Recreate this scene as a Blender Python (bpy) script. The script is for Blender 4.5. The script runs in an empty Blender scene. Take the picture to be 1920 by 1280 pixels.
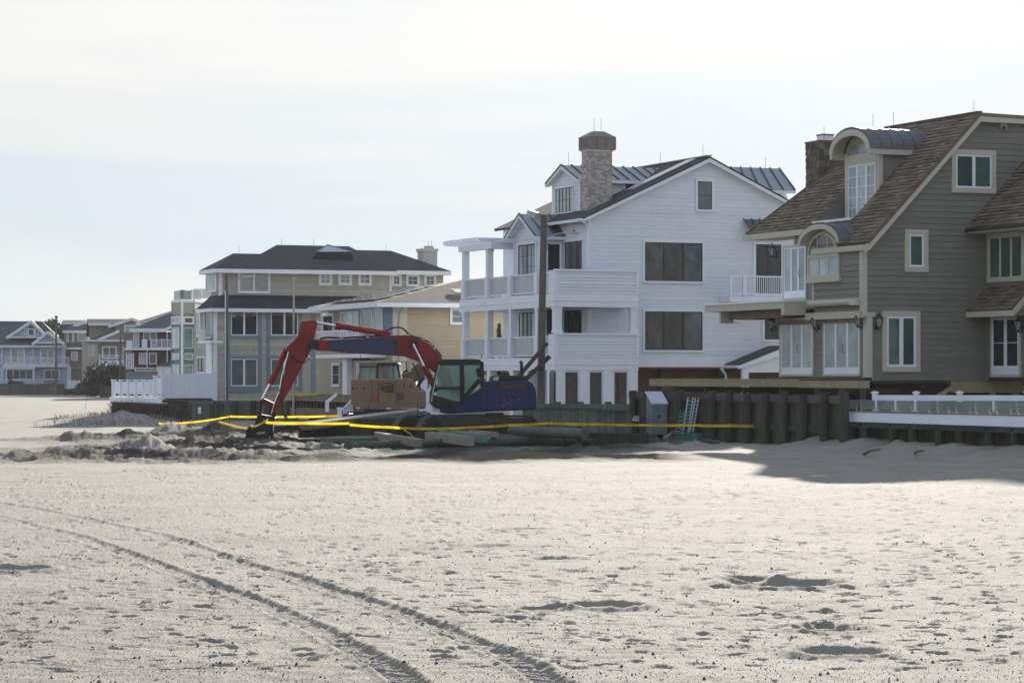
import bpy, bmesh, math, random
import numpy as np
from math import sin, cos, radians, pi, sqrt, atan2
from mathutils import Vector, Matrix

random.seed(7)
rng = np.random.default_rng(7)
SC = bpy.context.scene
COL = SC.collection

# ------------------------------------------------------------------ camera, sky, sun, exposure
F, CX, HY, H = 5000.0, 960.0, 703.0, 2.55      # focal length and horizon in photo pixels (1920 wide), eye height
cam_d = bpy.data.cameras.new('camera')
cam = bpy.data.objects.new('camera', cam_d)
COL.objects.link(cam)
cam.location = (0, 0, H)
cam.rotation_euler = (radians(90), 0, 0)
cam_d.sensor_width = 36.0
cam_d.lens = F / 1920.0 * 36.0
cam_d.shift_y = (HY - 640.0) / 1920.0
cam_d.clip_start = 0.5
cam_d.clip_end = 20000
SC.camera = cam

SUN_AZ, SUN_EL = 8.0, 15.2                     # degrees right of the view axis, above the horizon
world = bpy.data.worlds.new('World')
SC.world = world
world.use_nodes = True
wn, wl = world.node_tree.nodes, world.node_tree.links
wn.clear()


def wnode(t, **kw):
    n = wn.new(t)
    for k, v in kw.items():
        setattr(n, k, v)
    return n


out = wnode('ShaderNodeOutputWorld')
bg = wnode('ShaderNodeBackground')
bg.inputs['Strength'].default_value = 0.05
sky = wnode('ShaderNodeTexSky', sky_type='NISHITA')
sky.sun_disc = False
sky.sun_elevation = radians(SUN_EL)
sky.sun_rotation = radians(SUN_AZ)
sky.air_density = 1.0
sky.dust_density = 0.3
sky.ozone_density = 1.0
tc = wnode('ShaderNodeTexCoord')
mp = wnode('ShaderNodeMapping')
mp.inputs['Scale'].default_value = (2.2, 2.2, 14.0)
mp.inputs['Rotation'].default_value = (0, radians(3.0), 0)
wl.new(tc.outputs['Generated'], mp.inputs['Vector'])
nz = wnode('ShaderNodeTexNoise')
nz.inputs['Scale'].default_value = 1.6
nz.inputs['Detail'].default_value = 6
nz.inputs['Roughness'].default_value = 0.52
nz.inputs['Distortion'].default_value = 0.5
wl.new(mp.outputs['Vector'], nz.inputs['Vector'])
ramp = wnode('ShaderNodeValToRGB')
ramp.color_ramp.elements[0].position = 0.34
ramp.color_ramp.elements[0].color = (0.90, 0.90, 0.90, 1)
ramp.color_ramp.elements[1].position = 0.66
ramp.color_ramp.elements[1].color = (0.97, 0.97, 0.97, 1)
wl.new(nz.outputs['Fac'], ramp.inputs['Fac'])
# thin cloud glows towards the sun
vm = wnode('ShaderNodeVectorMath', operation='DOT_PRODUCT')
sdir = Vector((sin(radians(SUN_AZ)) * cos(radians(SUN_EL)), cos(radians(SUN_AZ)) * cos(radians(SUN_EL)), sin(radians(SUN_EL))))
vm.inputs[1].default_value = sdir
nrm = wnode('ShaderNodeVectorMath', operation='NORMALIZE')
wl.new(tc.outputs['Generated'], nrm.inputs[0])
wl.new(nrm.outputs['Vector'], vm.inputs[0])
mx = wnode('ShaderNodeMath', operation='MAXIMUM')
mx.inputs[1].default_value = 0.0
wl.new(vm.outputs['Value'], mx.inputs[0])
pw = wnode('ShaderNodeMath', operation='POWER')
pw.inputs[1].default_value = 14.0
wl.new(mx.outputs[0], pw.inputs[0])
ml = wnode('ShaderNodeMath', operation='MULTIPLY_ADD')
ml.inputs[1].default_value = 1.6
ml.inputs[2].default_value = 6.75
wl.new(pw.outputs[0], ml.inputs[0])
# pale blue gaps between streaks of white high cloud
ramp2 = wnode('ShaderNodeValToRGB')
cr = ramp2.color_ramp
cr.elements[0].position = 0.0
cr.elements[0].color = (0.86, 0.93, 0.99, 1)
cr.elements[1].position = 1.0
cr.elements[1].color = (0.55, 0.71, 1.0, 1)
for pos_, c_ in ((.04, (.84, .925, 1.0, 1)), (.062, (.78, .90, 1.0, 1)), (.088, (.82, .91, 1.0, 1)), (.11, (.96, .98, 1.0, 1)), (.14, (1.07, 1.06, 1.045, 1)), (.26, (.90, .95, 1.0, 1)), (.5, (.68, .80, 1.0, 1))):
    e_ = cr.elements.new(pos_); e_.color = c_
sep = wnode('ShaderNodeSeparateXYZ')
wl.new(tc.outputs['Generated'], sep.inputs[0])
wob = wnode('ShaderNodeMath', operation='MULTIPLY_ADD')
wob.inputs[1].default_value = 0.20
wl.new(nz.outputs['Fac'], wob.inputs[0])
wl.new(sep.outputs['Z'], wob.inputs[2])
wob2 = wnode('ShaderNodeMath', operation='SUBTRACT')
wob2.inputs[1].default_value = 0.10
wl.new(wob.outputs[0], wob2.inputs[0])
wl.new(wob2.outputs[0], ramp2.inputs['Fac'])
cc = wnode('ShaderNodeVectorMath', operation='SCALE')
wl.new(ramp2.outputs['Color'], cc.inputs[0])
wl.new(ml.outputs[0], cc.inputs['Scale'])
mix = wnode('ShaderNodeMix', data_type='RGBA')
wl.new(ramp.outputs['Color'], mix.inputs['Factor'])
wl.new(sky.outputs['Color'], mix.inputs[6])
wl.new(cc.outputs['Vector'], mix.inputs[7])
wl.new(mix.outputs[2], bg.inputs['Color'])
wl.new(bg.outputs['Background'], out.inputs['Surface'])

sun_d = bpy.data.lights.new('sun', 'SUN')
sun_d.energy = 4.6
sun_d.angle = radians(0.6)
sun_d.color = (1.0, 0.93, 0.83)
sun = bpy.data.objects.new('sun', sun_d)
COL.objects.link(sun)
sun.rotation_euler = sdir.to_track_quat('Z', 'Y').to_euler()

SC.view_settings.view_transform = 'Standard'
SC.view_settings.look = 'None'
SC.view_settings.gamma = 1
SC.view_settings.use_curve_mapping = False
SC.view_settings.exposure = 1.2
SC.render.engine = 'CYCLES'
SC.cycles.max_bounces = 6
SC.cycles.use_denoising = True

# ------------------------------------------------------------------ materials
MATS = {}


def mat(name, col, rough=0.6, var=0.06, nvar=0.10, nscale=2.0, spec=0.3, metal=0.0, bump=0.0, bscale=30.0,
        stretch=(1, 1, 1), col2=None, ior=None, coat=0.0):
    if name in MATS:
        return MATS[name]
    m = bpy.data.materials.new(name)
    m.use_nodes = True
    N, L = m.node_tree.nodes, m.node_tree.links
    b = N['Principled BSDF']
    b.inputs['Roughness'].default_value = rough
    b.inputs['Metallic'].default_value = metal
    b.inputs['Specular IOR Level'].default_value = spec
    if ior:
        b.inputs['IOR'].default_value = ior
    if coat:
        b.inputs['Coat Weight'].default_value = coat
        b.inputs['Coat Roughness'].default_value = 0.15
    oi, ge = N.new('ShaderNodeObjectInfo'), N.new('ShaderNodeNewGeometry')
    ad = N.new('ShaderNodeMath'); ad.operation = 'ADD'
    L.new(oi.outputs['Random'], ad.inputs[0]); L.new(ge.outputs['Random Per Island'], ad.inputs[1])
    fr = N.new('ShaderNodeMath'); fr.operation = 'FRACT'
    L.new(ad.outputs[0], fr.inputs[0])
    t = N.new('ShaderNodeTexCoord'); mpn = N.new('ShaderNodeMapping')
    mpn.inputs['Scale'].default_value = stretch
    L.new(t.outputs['Object'], mpn.inputs['Vector'])
    no = N.new('ShaderNodeTexNoise'); no.inputs['Scale'].default_value = nscale; no.inputs['Detail'].default_value = 5
    no.inputs['Roughness'].default_value = 0.6
    L.new(mpn.outputs['Vector'], no.inputs['Vector'])
    m1 = N.new('ShaderNodeMapRange'); m1.inputs['To Min'].default_value = 1 - var; m1.inputs['To Max'].default_value = 1 + var
    L.new(fr.outputs[0], m1.inputs['Value'])
    m2 = N.new('ShaderNodeMapRange'); m2.inputs['From Min'].default_value = .25; m2.inputs['From Max'].default_value = .75
    m2.inputs['To Min'].default_value = 1 - nvar; m2.inputs['To Max'].default_value = 1 + nvar
    L.new(no.outputs['Fac'], m2.inputs['Value'])
    mu = N.new('ShaderNodeMath'); mu.operation = 'MULTIPLY'
    L.new(m1.outputs[0], mu.inputs[0]); L.new(m2.outputs[0], mu.inputs[1])
    sc = N.new('ShaderNodeVectorMath'); sc.operation = 'SCALE'
    if col2 is None:
        sc.inputs[0].default_value = col
    else:
        mxn = N.new('ShaderNodeMix'); mxn.data_type = 'RGBA'
        L.new(fr.outputs[0], mxn.inputs['Factor'])
        mxn.inputs[6].default_value = (*col, 1); mxn.inputs[7].default_value = (*col2, 1)
        L.new(mxn.outputs[2], sc.inputs[0])
    L.new(mu.outputs[0], sc.inputs['Scale'])
    L.new(sc.outputs[0], b.inputs['Base Color'])
    if bump:
        n2 = N.new('ShaderNodeTexNoise'); n2.inputs['Scale'].default_value = bscale; n2.inputs['Detail'].default_value = 3
        L.new(mpn.outputs['Vector'], n2.inputs['Vector'])
        bu = N.new('ShaderNodeBump'); bu.inputs['Strength'].default_value = bump; bu.inputs['Distance'].default_value = .02
        L.new(n2.outputs['Fac'], bu.inputs['Height']); L.new(bu.outputs['Normal'], b.inputs['Normal'])
    MATS[name] = m
    return m


def glass(name, col, rough=0.04, ior=1.5):
    """window glass in front of a dim room: glossy with slow waviness"""
    m = mat(name, col, rough, .25, .35, 1.3, .5, ior=ior)
    N, L = m.node_tree.nodes, m.node_tree.links
    t = N.new('ShaderNodeTexCoord'); n2 = N.new('ShaderNodeTexNoise'); n2.inputs['Scale'].default_value = 1.2
    L.new(t.outputs['Object'], n2.inputs['Vector'])
    bu = N.new('ShaderNodeBump'); bu.inputs['Strength'].default_value = .12; bu.inputs['Distance'].default_value = .05
    L.new(n2.outputs['Fac'], bu.inputs['Height']); L.new(bu.outputs['Normal'], N['Principled BSDF'].inputs['Normal'])
    return m


def clear_glass(name, tint=(.75, .9, .9), mixf=.35):
    m = bpy.data.materials.new(name); m.use_nodes = True
    N, L = m.node_tree.nodes, m.node_tree.links
    N.remove(N['Principled BSDF'])
    tr = N.new('ShaderNodeBsdfTransparent'); tr.inputs['Color'].default_value = (*tint, 1)
    gl = N.new('ShaderNodeBsdfGlossy'); gl.inputs['Roughness'].default_value = .03
    df = N.new('ShaderNodeBsdfDiffuse'); df.inputs['Color'].default_value = (.55, .62, .62, 1)
    m0 = N.new('ShaderNodeMixShader'); m0.inputs[0].default_value = mixf
    fr = N.new('ShaderNodeFresnel'); fr.inputs['IOR'].default_value = 1.5
    m1 = N.new('ShaderNodeMixShader')
    L.new(tr.outputs[0], m0.inputs[1]); L.new(df.outputs[0], m0.inputs[2])
    L.new(fr.outputs[0], m1.inputs[0]); L.new(m0.outputs[0], m1.inputs[1]); L.new(gl.outputs[0], m1.inputs[2])
    L.new(m1.outputs[0], N['Material Output'].inputs['Surface'])
    MATS[name] = m
    return m


# ------------------------------------------------------------------ helpers
def V3(x):
    return np.array(x, float)


class Plane:
    """upright plane through ground point P; a runs along heading ang, N is its outward side (towards the beach)"""

    def __init__(s, P, ang):
        a = radians(ang)
        s.P = V3(P[:2]); s.ang = ang
        s.A = V3([cos(a), sin(a)]); s.N = V3([sin(a), -cos(a)])
        if s.N @ s.P > 0:
            s.N = -s.N

    def az(s, u, v, d=0.0):
        k = V3([(u - CX) / F, 1.0]); P = s.P + d * s.N
        lam = (P @ s.N) / (k @ s.N)
        return float((k * lam - s.P) @ s.A), H - (v - HY) / F * lam

    def pt(s, a, z, d=0.0):
        q = s.P + a * s.A + d * s.N
        return V3([q[0], q[1], z])

    def px(s, u, v, d=0.0):
        a, z = s.az(u, v, d)
        return s.pt(a, z, d)

    def off(s, d, a=0.0):
        p = Plane(s.P, s.ang); p.P = s.P + d * s.N + a * s.A; p.N = s.N
        return p


def ground(u, v, z=0.0):
    Y = F * (H - z) / (v - HY)
    return V3([(u - CX) / F * Y, Y, z])


class MB:
    def __init__(s):
        s.v = []; s.f = []

    def add(s, vs, fs):
        o = len(s.v)
        s.v += [tuple(map(float, p)) for p in vs]
        s.f += [tuple(i + o for i in f) for f in fs]

    def loft(s, A, B):
        n = len(A)
        s.add(list(A) + list(B), [tuple(range(n - 1, -1, -1)), tuple(range(n, 2 * n))] +
              [(i, (i + 1) % n, n + (i + 1) % n, n + i) for i in range(n)])
        return s

    def prism(s, pts, vec):
        vec = V3(vec)
        return s.loft([V3(p) for p in pts], [V3(p) + vec for p in pts])

    def obox(s, pl, a0, a1, z0, z1, d0, d1):
        q = [(a0, z0), (a1, z0), (a1, z1), (a0, z1)]
        return s.loft([pl.pt(a, z, d0) for a, z in q], [pl.pt(a, z, d1) for a, z in q])

    def pbox(s, pl, u0, v0, u1, v1, d0, d1):
        a0, z1 = pl.az(u0, v0, d1); a1, _ = pl.az(u1, v0, d1)
        um = (u0 + u1) / 2
        z1 = pl.az(um, v0, d1)[1]; z0 = pl.az(um, v1, d1)[1]
        return s.obox(pl, min(a0, a1), max(a0, a1), z0, z1, d0, d1)

    def ppoly(s, pl, pix, d0, d1):
        q = [pl.az(u, v, d1) for u, v in pix]
        return s.loft([pl.pt(a, z, d0) for a, z in q], [pl.pt(a, z, d1) for a, z in q])

    def apoly(s, pl, az, d0, d1):
        return s.loft([pl.pt(a, z, d0) for a, z in az], [pl.pt(a, z, d1) for a, z in az])

    def tube(s, path, r, n=8, r2=None):
        path = [V3(p) for p in path]
        rings = []
        m = len(path)
        for i, p in enumerate(path):
            t = path[min(i + 1, m - 1)] - path[max(i - 1, 0)]
            t = t / (np.linalg.norm(t) + 1e-9)
            up = V3([0, 0, 1]) if abs(t[2]) < .95 else V3([1, 0, 0])
            x = np.cross(t, up); x /= np.linalg.norm(x); y = np.cross(x, t)
            rr = r if r2 is None else r + (r2 - r) * i / max(1, m - 1)
            rings.append([p + rr * (cos(2 * pi * k / n) * x + sin(2 * pi * k / n) * y) for k in range(n)])
        vs = [q for R in rings for q in R]
        fs = [tuple(range(n)), tuple(range((m - 1) * n + n - 1, (m - 1) * n - 1, -1))]
        for i in range(m - 1):
            for k in range(n):
                fs.append((i * n + k, i * n + (k + 1) % n, (i + 1) * n + (k + 1) % n, (i + 1) * n + k))
        s.add(vs, fs)
        return s

    def bar(s, p, q, w, h, up=(0, 0, 1)):
        """rectangular bar from p to q; w across, h along up"""
        p, q = V3(p), V3(q)
        t = q - p; t /= np.linalg.norm(t)
        x = np.cross(t, V3(up)); x /= (np.linalg.norm(x) + 1e-9); y = np.cross(x, t)
        c = [(-w / 2, -h / 2), (w / 2, -h / 2), (w / 2, h / 2), (-w / 2, h / 2)]
        return s.loft([p + a * x + b * y for a, b in c], [q + a * x + b * y for a, b in c])

    def box(s, x0, x1, y0, y1, z0, z1):
        return s.prism([(x0, y0, z0), (x1, y0, z0), (x1, y1, z0), (x0, y1, z0)], (0, 0, z1 - z0))

    def mesh(s, name, org=(0, 0, 0), fix=True):
        me = bpy.data.meshes.new(name)
        o = V3(org)
        me.from_pydata([tuple(V3(p) - o) for p in s.v] if np.any(o) else s.v, [], s.f)
        if fix:
            bm = bmesh.new(); bm.from_mesh(me)
            bmesh.ops.recalc_face_normals(bm, faces=bm.faces)
            bm.to_mesh(me); bm.free()
        return me

    def build(s, name, m, parent=None, label=None, kind=None, smooth=False, bevel=0.0, org=None):
        if org is None:
            org = worldloc(parent)
        me = s.mesh(name, org)
        if m is not None:
            me.materials.append(m)
        ob = bpy.data.objects.new(name, me)
        COL.objects.link(ob)
        if parent is not None:
            ob.parent = parent
        else:
            ob.location = tuple(org)
        if label: ob['label'] = label
        if kind: ob['kind'] = kind
        if smooth: me.shade_smooth()
        if bevel:
            b = ob.modifiers.new('bevel', 'BEVEL'); b.width = bevel; b.segments = 2; b.limit_method = 'ANGLE'; b.angle_limit = radians(35)
        return ob


def worldloc(o):
    p = V3([0, 0, 0])
    while o is not None:
        p = p + V3(o.location); o = o.parent
    return p


def thing(name, label, cat, loc=(0, 0, 0), group=None):
    o = bpy.data.objects.new(name, None)
    o.empty_display_size = .3
    COL.objects.link(o)
    o.location = tuple(map(float, loc)) if len(loc) == 3 else (float(loc[0]), float(loc[1]), 0.0)
    return tag(o, label, cat, group)


def tag(o, label, cat, group=None):
    o['label'] = label; o['category'] = cat
    if group: o['group'] = group
    return o


def solo(mb, name, m, label, cat, group=None, smooth=False, bevel=0.0):
    vs = np.array(mb.v); org = V3([vs[:, 0].mean(), vs[:, 1].mean(), vs[:, 2].min()])
    return tag(mb.build(name, m, None, smooth=smooth, bevel=bevel, org=org), label, cat, group)


def instance(me, name, parent, loc, mat3=None, scale=None):
    """one more object on shared mesh data, placed in world space under parent"""
    ob = bpy.data.objects.new(name, me)
    COL.objects.link(ob)
    ob.parent = parent
    o = V3(loc) - worldloc(parent)
    M = Matrix.Identity(4)
    if mat3 is not None:
        for i in range(3):
            for j in range(3):
                M[i][j] = mat3[i][j] * (scale[j] if scale is not None else 1.0)
    elif scale is not None:
        for i in range(3): M[i][i] = scale[i]
    M.translation = Vector(tuple(o))
    ob.matrix_basis = M
    return ob


def clip_half(poly, nx, ny, c):
    """keep nx*x+ny*y<=c"""
    res = []
    n = len(poly)
    for i in range(n):
        p, q = poly[i], poly[(i + 1) % n]
        dp, dq = nx * p[0] + ny * p[1] - c, nx * q[0] + ny * q[1] - c
        if dp <= 0: res.append(p)
        if dp * dq < 0:
            t = dp / (dp - dq); res.append((p[0] + t * (q[0] - p[0]), p[1] + t * (q[1] - p[1])))
    return res


def area(poly):
    return abs(sum(poly[i][0] * poly[(i + 1) % len(poly)][1] - poly[(i + 1) % len(poly)][0] * poly[i][1] for i in range(len(poly)))) / 2


def siding(parent, pl, poly, pitch, m, name='siding_board', butt=.036, joined=False, z0=None):
    """lapped boards over a convex outline (a, z): each course thicker at its lower edge"""
    lo = min(p[1] for p in poly) if z0 is None else z0
    hi = max(p[1] for p in poly)
    z = lo; J = MB()
    while z < hi - .02:
        q = clip_half(clip_half(poly, 0, 1, z + pitch), 0, -1, -z)
        if len(q) >= 3 and area(q) > .004:
            mb = J if joined else MB()
            jit = random.uniform(-.003, .003)
            fr = [pl.pt(a, zz, butt + jit - (butt - .006) * (zz - z) / pitch) for a, zz in q]
            bk = [pl.pt(a, zz, 0.0) for a, zz in q]
            mb.loft(bk, fr)
            if not joined: mb.build(name, m, parent)
        z += pitch
    if joined: J.build(name + 's', m, parent, kind='stuff')


def window(parent, pl, u0, v0, u1, v1, tm, sm, gm, sashes=1, grid=(1, 1), trim=.11, sash=.055, d=0.0, name='window',
           bottom=None, pane_name='pane', deep=.09, az=None):
    """trimmed window (or glazed door) whose outer trim covers the given photo rectangle on plane pl"""
    if az:
        a0, a1, z0, z1 = az
    else:
        um = (u0 + u1) / 2
        a0 = pl.az(u0, v0, d + deep)[0]; a1 = pl.az(u1, v0, d + deep)[0]
        z1 = pl.az(um, v0, d + deep)[1]; z0 = pl.az(um, v1, d + deep)[1]
        if a0 > a1: a0, a1 = a1, a0
    f = MB()
    f.obox(pl, a0, a1, z1 - trim, z1, d, d + deep)
    f.obox(pl, a0, a1, z0, z0 + trim, d, d + deep + .012)
    f.obox(pl, a0, a0 + trim, z0 + trim, z1 - trim, d, d + deep - .006)
    f.obox(pl, a1 - trim, a1, z0 + trim, z1 - trim, d, d + deep - .006)
    w = f.build(name, tm, parent)
    A0, A1, Z0, Z1 = a0 + trim, a1 - trim, z0 + trim, z1 - trim
    b = bottom if bottom else sash
    sw = (A1 - A0) / sashes
    for i in range(sashes):
        x0, x1 = A0 + i * sw, A0 + (i + 1) * sw
        g = MB()
        g.obox(pl, x0, x1, Z1 - sash, Z1, d, d + deep - .02)
        g.obox(pl, x0, x1, Z0, Z0 + b, d, d + deep - .02)
        g.obox(pl, x0, x0 + sash, Z0 + b, Z1 - sash, d, d + deep - .023)
        g.obox(pl, x1 - sash, x1, Z0 + b, Z1 - sash, d, d + deep - .023)
        g.build('sash', sm, w)
        nx, ny = grid
        gx0, gx1, gz0, gz1 = x0 + sash, x1 - sash, Z0 + b, Z1 - sash
        if nx * ny > 1:
            t = MB(); bw = .012
            for k in range(1, nx):
                xx = gx0 + (gx1 - gx0) * k / nx; t.obox(pl, xx - bw, xx + bw, gz0, gz1, d + deep - .045, d + deep - .028)
            for k in range(1, ny):
                zz = gz0 + (gz1 - gz0) * k / ny; t.obox(pl, gx0, gx1, zz - bw, zz + bw, d + deep - .046, d + deep - .0295)
            t.build('glazing_bar', sm, w)
        p = MB(); p.obox(pl, gx0, gx1, gz0, gz1, d + .002, d + deep - .042)
        p.build(pane_name, gm, w)
    return w


def shingle_roof(parent, O, U, W, polys, m, course=.21, tab=(.28, .6), limit=300, thick=.055, name='shingle', state=None, base=True, base_t=.12, joined_only=False):
    """split shingles over convex outlines (u along the eave, w up the slope) on the plane O + uU + wW"""
    O, U, W = V3(O), V3(U), V3(W)
    U = U / np.linalg.norm(U); W = W / np.linalg.norm(W)
    Nn = np.cross(U, W); Nn /= np.linalg.norm(Nn)
    if Nn[2] < 0: Nn = -Nn
    J = MB()
    unit = state.get('unit') if state is not None else None
    if unit is None:
        b = MB(); b.loft([(0, 0, 0), (1, 0, 0), (1, 1, 0), (0, 1, 0)], [(0, 0, 1), (1, 0, 1), (1, 1, .25), (0, 1, .25)])
        unit = b.mesh('shingle'); unit.materials.append(m)
        if state is not None: state['unit'] = unit
    full = []
    for poly in polys:
        w0 = min(p[1] for p in poly); w1 = max(p[1] for p in poly)
        w = w0
        while w < w1 - .03:
            band = clip_half(clip_half(poly, 0, 1, w + course), 0, -1, -w)
            if len(band) >= 3:
                x = min(p[0] for p in band) - random.uniform(0, .3); xe = max(p[0] for p in band)
                while x < xe:
                    x2 = x + random.uniform(*tab)
                    cell = clip_half(clip_half(band, 1, 0, x2 - .008), -1, 0, -x)
                    if len(cell) >= 3 and area(cell) > .003:
                        th = thick * random.uniform(.7, 1.35)
                        if area(cell) > .97 * (x2 - .008 - x) * course:
                            full.append((x, w - random.uniform(0, .02), x2 - .008 - x, course, th))
                        else:
                            J.loft([O + p[0] * U + p[1] * W for p in cell],
                                   [O + p[0] * U + p[1] * W + Nn * th * (1 - .75 * (p[1] - w) / course) for p in cell])
                    x = x2
            w += course
        if base:
            bs = MB(); bs.prism([O + p[0] * U + p[1] * W - Nn * .004 for p in poly], -Nn * base_t)
            bs.build('roof', m, parent)
    R = np.array([U, W, Nn]).T
    if np.linalg.det(R) < 0:
        flip = True
    full.sort(key=lambda q: np.linalg.norm(O + q[0] * U + q[1] * W))
    used = state.get('n', 0) if state is not None else 0
    for q in full:
        p = O + q[0] * U + q[1] * W
        if used < limit and not joined_only:
            instance(unit, name, parent, p, R, (q[2], q[3] + .02, q[4])); used += 1
        else:
            c = [(0, 0), (q[2], 0), (q[2], q[3]), (0, q[3])]
            J.loft([p + a * U + b * W for a, b in c], [p + a * U + b * W + Nn * q[4] * (1 - .75 * b / q[3]) for a, b in c])
    if state is not None: state['n'] = used
    if J.v: J.build(name + 's', m, parent, kind='stuff')


def roof_slab(parent, pts, m, thick=.15, name='roof', label=None):
    pts = [V3(p) for p in pts]
    n = np.cross(pts[1] - pts[0], pts[2] - pts[0]); n /= np.linalg.norm(n)
    if n[2] < 0: n = -n
    return MB().prism(pts, -n * thick).build(name, m, parent, label=label)


def lightning_rod(parent, p, h=.6):
    MB().tube([V3(p), V3(p) + V3([0, 0, h])], .009, 5).build('lightning_rod', MATS['dark_metal'], parent)


# palette (real-world base colours)
white = mat('white_paint', (.76, .79, .86), .5, .03, .05, 1.5)
white_board = mat('white_clapboard', (.68, .735, .82), .55, .035, .05, 1.2)
white_vinyl = mat('white_vinyl', (.76, .81, .90), .4, .02, .04, 1.5)
cream = mat('cream_trim', (.50, .48, .40), .5, .03, .05, 2)
sage = mat('sage_clapboard', (.188, .188, .160), .6, .07, .08, 1.6)
cedar = mat('cedar_shingle', (.14, .106, .077), .85, .14, .2, 3, .15, col2=(.205, .160, .118))
asphalt = mat('asphalt_shingle', (.075, .07, .068), .85, .22, .2, 4, .15)
asphalt_dark = mat('dark_asphalt_shingle', (.045, .047, .052), .85, .2, .2, 4, .15)
asphalt_brown = mat('brown_asphalt_shingle', (.13, .105, .085), .85, .2, .2, 4, .15)
zinc = mat('standing_seam_metal', (.30, .31, .32), .45, .05, .08, 2, .5, metal=.7)
zinc_dark = mat('dark_seam_metal', (.13, .135, .14), .62, .05, .1, 2, .4, metal=.5)
dark_metal = mat('dark_metal', (.03, .03, .032), .45, .1, .1, 5, .4)
steel = mat('bright_steel', (.6, .6, .6), .25, .03, .05, 4, .5, metal=1.0)
old_wood = mat('weathered_timber', (.095, .09, .072), .85, .22, .28, 3, .15, bump=.5, bscale=25, stretch=(6, 6, .6))
pile_wood = mat('treated_pile', (.058, .065, .048), .85, .25, .35, 2.2, .15, bump=.5, bscale=20, stretch=(5, 5, .5))
new_wood = mat('new_treated_lumber', (.30, .27, .16), .75, .12, .18, 3, .2)
green_wood = mat('green_treated_pole', (.078, .096, .074), .75, .2, .25, 3, .25, bump=.3, bscale=20)
brown_wood = mat('brown_deck_board', (.20, .145, .11), .75, .15, .2, 3, .2)
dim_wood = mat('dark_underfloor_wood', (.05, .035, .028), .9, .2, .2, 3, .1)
win_dark = glass('window_glass', (.022, .026, .03))
win_green = glass('green_screen_glass', (.05, .105, .085))
win_pale = glass('curtained_glass', (.30, .37, .38), .06)
win_mid = glass('half_curtained_glass', (.10, .125, .13), .05)
cgl = clear_glass('clear_glass')
cgl2 = clear_glass('salted_glass', (.7, .78, .8), .55)
print('lib ok')
# ------------------------------------------------------------------ sand
def lattice(ix, iy, seed):
    h = (ix.astype(np.int64) * 374761393 + iy.astype(np.int64) * 668265263 + seed * 982451653) & 0x7fffffff
    h = ((h ^ (h >> 13)) * 1274126177) & 0x7fffffff
    return ((h ^ (h >> 16)) & 0xffff) / 65535.0


def vnoise(x, y, seed=0):
    ix, iy = np.floor(x), np.floor(y)
    fx, fy = x - ix, y - iy
    fx = fx * fx * (3 - 2 * fx); fy = fy * fy * (3 - 2 * fy)
    a, b = lattice(ix, iy, seed), lattice(ix + 1, iy, seed)
    c, d = lattice(ix, iy + 1, seed), lattice(ix + 1, iy + 1, seed)
    return (a + (b - a) * fx) * (1 - fy) + (c + (d - c) * fx) * fy - .5


def fbm(x, y, oct=4, seed=0, gain=.5):
    r = 0; g = 1
    for i in range(oct):
        r = r + g * vnoise(x * 2 ** i + 17.3 * i, y * 2 ** i - 9.1 * i, seed + i); g *= gain
    return r


us = np.concatenate([[-40000, -20000, -10000, -6000, -4000, -2600, -1800, -1200, -800, -500], np.arange(-300, 2221, 1.95),
                     [2400, 2700, 3100, 3700, 4500, 6000, 8000, 12000, 22000, 42000]])
vs_ = np.concatenate([[7000, 3400, 2400, 1900, 1650, 1520, 1450, 1420], np.arange(1400, 1290, -3.0), np.arange(1290, 900, -1.05), np.arange(900, 795, -.75),
                      np.arange(795, 735, -1.2), [733, 730, 727, 724, 721, 718, 715, 712, 709, 706.5, 705, 704]])
Yr = F * H / (vs_ - HY)
XX = (us[None, :] - CX) / F * Yr[:, None]
YY = np.repeat(Yr[:, None], len(us), 1)
fine = np.clip(1 - YY / 260, 0, 1)
Z = .16 * fbm(XX / 14, YY / 14, 3, 3) * np.clip(YY / 40, .3, 1)
Z += .030 * fbm(XX / 1.9, YY / 1.9, 4, 11) * fine
Z += .014 * fbm(XX / .33, YY / .33, 3, 23) * fine
near = np.clip(1 - YY / 110, 0, 1)
Z += .011 * fbm(XX / .13, YY / .26, 3, 27, .7) * near                       # crusted, trodden grain
Z += rng.normal(0, 1, XX.shape) * .0030 * np.clip(YY / 26, .8, 2.2) * near
# wind ripples in drifting patches
rp = np.clip(fbm(XX / 6, YY / 9, 2, 41) * 4, 0, 1)
Z += .006 * rp * np.sin((YY * 1.0 + .35 * XX + 1.2 * fbm(XX / 1.5, YY / 1.5, 2, 43)) * 2 * pi / .55) * fine
# soft dune by the left deck
g1 = lambda x, y, rx, ry: np.exp(-((XX - x) / rx) ** 2 - ((YY - y) / ry) ** 2)
dn = .55 * g1(-20.5, 141, 3.0, 4.5) + .35 * g1(-21.5, 150, 2.0, 4) + .2 * g1(-24, 146, 2.5, 4)
Z += dn * (1 + .6 * fbm(XX / 1.1, YY / 1.6, 3, 51))
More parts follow.
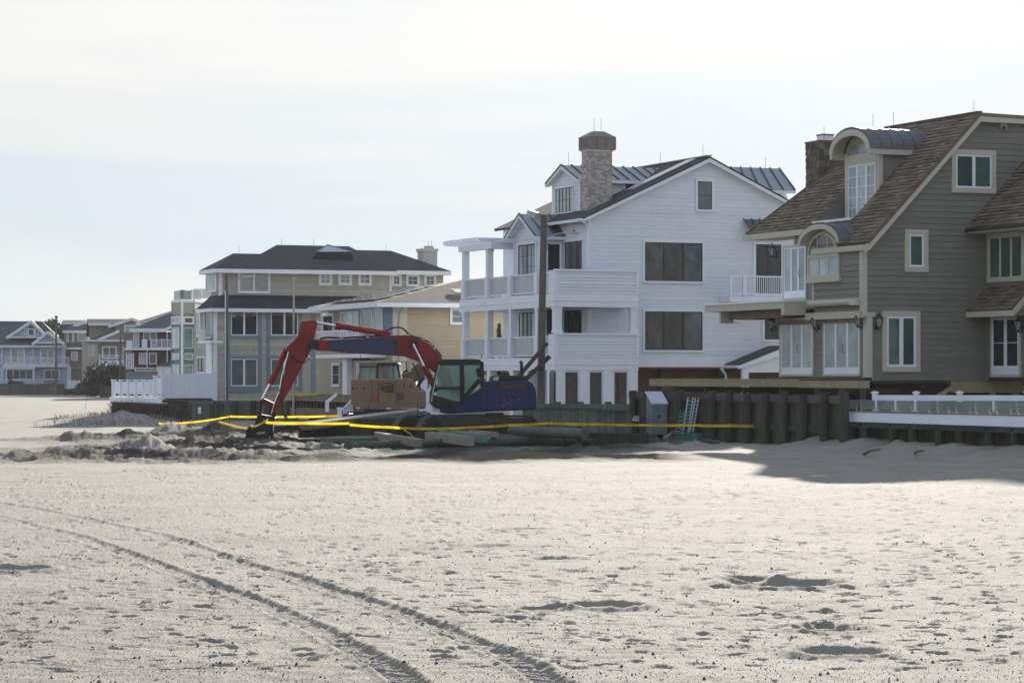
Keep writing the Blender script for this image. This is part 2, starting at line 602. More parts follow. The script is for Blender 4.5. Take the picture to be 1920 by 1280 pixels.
# dug-over belt round the machines
edge_near = 76 + 5 * fbm(XX / 6, XX * 0, 3, 61)
belt = np.clip((YY - edge_near) / 3, 0, 1) * np.clip((123 - YY) / 7, 0, 1) * np.clip((6.4 + 2 * fbm(YY / 3, YY * 0, 2, 62) - XX) / 2, 0, 1) * np.clip((XX + 29 - .1 * YY + 6 * fbm(YY / 8, XX * 0, 2, 63)) / 5, 0, 1)
lump = np.abs(fbm(XX / 1.9, YY / 3.6, 5, 71, .55)) * 1.0 + .30 * np.maximum(0, fbm(XX / 4, YY / 6, 3, 75)) + .5 * fbm(XX / .5, YY / .65, 4, 77, .62)
smooth = lambda x: np.clip(x, 0, 1)
quiet = smooth((YY - 93.5) / 2) * smooth((116 - YY) / 3) * smooth((XX + 8.5) / 1.5) * smooth((4.5 - XX) / 1.5)      # trodden flat under the poles and machines
ridge = .10 * np.abs(np.sin((YY - .45 * XX + 2 * fbm(XX / 5, YY / 5, 2, 79)) * 2 * pi / 4.6))
Z += belt * (lump * .37 + ridge - .05) * (1 - .85 * quiet) * (1 - .58 * smooth((XX + 9) / 4))
for (u, v, h, rx, ry) in [(330, 812, .55, 1.6, 2.2), (420, 812, .4, 1.5, 1.6), (400, 815, .45, 1.3, 1.6), (250, 838, .3, 1.2, 2), (275, 852, .32, 1.0, 1.6),
                          (440, 855, .30, .8, 1.4), (150, 830, .25, 2.0, 2.5), (560, 815, .25, 1.4, 2), (640, 816, .25, 2.0, 1.6), (620, 845, .2, 1.5, 2), (700, 850, .2, 1.5, 2), (820, 852, .22, 2, 1.6),
                          (1240, 842, .28, .9, 1.6), (1180, 848, .25, 1.0, 1.6), (1300, 838, .22, .8, 1.5), (1090, 850, .2, 1.2, 1.5), (1400, 845, .15, 1.2, 2)]:
    p = ground(u, v)
    Z += h * .72 * g1(p[0], p[1], rx * .6, ry * .7) * (1 + 1.3 * fbm(XX / .6, YY / .8, 4, 83, .6))
# sand banked against the right-hand piles and the drift at the right edge
dk = (XX - 11.3) * .925 + (YY - 90) * .38        # distance inland of the pile line
Z += .30 * np.exp(-((dk + .1) / 1.3) ** 2) * (YY < 92) * (YY > 60) * (1 + .8 * fbm(XX / .9, YY / .9, 3, 91))
p = ground(1860, 908); Z += .22 * g1(p[0] + .6, p[1], 1.6, 2.2)
p = ground(1690, 897); Z += .16 * g1(p[0], p[1], 1.3, 1.6)


def window_idx(x0, x1, y0, y1):
    r = np.where((Yr >= y0) & (Yr <= y1))[0]
    if len(r) == 0: return None
    ym = (y0 + y1) / 2
    c = np.where((us >= x0 / ym * F + CX - 4) & (us <= x1 / ym * F + CX + 4))[0]
    if len(c) == 0: return None
    return slice(r[0], r[-1] + 1), slice(c[0], c[-1] + 1)


def dent(x, y, rx, ry, depth, ang=0.0, rim=.35, rough=0.0, crisp=False):
    R = max(rx, ry) * 2.2
    w = window_idx(x - R, x + R, y - R, y + R)
    if w is None: return
    dx, dy = XX[w] - x, YY[w] - y
    c, s = cos(ang), sin(ang)
    q = ((dx * c + dy * s) / rx) ** 2 + ((-dx * s + dy * c) / ry) ** 2
    k = np.exp(-q * q * 1.2) - rim * np.exp(-((np.sqrt(q) - 1.35) / .35) ** 2)
    if crisp: k = 1 / (1 + np.exp(np.clip((np.sqrt(q) - .95) * 14, -20, 20))) - rim * np.exp(-((np.sqrt(q) - 1.4) / .3) ** 2)
    if rough: k = k * (1 + rough * fbm(XX[w] / .12, YY[w] / .2, 3, 97))
    Z[w] -= depth * k


# deep scuffs, at the places they show
for (u, v, wpx, rel, dep) in [(1470, 1092, 92, .75, .11), (1395, 1084, 50, .9, .07), (1130, 1134, 62, .8, .12), (1015, 1138, 44, .5, .06), (1575, 1222, 74, .9, .09), (1560, 1172, 66, 1.1, .06), (1545, 1165, 22, .8, .05),
                              (40, 1063, 52, 1.0, .10), (1040, 1049, 42, .7, .05), (985, 997, 46, .6, .05), (920, 1025, 36, .8, .04), (270, 1194, 22, .7, .04), (70, 1240, 20, .6, .04), (690, 1190, 26, .7, .04)]:
    p = ground(u, v); r = wpx / F * p[1]
    dent(p[0], p[1], r, r * rel, dep, 0, .40, .45)
# footprints: walked trails and scattered singles
prints = []
for k in range(90):
    y = float(rng.uniform(23, 66)); x = float(rng.uniform(-.21, .205) * y)
    hd = float(rng.uniform(-.5, .5)) + (0 if rng.random() < .7 else pi / 2)
    step = float(rng.uniform(.5, .75)); n = int(rng.integers(6, 30)); dr = float(rng.uniform(-.03, .03))
    for i in range(n):
        side = .13 if i % 2 else -.13
        prints.append((x + side * cos(hd) + rng.normal(0, .05), y - side * sin(hd) + rng.normal(0, .06), hd + rng.normal(0, .15), rng.uniform(.6, 1.1)))
        x += step * sin(hd); y += step * cos(hd); hd += dr
for k in range(2500):
    y = 23 + 52 * float(rng.random()) ** 1.1
    prints.append((float(rng.uniform(-.22, .22)) * y, y, float(rng.uniform(0, pi)), float(rng.uniform(.3, .85))))
for (x, y, hd, s) in prints:
    dent(x, y, .058 * (.7 + .5 * s), .12 * (.7 + .4 * s), .041 * s, -hd, .16, .35, True)


def wheel_track(pix, half=.14):
    pts = np.array([ground(u, v)[:2] for u, v in pix]); o = np.argsort(pts[:, 1]); pts = pts[o]
    yy = np.linspace(pts[0, 1], pts[-1, 1], 900)
    x = np.interp(yy, pts[:, 1], pts[:, 0])
    ker = np.hanning(91); ker /= ker.sum()
    x = np.convolve(np.pad(x, 45, 'reflect', reflect_type='odd'), ker, 'valid')
    L = np.concatenate([[0], np.cumsum(np.hypot(np.diff(x), np.diff(yy)))])
    sl = np.gradient(x, yy)
    r = np.where((Yr > yy[0]) & (Yr < yy[-1]))[0]
    rs = slice(r[0], r[-1] + 1)
    Yv = YY[rs]; xt = np.interp(Yv, yy, x); cs = 1 / np.sqrt(1 + np.interp(Yv, yy, sl) ** 2)
    d = (XX[rs] - xt) * cs
    l = np.interp(Yv, yy, L) + d * np.interp(Yv, yy, sl) * cs
    ins = 1 / (1 + np.exp((np.abs(d) - half) / .012))
    rim = np.exp(-((np.abs(d) - half - .05) / .045) ** 2)
    wear = np.clip(1 + .4 * fbm(l / 1.8, d * 0 + half, 2, 111), .6, 1.25) * np.clip((56 - Yv) / 24, .5, 1) * .82
    lug = np.clip(np.sin((l + .9 * d) * 2 * pi / .20) * 1.6, -1, 1)
    Z[rs] += wear * (-.040 * ins + .014 * ins * lug + .020 * rim * (1 + .25 * lug))


TRA = [(-60, 935), (0, 948), (148, 971), (242, 993), (336, 1014), (430, 1046), (527, 1071), (640, 1108), (714, 1132), (801, 1166), (855, 1186), (942, 1223), (989, 1250), (1033, 1280), (1110, 1340), (1200, 1420)]
TRB = [(-60, 958), (0, 971), (105, 995), (195, 1022), (285, 1050), (352, 1077), (422, 1104), (488, 1128), (586, 1171), (640, 1202), (680, 1223), (741, 1263), (764, 1280), (820, 1340), (890, 1420)]
wheel_track(TRA); wheel_track(TRB)
# older, wind-softened tracks further up the beach
for (pA, hw) in [([(0, 905), (300, 897), (700, 893), (1100, 905), (1500, 925), (1900, 950)], .3), ([(0, 880), (250, 900), (600, 935), (1000, 975), (1400, 1003), (1900, 1013)], .22), ([(1280, 1010), (1500, 1005), (1920, 1012)], .12)]:
    pass
Z[Yr > 400] = 0
nr, nc = Z.shape
me = bpy.data.meshes.new('sand')
co = np.stack([XX, YY, Z], -1).reshape(-1, 3).astype(np.float32)
idx = np.arange(nr * nc).reshape(nr, nc)
quads = np.stack([idx[:-1, :-1], idx[:-1, 1:], idx[1:, 1:], idx[1:, :-1]], -1).reshape(-1, 4).astype(np.int32)
me.vertices.add(len(co)); me.vertices.foreach_set('co', co.ravel())
me.loops.add(quads.size); me.loops.foreach_set('vertex_index', quads.ravel())
me.polygons.add(len(quads)); me.polygons.foreach_set('loop_start', np.arange(0, quads.size, 4, dtype=np.int32))
try:
    me.polygons.foreach_set('loop_total', np.full(len(quads), 4, dtype=np.int32))
except Exception:
    pass
me.update(calc_edges=True); me.validate()
damp_shade_attr = me.attributes.new('damp_shade', 'FLOAT', 'POINT')
damp_shade = belt * np.clip(1.0 + 1.6 * fbm(XX / 3.5, YY / 5, 3, 121), 0, 1)  # dug belt darkened: mostly shade painted into the sand colour, partly damp sand
p = ground(430, 815); damp_shade = np.maximum(damp_shade, np.clip(1.3 * g1(p[0], p[1], 3, 4), 0, 1))
damp_shade_attr.data.foreach_set('value', damp_shade.ravel().astype(np.float32))
me.shade_smooth()
sand_m = bpy.data.materials.new('dry_beach_sand'); sand_m.use_nodes = True
N, L = sand_m.node_tree.nodes, sand_m.node_tree.links
B = N['Principled BSDF']
B.inputs['Roughness'].default_value = .92
at = N.new('ShaderNodeAttribute'); at.attribute_name = 'damp_shade'
ge = N.new('ShaderNodeNewGeometry')
n1 = N.new('ShaderNodeTexNoise'); n1.inputs['Scale'].default_value = .5; n1.inputs['Detail'].default_value = 6
L.new(ge.outputs['Position'], n1.inputs['Vector'])
r1 = N.new('ShaderNodeValToRGB')
r1.color_ramp.elements[0].position = .3; r1.color_ramp.elements[0].color = (.240, .216, .178, 1)
r1.color_ramp.elements[1].position = .7; r1.color_ramp.elements[1].color = (.304, .276, .232, 1)
L.new(n1.outputs['Fac'], r1.inputs['Fac'])
vo = N.new('ShaderNodeTexVoronoi'); vo.inputs['Scale'].default_value = 9.0
L.new(ge.outputs['Position'], vo.inputs['Vector'])
r2 = N.new('ShaderNodeValToRGB'); r2.color_ramp.elements[0].position = .05; r2.color_ramp.elements[0].color = (.35, .33, .3, 1)
r2.color_ramp.elements[1].position = .16; r2.color_ramp.elements[1].color = (1, 1, 1, 1)
L.new(vo.outputs['Distance'], r2.inputs['Fac'])
mm = N.new('ShaderNodeMix'); mm.data_type = 'RGBA'; mm.blend_type = 'MULTIPLY'; mm.inputs['Factor'].default_value = .8
L.new(r1.outputs['Color'], mm.inputs[6]); L.new(r2.outputs['Color'], mm.inputs[7])
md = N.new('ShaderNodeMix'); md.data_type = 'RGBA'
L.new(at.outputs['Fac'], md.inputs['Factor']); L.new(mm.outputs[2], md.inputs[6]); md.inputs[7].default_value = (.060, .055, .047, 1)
L.new(md.outputs[2], B.inputs['Base Color'])
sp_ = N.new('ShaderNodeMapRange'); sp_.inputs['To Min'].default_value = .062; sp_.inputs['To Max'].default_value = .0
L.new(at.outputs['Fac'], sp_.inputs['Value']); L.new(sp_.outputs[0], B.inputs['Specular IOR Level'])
n3 = N.new('ShaderNodeTexNoise'); n3.inputs['Scale'].default_value = 28; n3.inputs['Detail'].default_value = 5; n3.inputs['Roughness'].default_value = .7
L.new(ge.outputs['Position'], n3.inputs['Vector'])
bu = N.new('ShaderNodeBump'); bu.inputs['Strength'].default_value = .55; bu.inputs['Distance'].default_value = .018
L.new(n3.outputs['Fac'], bu.inputs['Height']); L.new(bu.outputs['Normal'], B.inputs['Normal'])
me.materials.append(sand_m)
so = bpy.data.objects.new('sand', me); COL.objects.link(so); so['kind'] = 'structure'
under = MB().box(-4000, 4000, -4000, 4000, -1.2, -.6).build('ground', sand_m); under['kind'] = 'structure'


def zsand(x, y):
    r = int(np.argmin(np.abs(Yr - y))); c = int(np.argmin(np.abs(us - (x / y * F + CX))))
    return float(Z[r, c])


# shell grit and pebbles lying on the sand
G_ = MB()
for k in range(24000):
    v = 1300 - 430 * float(rng.random()) ** 1.25
    u = float(rng.uniform(-120, 2040)); p = ground(u, v)
    s = float(rng.uniform(.004, .0095)) * (1 + 1.5 * (rng.random() < .04)); z = zsand(p[0], p[1])
    q = [V3([p[0] + s * cos(t + k) * random.uniform(.7, 1.3), p[1] + s * sin(t + k), z - .004]) for t in (0, 2.1, 4.2)]
    G_.add(q + [V3([p[0], p[1], z + s * random.uniform(.6, 1.3)])], [(0, 1, 3), (1, 2, 3), (2, 0, 3)])
g_ = G_.mesh('shell_grit', fix=False); g_.materials.append(mat('shell_grit', (.055, .05, .045), .7, .5, .2))
go = bpy.data.objects.new('shell_grit', g_); COL.objects.link(go); go['kind'] = 'stuff'; go['label'] = 'dark shell grit and pebbles strewn over the dry sand'
# ------------------------------------------------------------------ directions shared by the row of houses
TH = 22.4
A2 = V3([cos(radians(TH)), sin(radians(TH)), 0]); T2 = V3([-sin(radians(TH)), cos(radians(TH)), 0]); Z3 = V3([0, 0, 1])


def lantern(parent, pl, u, v, h=.62, d=0.0):
    """carriage lantern on a bracket: (u, v) is the middle of the lamp"""
    a, z = pl.az(u, v, d + .22)
    c = pl.pt(a, z, d + .22); w = pl.pt(a, z - .12, d)
    m = MB()
    m.obox(pl, a - .06, a + .06, z - .28, z - .04, d, d + .04)
    m.tube([pl.pt(a, z - .16, d + .03), pl.pt(a, z - .30, d + .12), pl.pt(a, z - .22, d + .22)], .022, 6)

    def ring(r, zz): return [c + V3([r * cos(k * pi / 3), r * sin(k * pi / 3), zz]) for k in range(6)]
    m.loft(ring(.05, -.24), ring(.085, -.17))
    m.loft(ring(.165, .14), ring(.14, .19)); m.loft(ring(.14, .19), ring(.035, .30)); m.loft(ring(.02, .30), ring(.03, .36))
    for k in range(6):
        m.tube([ring(.085, -.17)[k], ring(.15, .14)[k]], .012, 4)
    o = m.build('wall_lantern', dark_metal, parent)
    MB().loft(ring(.075, -.16), ring(.135, .14)).build('lamp_glass', cgl2, o)


# ------------------------------------------------------------------ grey-green shingled house on the right
gh = thing('beach_house', 'grey green clapboard beach house with brown shingle roof and arched dormer, at right', 'house', (13.67, 104, 0))
Gp = Plane((13.67, 104), TH); Gs = Plane((13.67, 104), TH + 90)
O0 = V3([13.67, 104, 0])


def RP(s, t, dz=0.0):                     # a point on the main roof: s inland, t along the shore
    return O0 + s * A2 + t * T2 + Z3 * (7.72 + 1.02 * s + dz)


zt = 12.78
wallpoly = [(0.0, 4.95), (7.6 - 2.6, 4.95)]
body = MB()
body.apoly(Gp, [(0.02, 4.95), (0.02, 7.5), (5.05, 12.6), (13, 12.6), (13, 4.95)], -.02, -2.5)
body.apoly(Gp, [(0.3, 2.3), (.3, 4.94), (13, 4.94), (13, 2.3)], -.03, -7.2)
body.apoly(Gp, [(2.4, 4.95), (2.4, 9.9), (5.05, 12.6), (13, 12.6), (13, 4.95)], -2.5, -5.62)
body.apoly(Gp, [(.92, 4.95), (.92, 8.35), (5.05, 12.5), (13, 12.5), (13, 4.95)], -5.63, -7.2)
body.apoly(Gp, [(3.0, 2.3), (3.0, 9), (13, 9), (13, 2.3)], -7.21, -11)
body.apoly(Gp, [(.92, 4.95), (.92, 8.35), (2.39, 8.35), (2.39, 4.95)], -3.9, -5.62)
body.apoly(Gp, [(.02, 4.95), (.02, 7.5), (2.39, 8.35), (2.39, 4.95)], -2.5, -3.89)
body.build('wall', sage, gh)
siding(gh, Gp, [(0.0, 5.05), (0.0, 7.62), (5.0, 12.72), (9.5, 12.72), (9.5, 5.05)], .232, sage)
siding(gh, Gp.off(-.02), [(.3, 2.35), (.3, 5.05), (9.5, 5.05), (9.5, 2.35)], .232, sage)
siding(gh, Gs, [(.03, 5.25), (.03, 7.6), (3.9, 7.6), (3.9, 5.25)], .232, sage)
Gr = Gs.off(-.9); Gl = Gs.off(-.25)
siding(gh, Gr, [(3.9, 5.4), (7.2, 5.4), (7.2, 8.2), (3.9, 8.2)], .232, sage)
siding(gh, Gl, [(.05, 2.45), (.05, 4.95), (7.2, 4.95), (7.2, 2.45)], .232, sage)
# corner boards
MB().obox(Gp, -.03, .18, 5.0, 7.6, -.05, .05).build('corner_board', cream, gh)
MB().obox(Gs, -.03, .17, 5.0, 7.6, -.05, .04).build('corner_board', cream, gh)
MB().obox(Gp, -.02, .55, 4.82, 5.0, -.05, .055).build('trim_board', cream, gh)
MB().obox(Gp, .185, .42, 2.3, 4.82, -.3, .045).build('corner_board', cream, gh)
MB().obox(Gl, 7.15, 7.27, 2.45, 4.95, -.1, .04).build('corner_board', cream, gh)
MB().obox(Gr, 7.1, 7.22, 5.5, 8.2, -.1, .04).build('corner_board', cream, gh)
# roof in convex pieces (t, w) with w up the slope
sl = sqrt(1 + 1.02 ** 2)
W2 = (A2 + 1.02 * Z3) / sl
st = {}
P_ = lambda t, s: (t, s * sl)
polys = [[P_(-.36, -.02), P_(2.55, -.02), P_(2.55, 5.12), P_(-.36, 5.12)],
         [P_(2.55, -.02), P_(3.9, -.02), P_(3.9, 1.02), P_(2.55, 1.02)],
         [P_(3.9, .86), P_(5.6, .86), P_(5.6, 1.02), P_(3.9, 1.02)],
         [P_(2.55, 2.32), P_(5.6, 2.32), P_(5.6, 5.12), P_(2.55, 5.12)],
         [P_(5.6, .86), P_(11.5, .86), P_(6.9, 5.12), P_(5.6, 5.12)]]
shingle_roof(gh, RP(0, 0) + Z3 * .0, T2, W2, polys, cedar, course=.205, state=st, limit=215)
# hip at the far end and flat top
roof_slab(gh, [RP(.86, 11.5), RP(5.12, 6.9), RP(5.12, 6.9) + 5 * A2, RP(.86, 11.5) + 9 * A2], cedar, .12)
roof_slab(gh, [RP(5.12, -.36), RP(5.12, 6.9), RP(5.12, 6.9) + 9 * A2 - .2 * Z3, RP(5.12, -.36) + 9 * A2 - .2 * Z3], cedar, .15)
MB().bar(RP(5.12, -.36, .03), RP(5.12, 6.9, .03), .22, .06).build('ridge_cap', cedar, gh)
MB().bar(RP(.86, 11.5, .03), RP(5.12, 6.9, .03), .2, .06).build('hip_cap', cedar, gh)
# rake and top trim
rk = MB(); rk.apoly(Gp, [(-.12, 7.30), (-.12, 7.53), (5.08, 12.83), (5.16, 12.58), (.14, 7.44)], .26, .36); rk.build('rake_board', cream, gh)
MB().apoly(Gp, [(5.08, 12.83), (13, 12.78), (13, 12.53), (5.16, 12.58)], .255, .352).build('rake_board', cream, gh)
MB().apoly(Gp, [(0, 7.5), (5.1, 12.68), (5.1, 12.60), (0, 7.42)], 0.0, .3).build('soffit', cream, gh)
MB().apoly(Gp, [(5.1, 12.68), (13, 12.68), (13, 12.60), (5.1, 12.60)], 0.0, .3).build('soffit', cream, gh)
MB().ppoly(Gp, [(1877, 232), (1888, 232), (1888, 243), (1877, 243)], .03, .09).build('vent_plate', cream, gh)
MB().tube([Gp.px(1883, 239, .09), Gp.px(1883, 240, .24)], .07, 8).build('security_camera', dark_metal, gh)
# eaves
MB().obox(Gs, -.34, 3.9, 7.40, 7.62, .06, .16).build('fascia_board', cream, gh)
MB().obox(Gs, -.3, 3.9, 7.40, 7.44, -.1, .08).build('soffit', cream, gh)
gz = RP(.86, 0)[2]
gt = MB(); gt.obox(Gs, 3.95, 11.55, gz - .27, gz - .03, -.86, -.70); gt.build('gutter', cream, gh)
MB().obox(Gs, 3.9, 11.5, gz - .24, gz - .18, -2.4, -.87).build('soffit', cream, gh)
# arched window dormer on the right part, barrel roof
ac, aw, az0, azt = None, None, None, None
e = Gs.off(.42)
aL, zL = e.az(1495, 460); aR, zR = e.az(1571, 454); aT, zT = e.az(1533, 420)
tc_, hw_ = (aL + aR) / 2, (aL - aR) / 2; zs_ = (zL + zR) / 2; rise = zT - zs_


def arc(pl, c, w, z, r, d, n=14, full=True):
    q = [pl.pt(c + w * cos(pi * k / n), z + r * sin(pi * k / n), d) for k in range(n + 1)]
    return q


def arch_band(c, w, z, r, th, d0, d1, pl, n=14):
    m = MB()
    for k in range(n):
        a0, a1 = pi * k / n, pi * (k + 1) / n
        q = [(c + w * cos(a0), z + r * sin(a0)), (c + w * cos(a1), z + r * sin(a1)),
             (c + (w - th) * cos(a1), z + (r - th) * sin(a1)), (c + (w - th) * cos(a0), z + (r - th) * sin(a0))]
        m.apoly(pl, q, d0, d1)
    return m


arch_band(tc_, hw_, zs_, rise, .2, .0, .42, Gs).build('arch_trim', cream, gh)
for k in range(4):
    d0 = .36 - k * .48
    b_ = arch_band(tc_, hw_ + .05, zs_, rise + .05, .06, d0 - .46, d0, Gs)
    b_.build('roof_panel', zinc_dark, gh)
    arch_band(tc_, hw_ + .075, zs_, rise + .075, .03, d0 - .02, d0 + .02, Gs).build('roof_seam', zinc_dark, gh)
fl = Gs.off(-1.0)
b0 = RP(1.0, 2.55, .06); b1 = RP(1.0, 5.6, .06)
MB().bar(b0 - .02 * A2, b1 - .02 * A2, .26, .10).build('roof_flashing', white, gh)
# window under the arch
MB().apoly(Gs, [(tc_ + (hw_ - .12) * cos(pi * k / 14), zs_ - .1 + (rise - .12) * sin(pi * k / 14)) for k in range(15)], -.3, .005).build('arch_infill', cream, gh)
w_ = window(gh, Gs, 1513, 478, 1572, 528, cream, cream, win_pale, 3, (1, 1), .1, .05, deep=.10)
awl, awt = Gs.az(1516, 478, .05); awr = Gs.az(1570, 478, .05)[0]; awc, awh = (awl + awr) / 2, (awl - awr) / 2
awr_ = Gs.az(1543, 437, .05)[1] - awt
MB().apoly(Gs, [(awc + awh * cos(pi * k / 14), awt + awr_ * sin(pi * k / 14)) for k in range(15)], .0, .04).build('arch_pane', win_mid, w_)
arch_band(awc, awh + .02, awt, awr_ + .02, .09, .0, .09, Gs).build('arch_frame', cream, w_)
for q in (-.36, .36):
    MB().obox(Gs, awc + q * awh - .03, awc + q * awh + .03, awt, awt + awr_ * sqrt(1 - q * q) - .03, 0, .075).build('mullion', cream, w_)
MB().pbox(Gs, 1514, 476, 1571, 481, .02, .11).build('transom', cream, w_)
MB().pbox(Gs, 1512, 516, 1573, 529, .0, .13).build('sill', cream, w_)
# upper balcony doors in the recess
d_ = window(gh, Gr, 1467, 459, 1511, 563, cream, white, win_pale, 3, (1, 1), .1, .07, name='balcony_door', bottom=.3, deep=.09)
a_, z_ = Gr.az(1503, 512); MB().tube([Gr.pt(a_, z_ - .2, .1), Gr.pt(a_, z_, .15), Gr.pt(a_, z_ + .2, .1)], .015, 5).build('handle', dark_metal, d_)
MB().obox(Gs, 3.86, 4.0, 5.4, 8.3, -.95, .03).build('corner_board', cream, gh)
# projecting slab roof / balcony over the ground floor
tSl = Gs.az(1322, 580, 1.0)[0]
slab = MB(); slab.obox(Gs, 4.58, tSl, 5.24, 5.52, -.9, 1.0); slab.build('balcony_slab', cream, gh)
MB().obox(Gs, 4.54, tSl + .05, 5.52, 5.60, -.88, 1.05).build('slab_edge', white, gh)
MB().obox(Gs, 4.57, 4.85, 4.98, 5.238, .0, .99).build('slab_end', cream, gh)
MB().obox(Gs, 5.6, tSl - 1.3, 4.9, 5.22, -.8, .5).build('soffit_beam', brown_wood, gh)
MB().obox(Gs, tSl - 1.28, tSl - 1.15, 4.75, 5.24, .3, .9).build('hanging_bracket', cream, gh)
# awning cassette and lintel over the lower doors
MB().tube([Gs.pt(.55, 5.42, .16), Gs.pt(3.95, 5.42, .16)], .14, 10).build('awning_roll', cream, gh)
MB().obox(Gs, .17, .55, 5.28, 5.56, .02, .3).build('awning_end', cream, gh)
MB().obox(Gs, .1, 4.55, 4.78, 5.06, -.3, .06).build('lintel', cream, gh)
MB().obox(Gs, .3, 7.2, 4.62, 4.80, -.26, -.1).build('lintel', brown_wood, gh)
# lower French doors, seaward side
for (u0, u1, n) in [(1462, 1524, 3), (1542, 1612, 3)]:
    d_ = window(gh, Gl, u0, 596, u1, 705, cream, white, win_pale, n, (1, 1), .09, .08, name='french_door', bottom=.26, deep=.10)
    a_, z_ = Gl.az(u0 + (u1 - u0) * .62, 654)
    MB().tube([Gl.pt(a_, z_ - .18, .1), Gl.pt(a_, z_, .16), Gl.pt(a_, z_ + .18, .1)], .015, 5).build('handle', dark_metal, d_)
MB().obox(Gs, -.05, 7.4, 2.32, 2.46, -.4, -.05).build('door_sill', dark_metal, gh)
for (pl, u, v, d) in [(Gl, 1446, 608, 0), (Gl, 1527, 606, 0), (Gl, 1609, 602, 0.0), (Gr, 1447, 472, 0.05), (Gp, 1649, 604, 0.0)]:
    lantern(gh, pl, u, v, d=d)
# gable wall windows
window(gh, Gp, 1785, 281, 1868, 362, cream, white, win_green, 2, (1, 1), .2, .07)
window(gh, Gp, 1697, 430, 1741, 510, cream, white, win_green, 1, (1, 1), .2, .08)
window(gh, Gp, 1655, 583, 1726, 697, cream, white, win_green, 2, (1, 1), .2, .09)
MB().tube([Gp.px(1738, 699, .02), Gp.px(1738, 700, .14)], .04, 6).build('hose_tap', steel, gh)
# dormer with doors and barrel roof
Dp = Gs.off(-2.3)
tl, _ = Dp.az(1586, 340); tr = 2.62
zfl = RP(1.02, 0)[2] - .1
e2 = Gs.off(-1.72)
zsp = (e2.az(1574, 290)[1] + e2.az(1654, 270)[1]) / 2; ztop = e2.az(1616, 236)[1]
tcn, hw2 = (tl + tr) / 2, (tl - tr) / 2
rs2 = ztop - zsp
MB().apoly(Dp, [(tl, zfl), (tr, zfl), (tr, zsp)] + [(tcn - (hw2 + .1) * cos(pi * k / 12), zsp + (rs2 - .1) * sin(pi * k / 12)) for k in range(13)] + [(tl, zsp)], -.06, -2.2).build('dormer_wall', cream, gh)
for k in range(6):
    d0 = -1.70 - k * .52
    arch_band(tcn, hw2 + .30, zsp + .0, rs2, .06, d0 - .5, d0, Gs).build('roof_panel', zinc_dark, gh)
    arch_band(tcn, hw2 + .325, zsp, rs2 + .025, .03, d0 - .025, d0 + .012, Gs).build('roof_seam', zinc_dark, gh)
arch_band(tcn, hw2 + .27, zsp - .02, rs2 - .05, .26, -1.8, -1.66, Gs).build('arch_trim', cream, gh)
arch_band(tcn, hw2 + .24, zsp - .02, rs2 - .07, .05, -2.3, -1.8, Gs).build('arch_soffit', cream, gh)
for tt in (tr - .26, tl + .08):
    MB().obox(Gs, tt, tt + .18, zsp - .24, zsp - .02, -4.7, -1.7).build('dormer_fascia', cream, gh)
MB().obox(Dp, tr, tr + .16, zfl, zsp, -.1, .05).build('corner_board', cream, gh)
MB().obox(Dp, tl - .16, tl, zfl, zsp, -.1, .05).build('corner_board', cream, gh)
dd = window(gh, Dp, 0, 0, 0, 0, cream, white, win_pale, 3, (2, 5), .1, .08, name='dormer_door', bottom=.2, deep=.08, az=(tr + .16, tl - .16, zfl, zsp - .42))
MB().obox(Dp, tr + .16, tl - .16, zsp - .42, zsp - .1, 0, .07).build('transom', cream, gh)
fan = MB(); fan.apoly(Dp, [(tcn - (hw2 - .2) * cos(pi * k / 12), zsp - .08 + (rs2 - .5) * sin(pi * k / 12)) for k in range(13)], -.03, .03)
fan.build('fanlight', win_pale, gh)
dsp = Plane(Gp.P + tr * V3([-sin(radians(TH)), cos(radians(TH))]), TH)
zr = lambda s: 7.72 + 1.02 * s
siding(gh, dsp, [(2.3, zr(2.3)), (2.3, zsp), ((zsp - 7.72) / 1.02, zsp)], .2, sage)
MB().obox(dsp, 2.28, 2.42, zr(2.3) - .1, zsp, -.06, .05).build('corner_board', cream, gh)
# cut-out balcony in the roof: floor, parapet and far cheek wall
ck = Plane(Gp.P + 5.58 * V3([-sin(radians(TH)), cos(radians(TH))]), TH)
MB().apoly(ck, [(.98, zfl), (2.35, zfl), (2.35, zr(2.35)), (.98, zr(.98))], -.1, 0).build('cheek_wall', sage, gh)
MB().obox(Gs, 2.5, 5.6, zfl - .15, zfl, -2.4, -.98).build('balcony_floor', zinc_dark, gh)
# chimney of rough stone behind the roof
ch = Plane(V3([13.67, 104]) + 4.6 * A2[:2] + 8.8 * T2[:2], TH)
cp = Plane((0, 0), TH); cY = 113.5
cp.P = V3([(1537 - CX) / F * cY, cY])
cs = Plane(cp.P, TH + 90)
c = MB(); c.obox(cp, 0.03, 1.2, 8.5, H + (HY - 266) / F * cY, -1.2, -.03)
chim = c.build('chimney', mat('chimney_mortar', (.10, .095, .085), .9), gh)
stone = mat('rough_stone', (.10, .09, .078), .9, .2, .3, 6, .15, bump=.6, bscale=12, col2=(.155, .14, .12))
ztop_c = H + (HY - 266) / F * cY
for (pl, wid, dep) in [(cp, 1.23, 0), (cs, 1.23, 0)]:
    z = 9.6
    while z < ztop_c - .05:
        hh = random.uniform(.16, .34); x = 0.0
        while x < wid - .03:
            x2 = min(wid, x + random.uniform(.14, .36)); zz = z + random.uniform(-.03, .03); z2 = min(ztop_c, zz + hh - .02)
            m = MB(); g = .012; j = lambda: random.uniform(-.025, .025)
            base_ = [(x + g, zz), (x2 - g, zz), (x2 - g, z2), (x + g, z2)]
            m.loft([pl.pt(a, b, -.05) for a, b in base_], [pl.pt(a + j() * .8, b + j() * .8, random.uniform(.0, .05)) for a, b in base_])
            m.build('stone', stone, chim); x = x2
        z += hh
MB().obox(cp, -.04, 1.26, ztop_c, ztop_c + .08, -1.26, .04).build('cap', stone, chim)
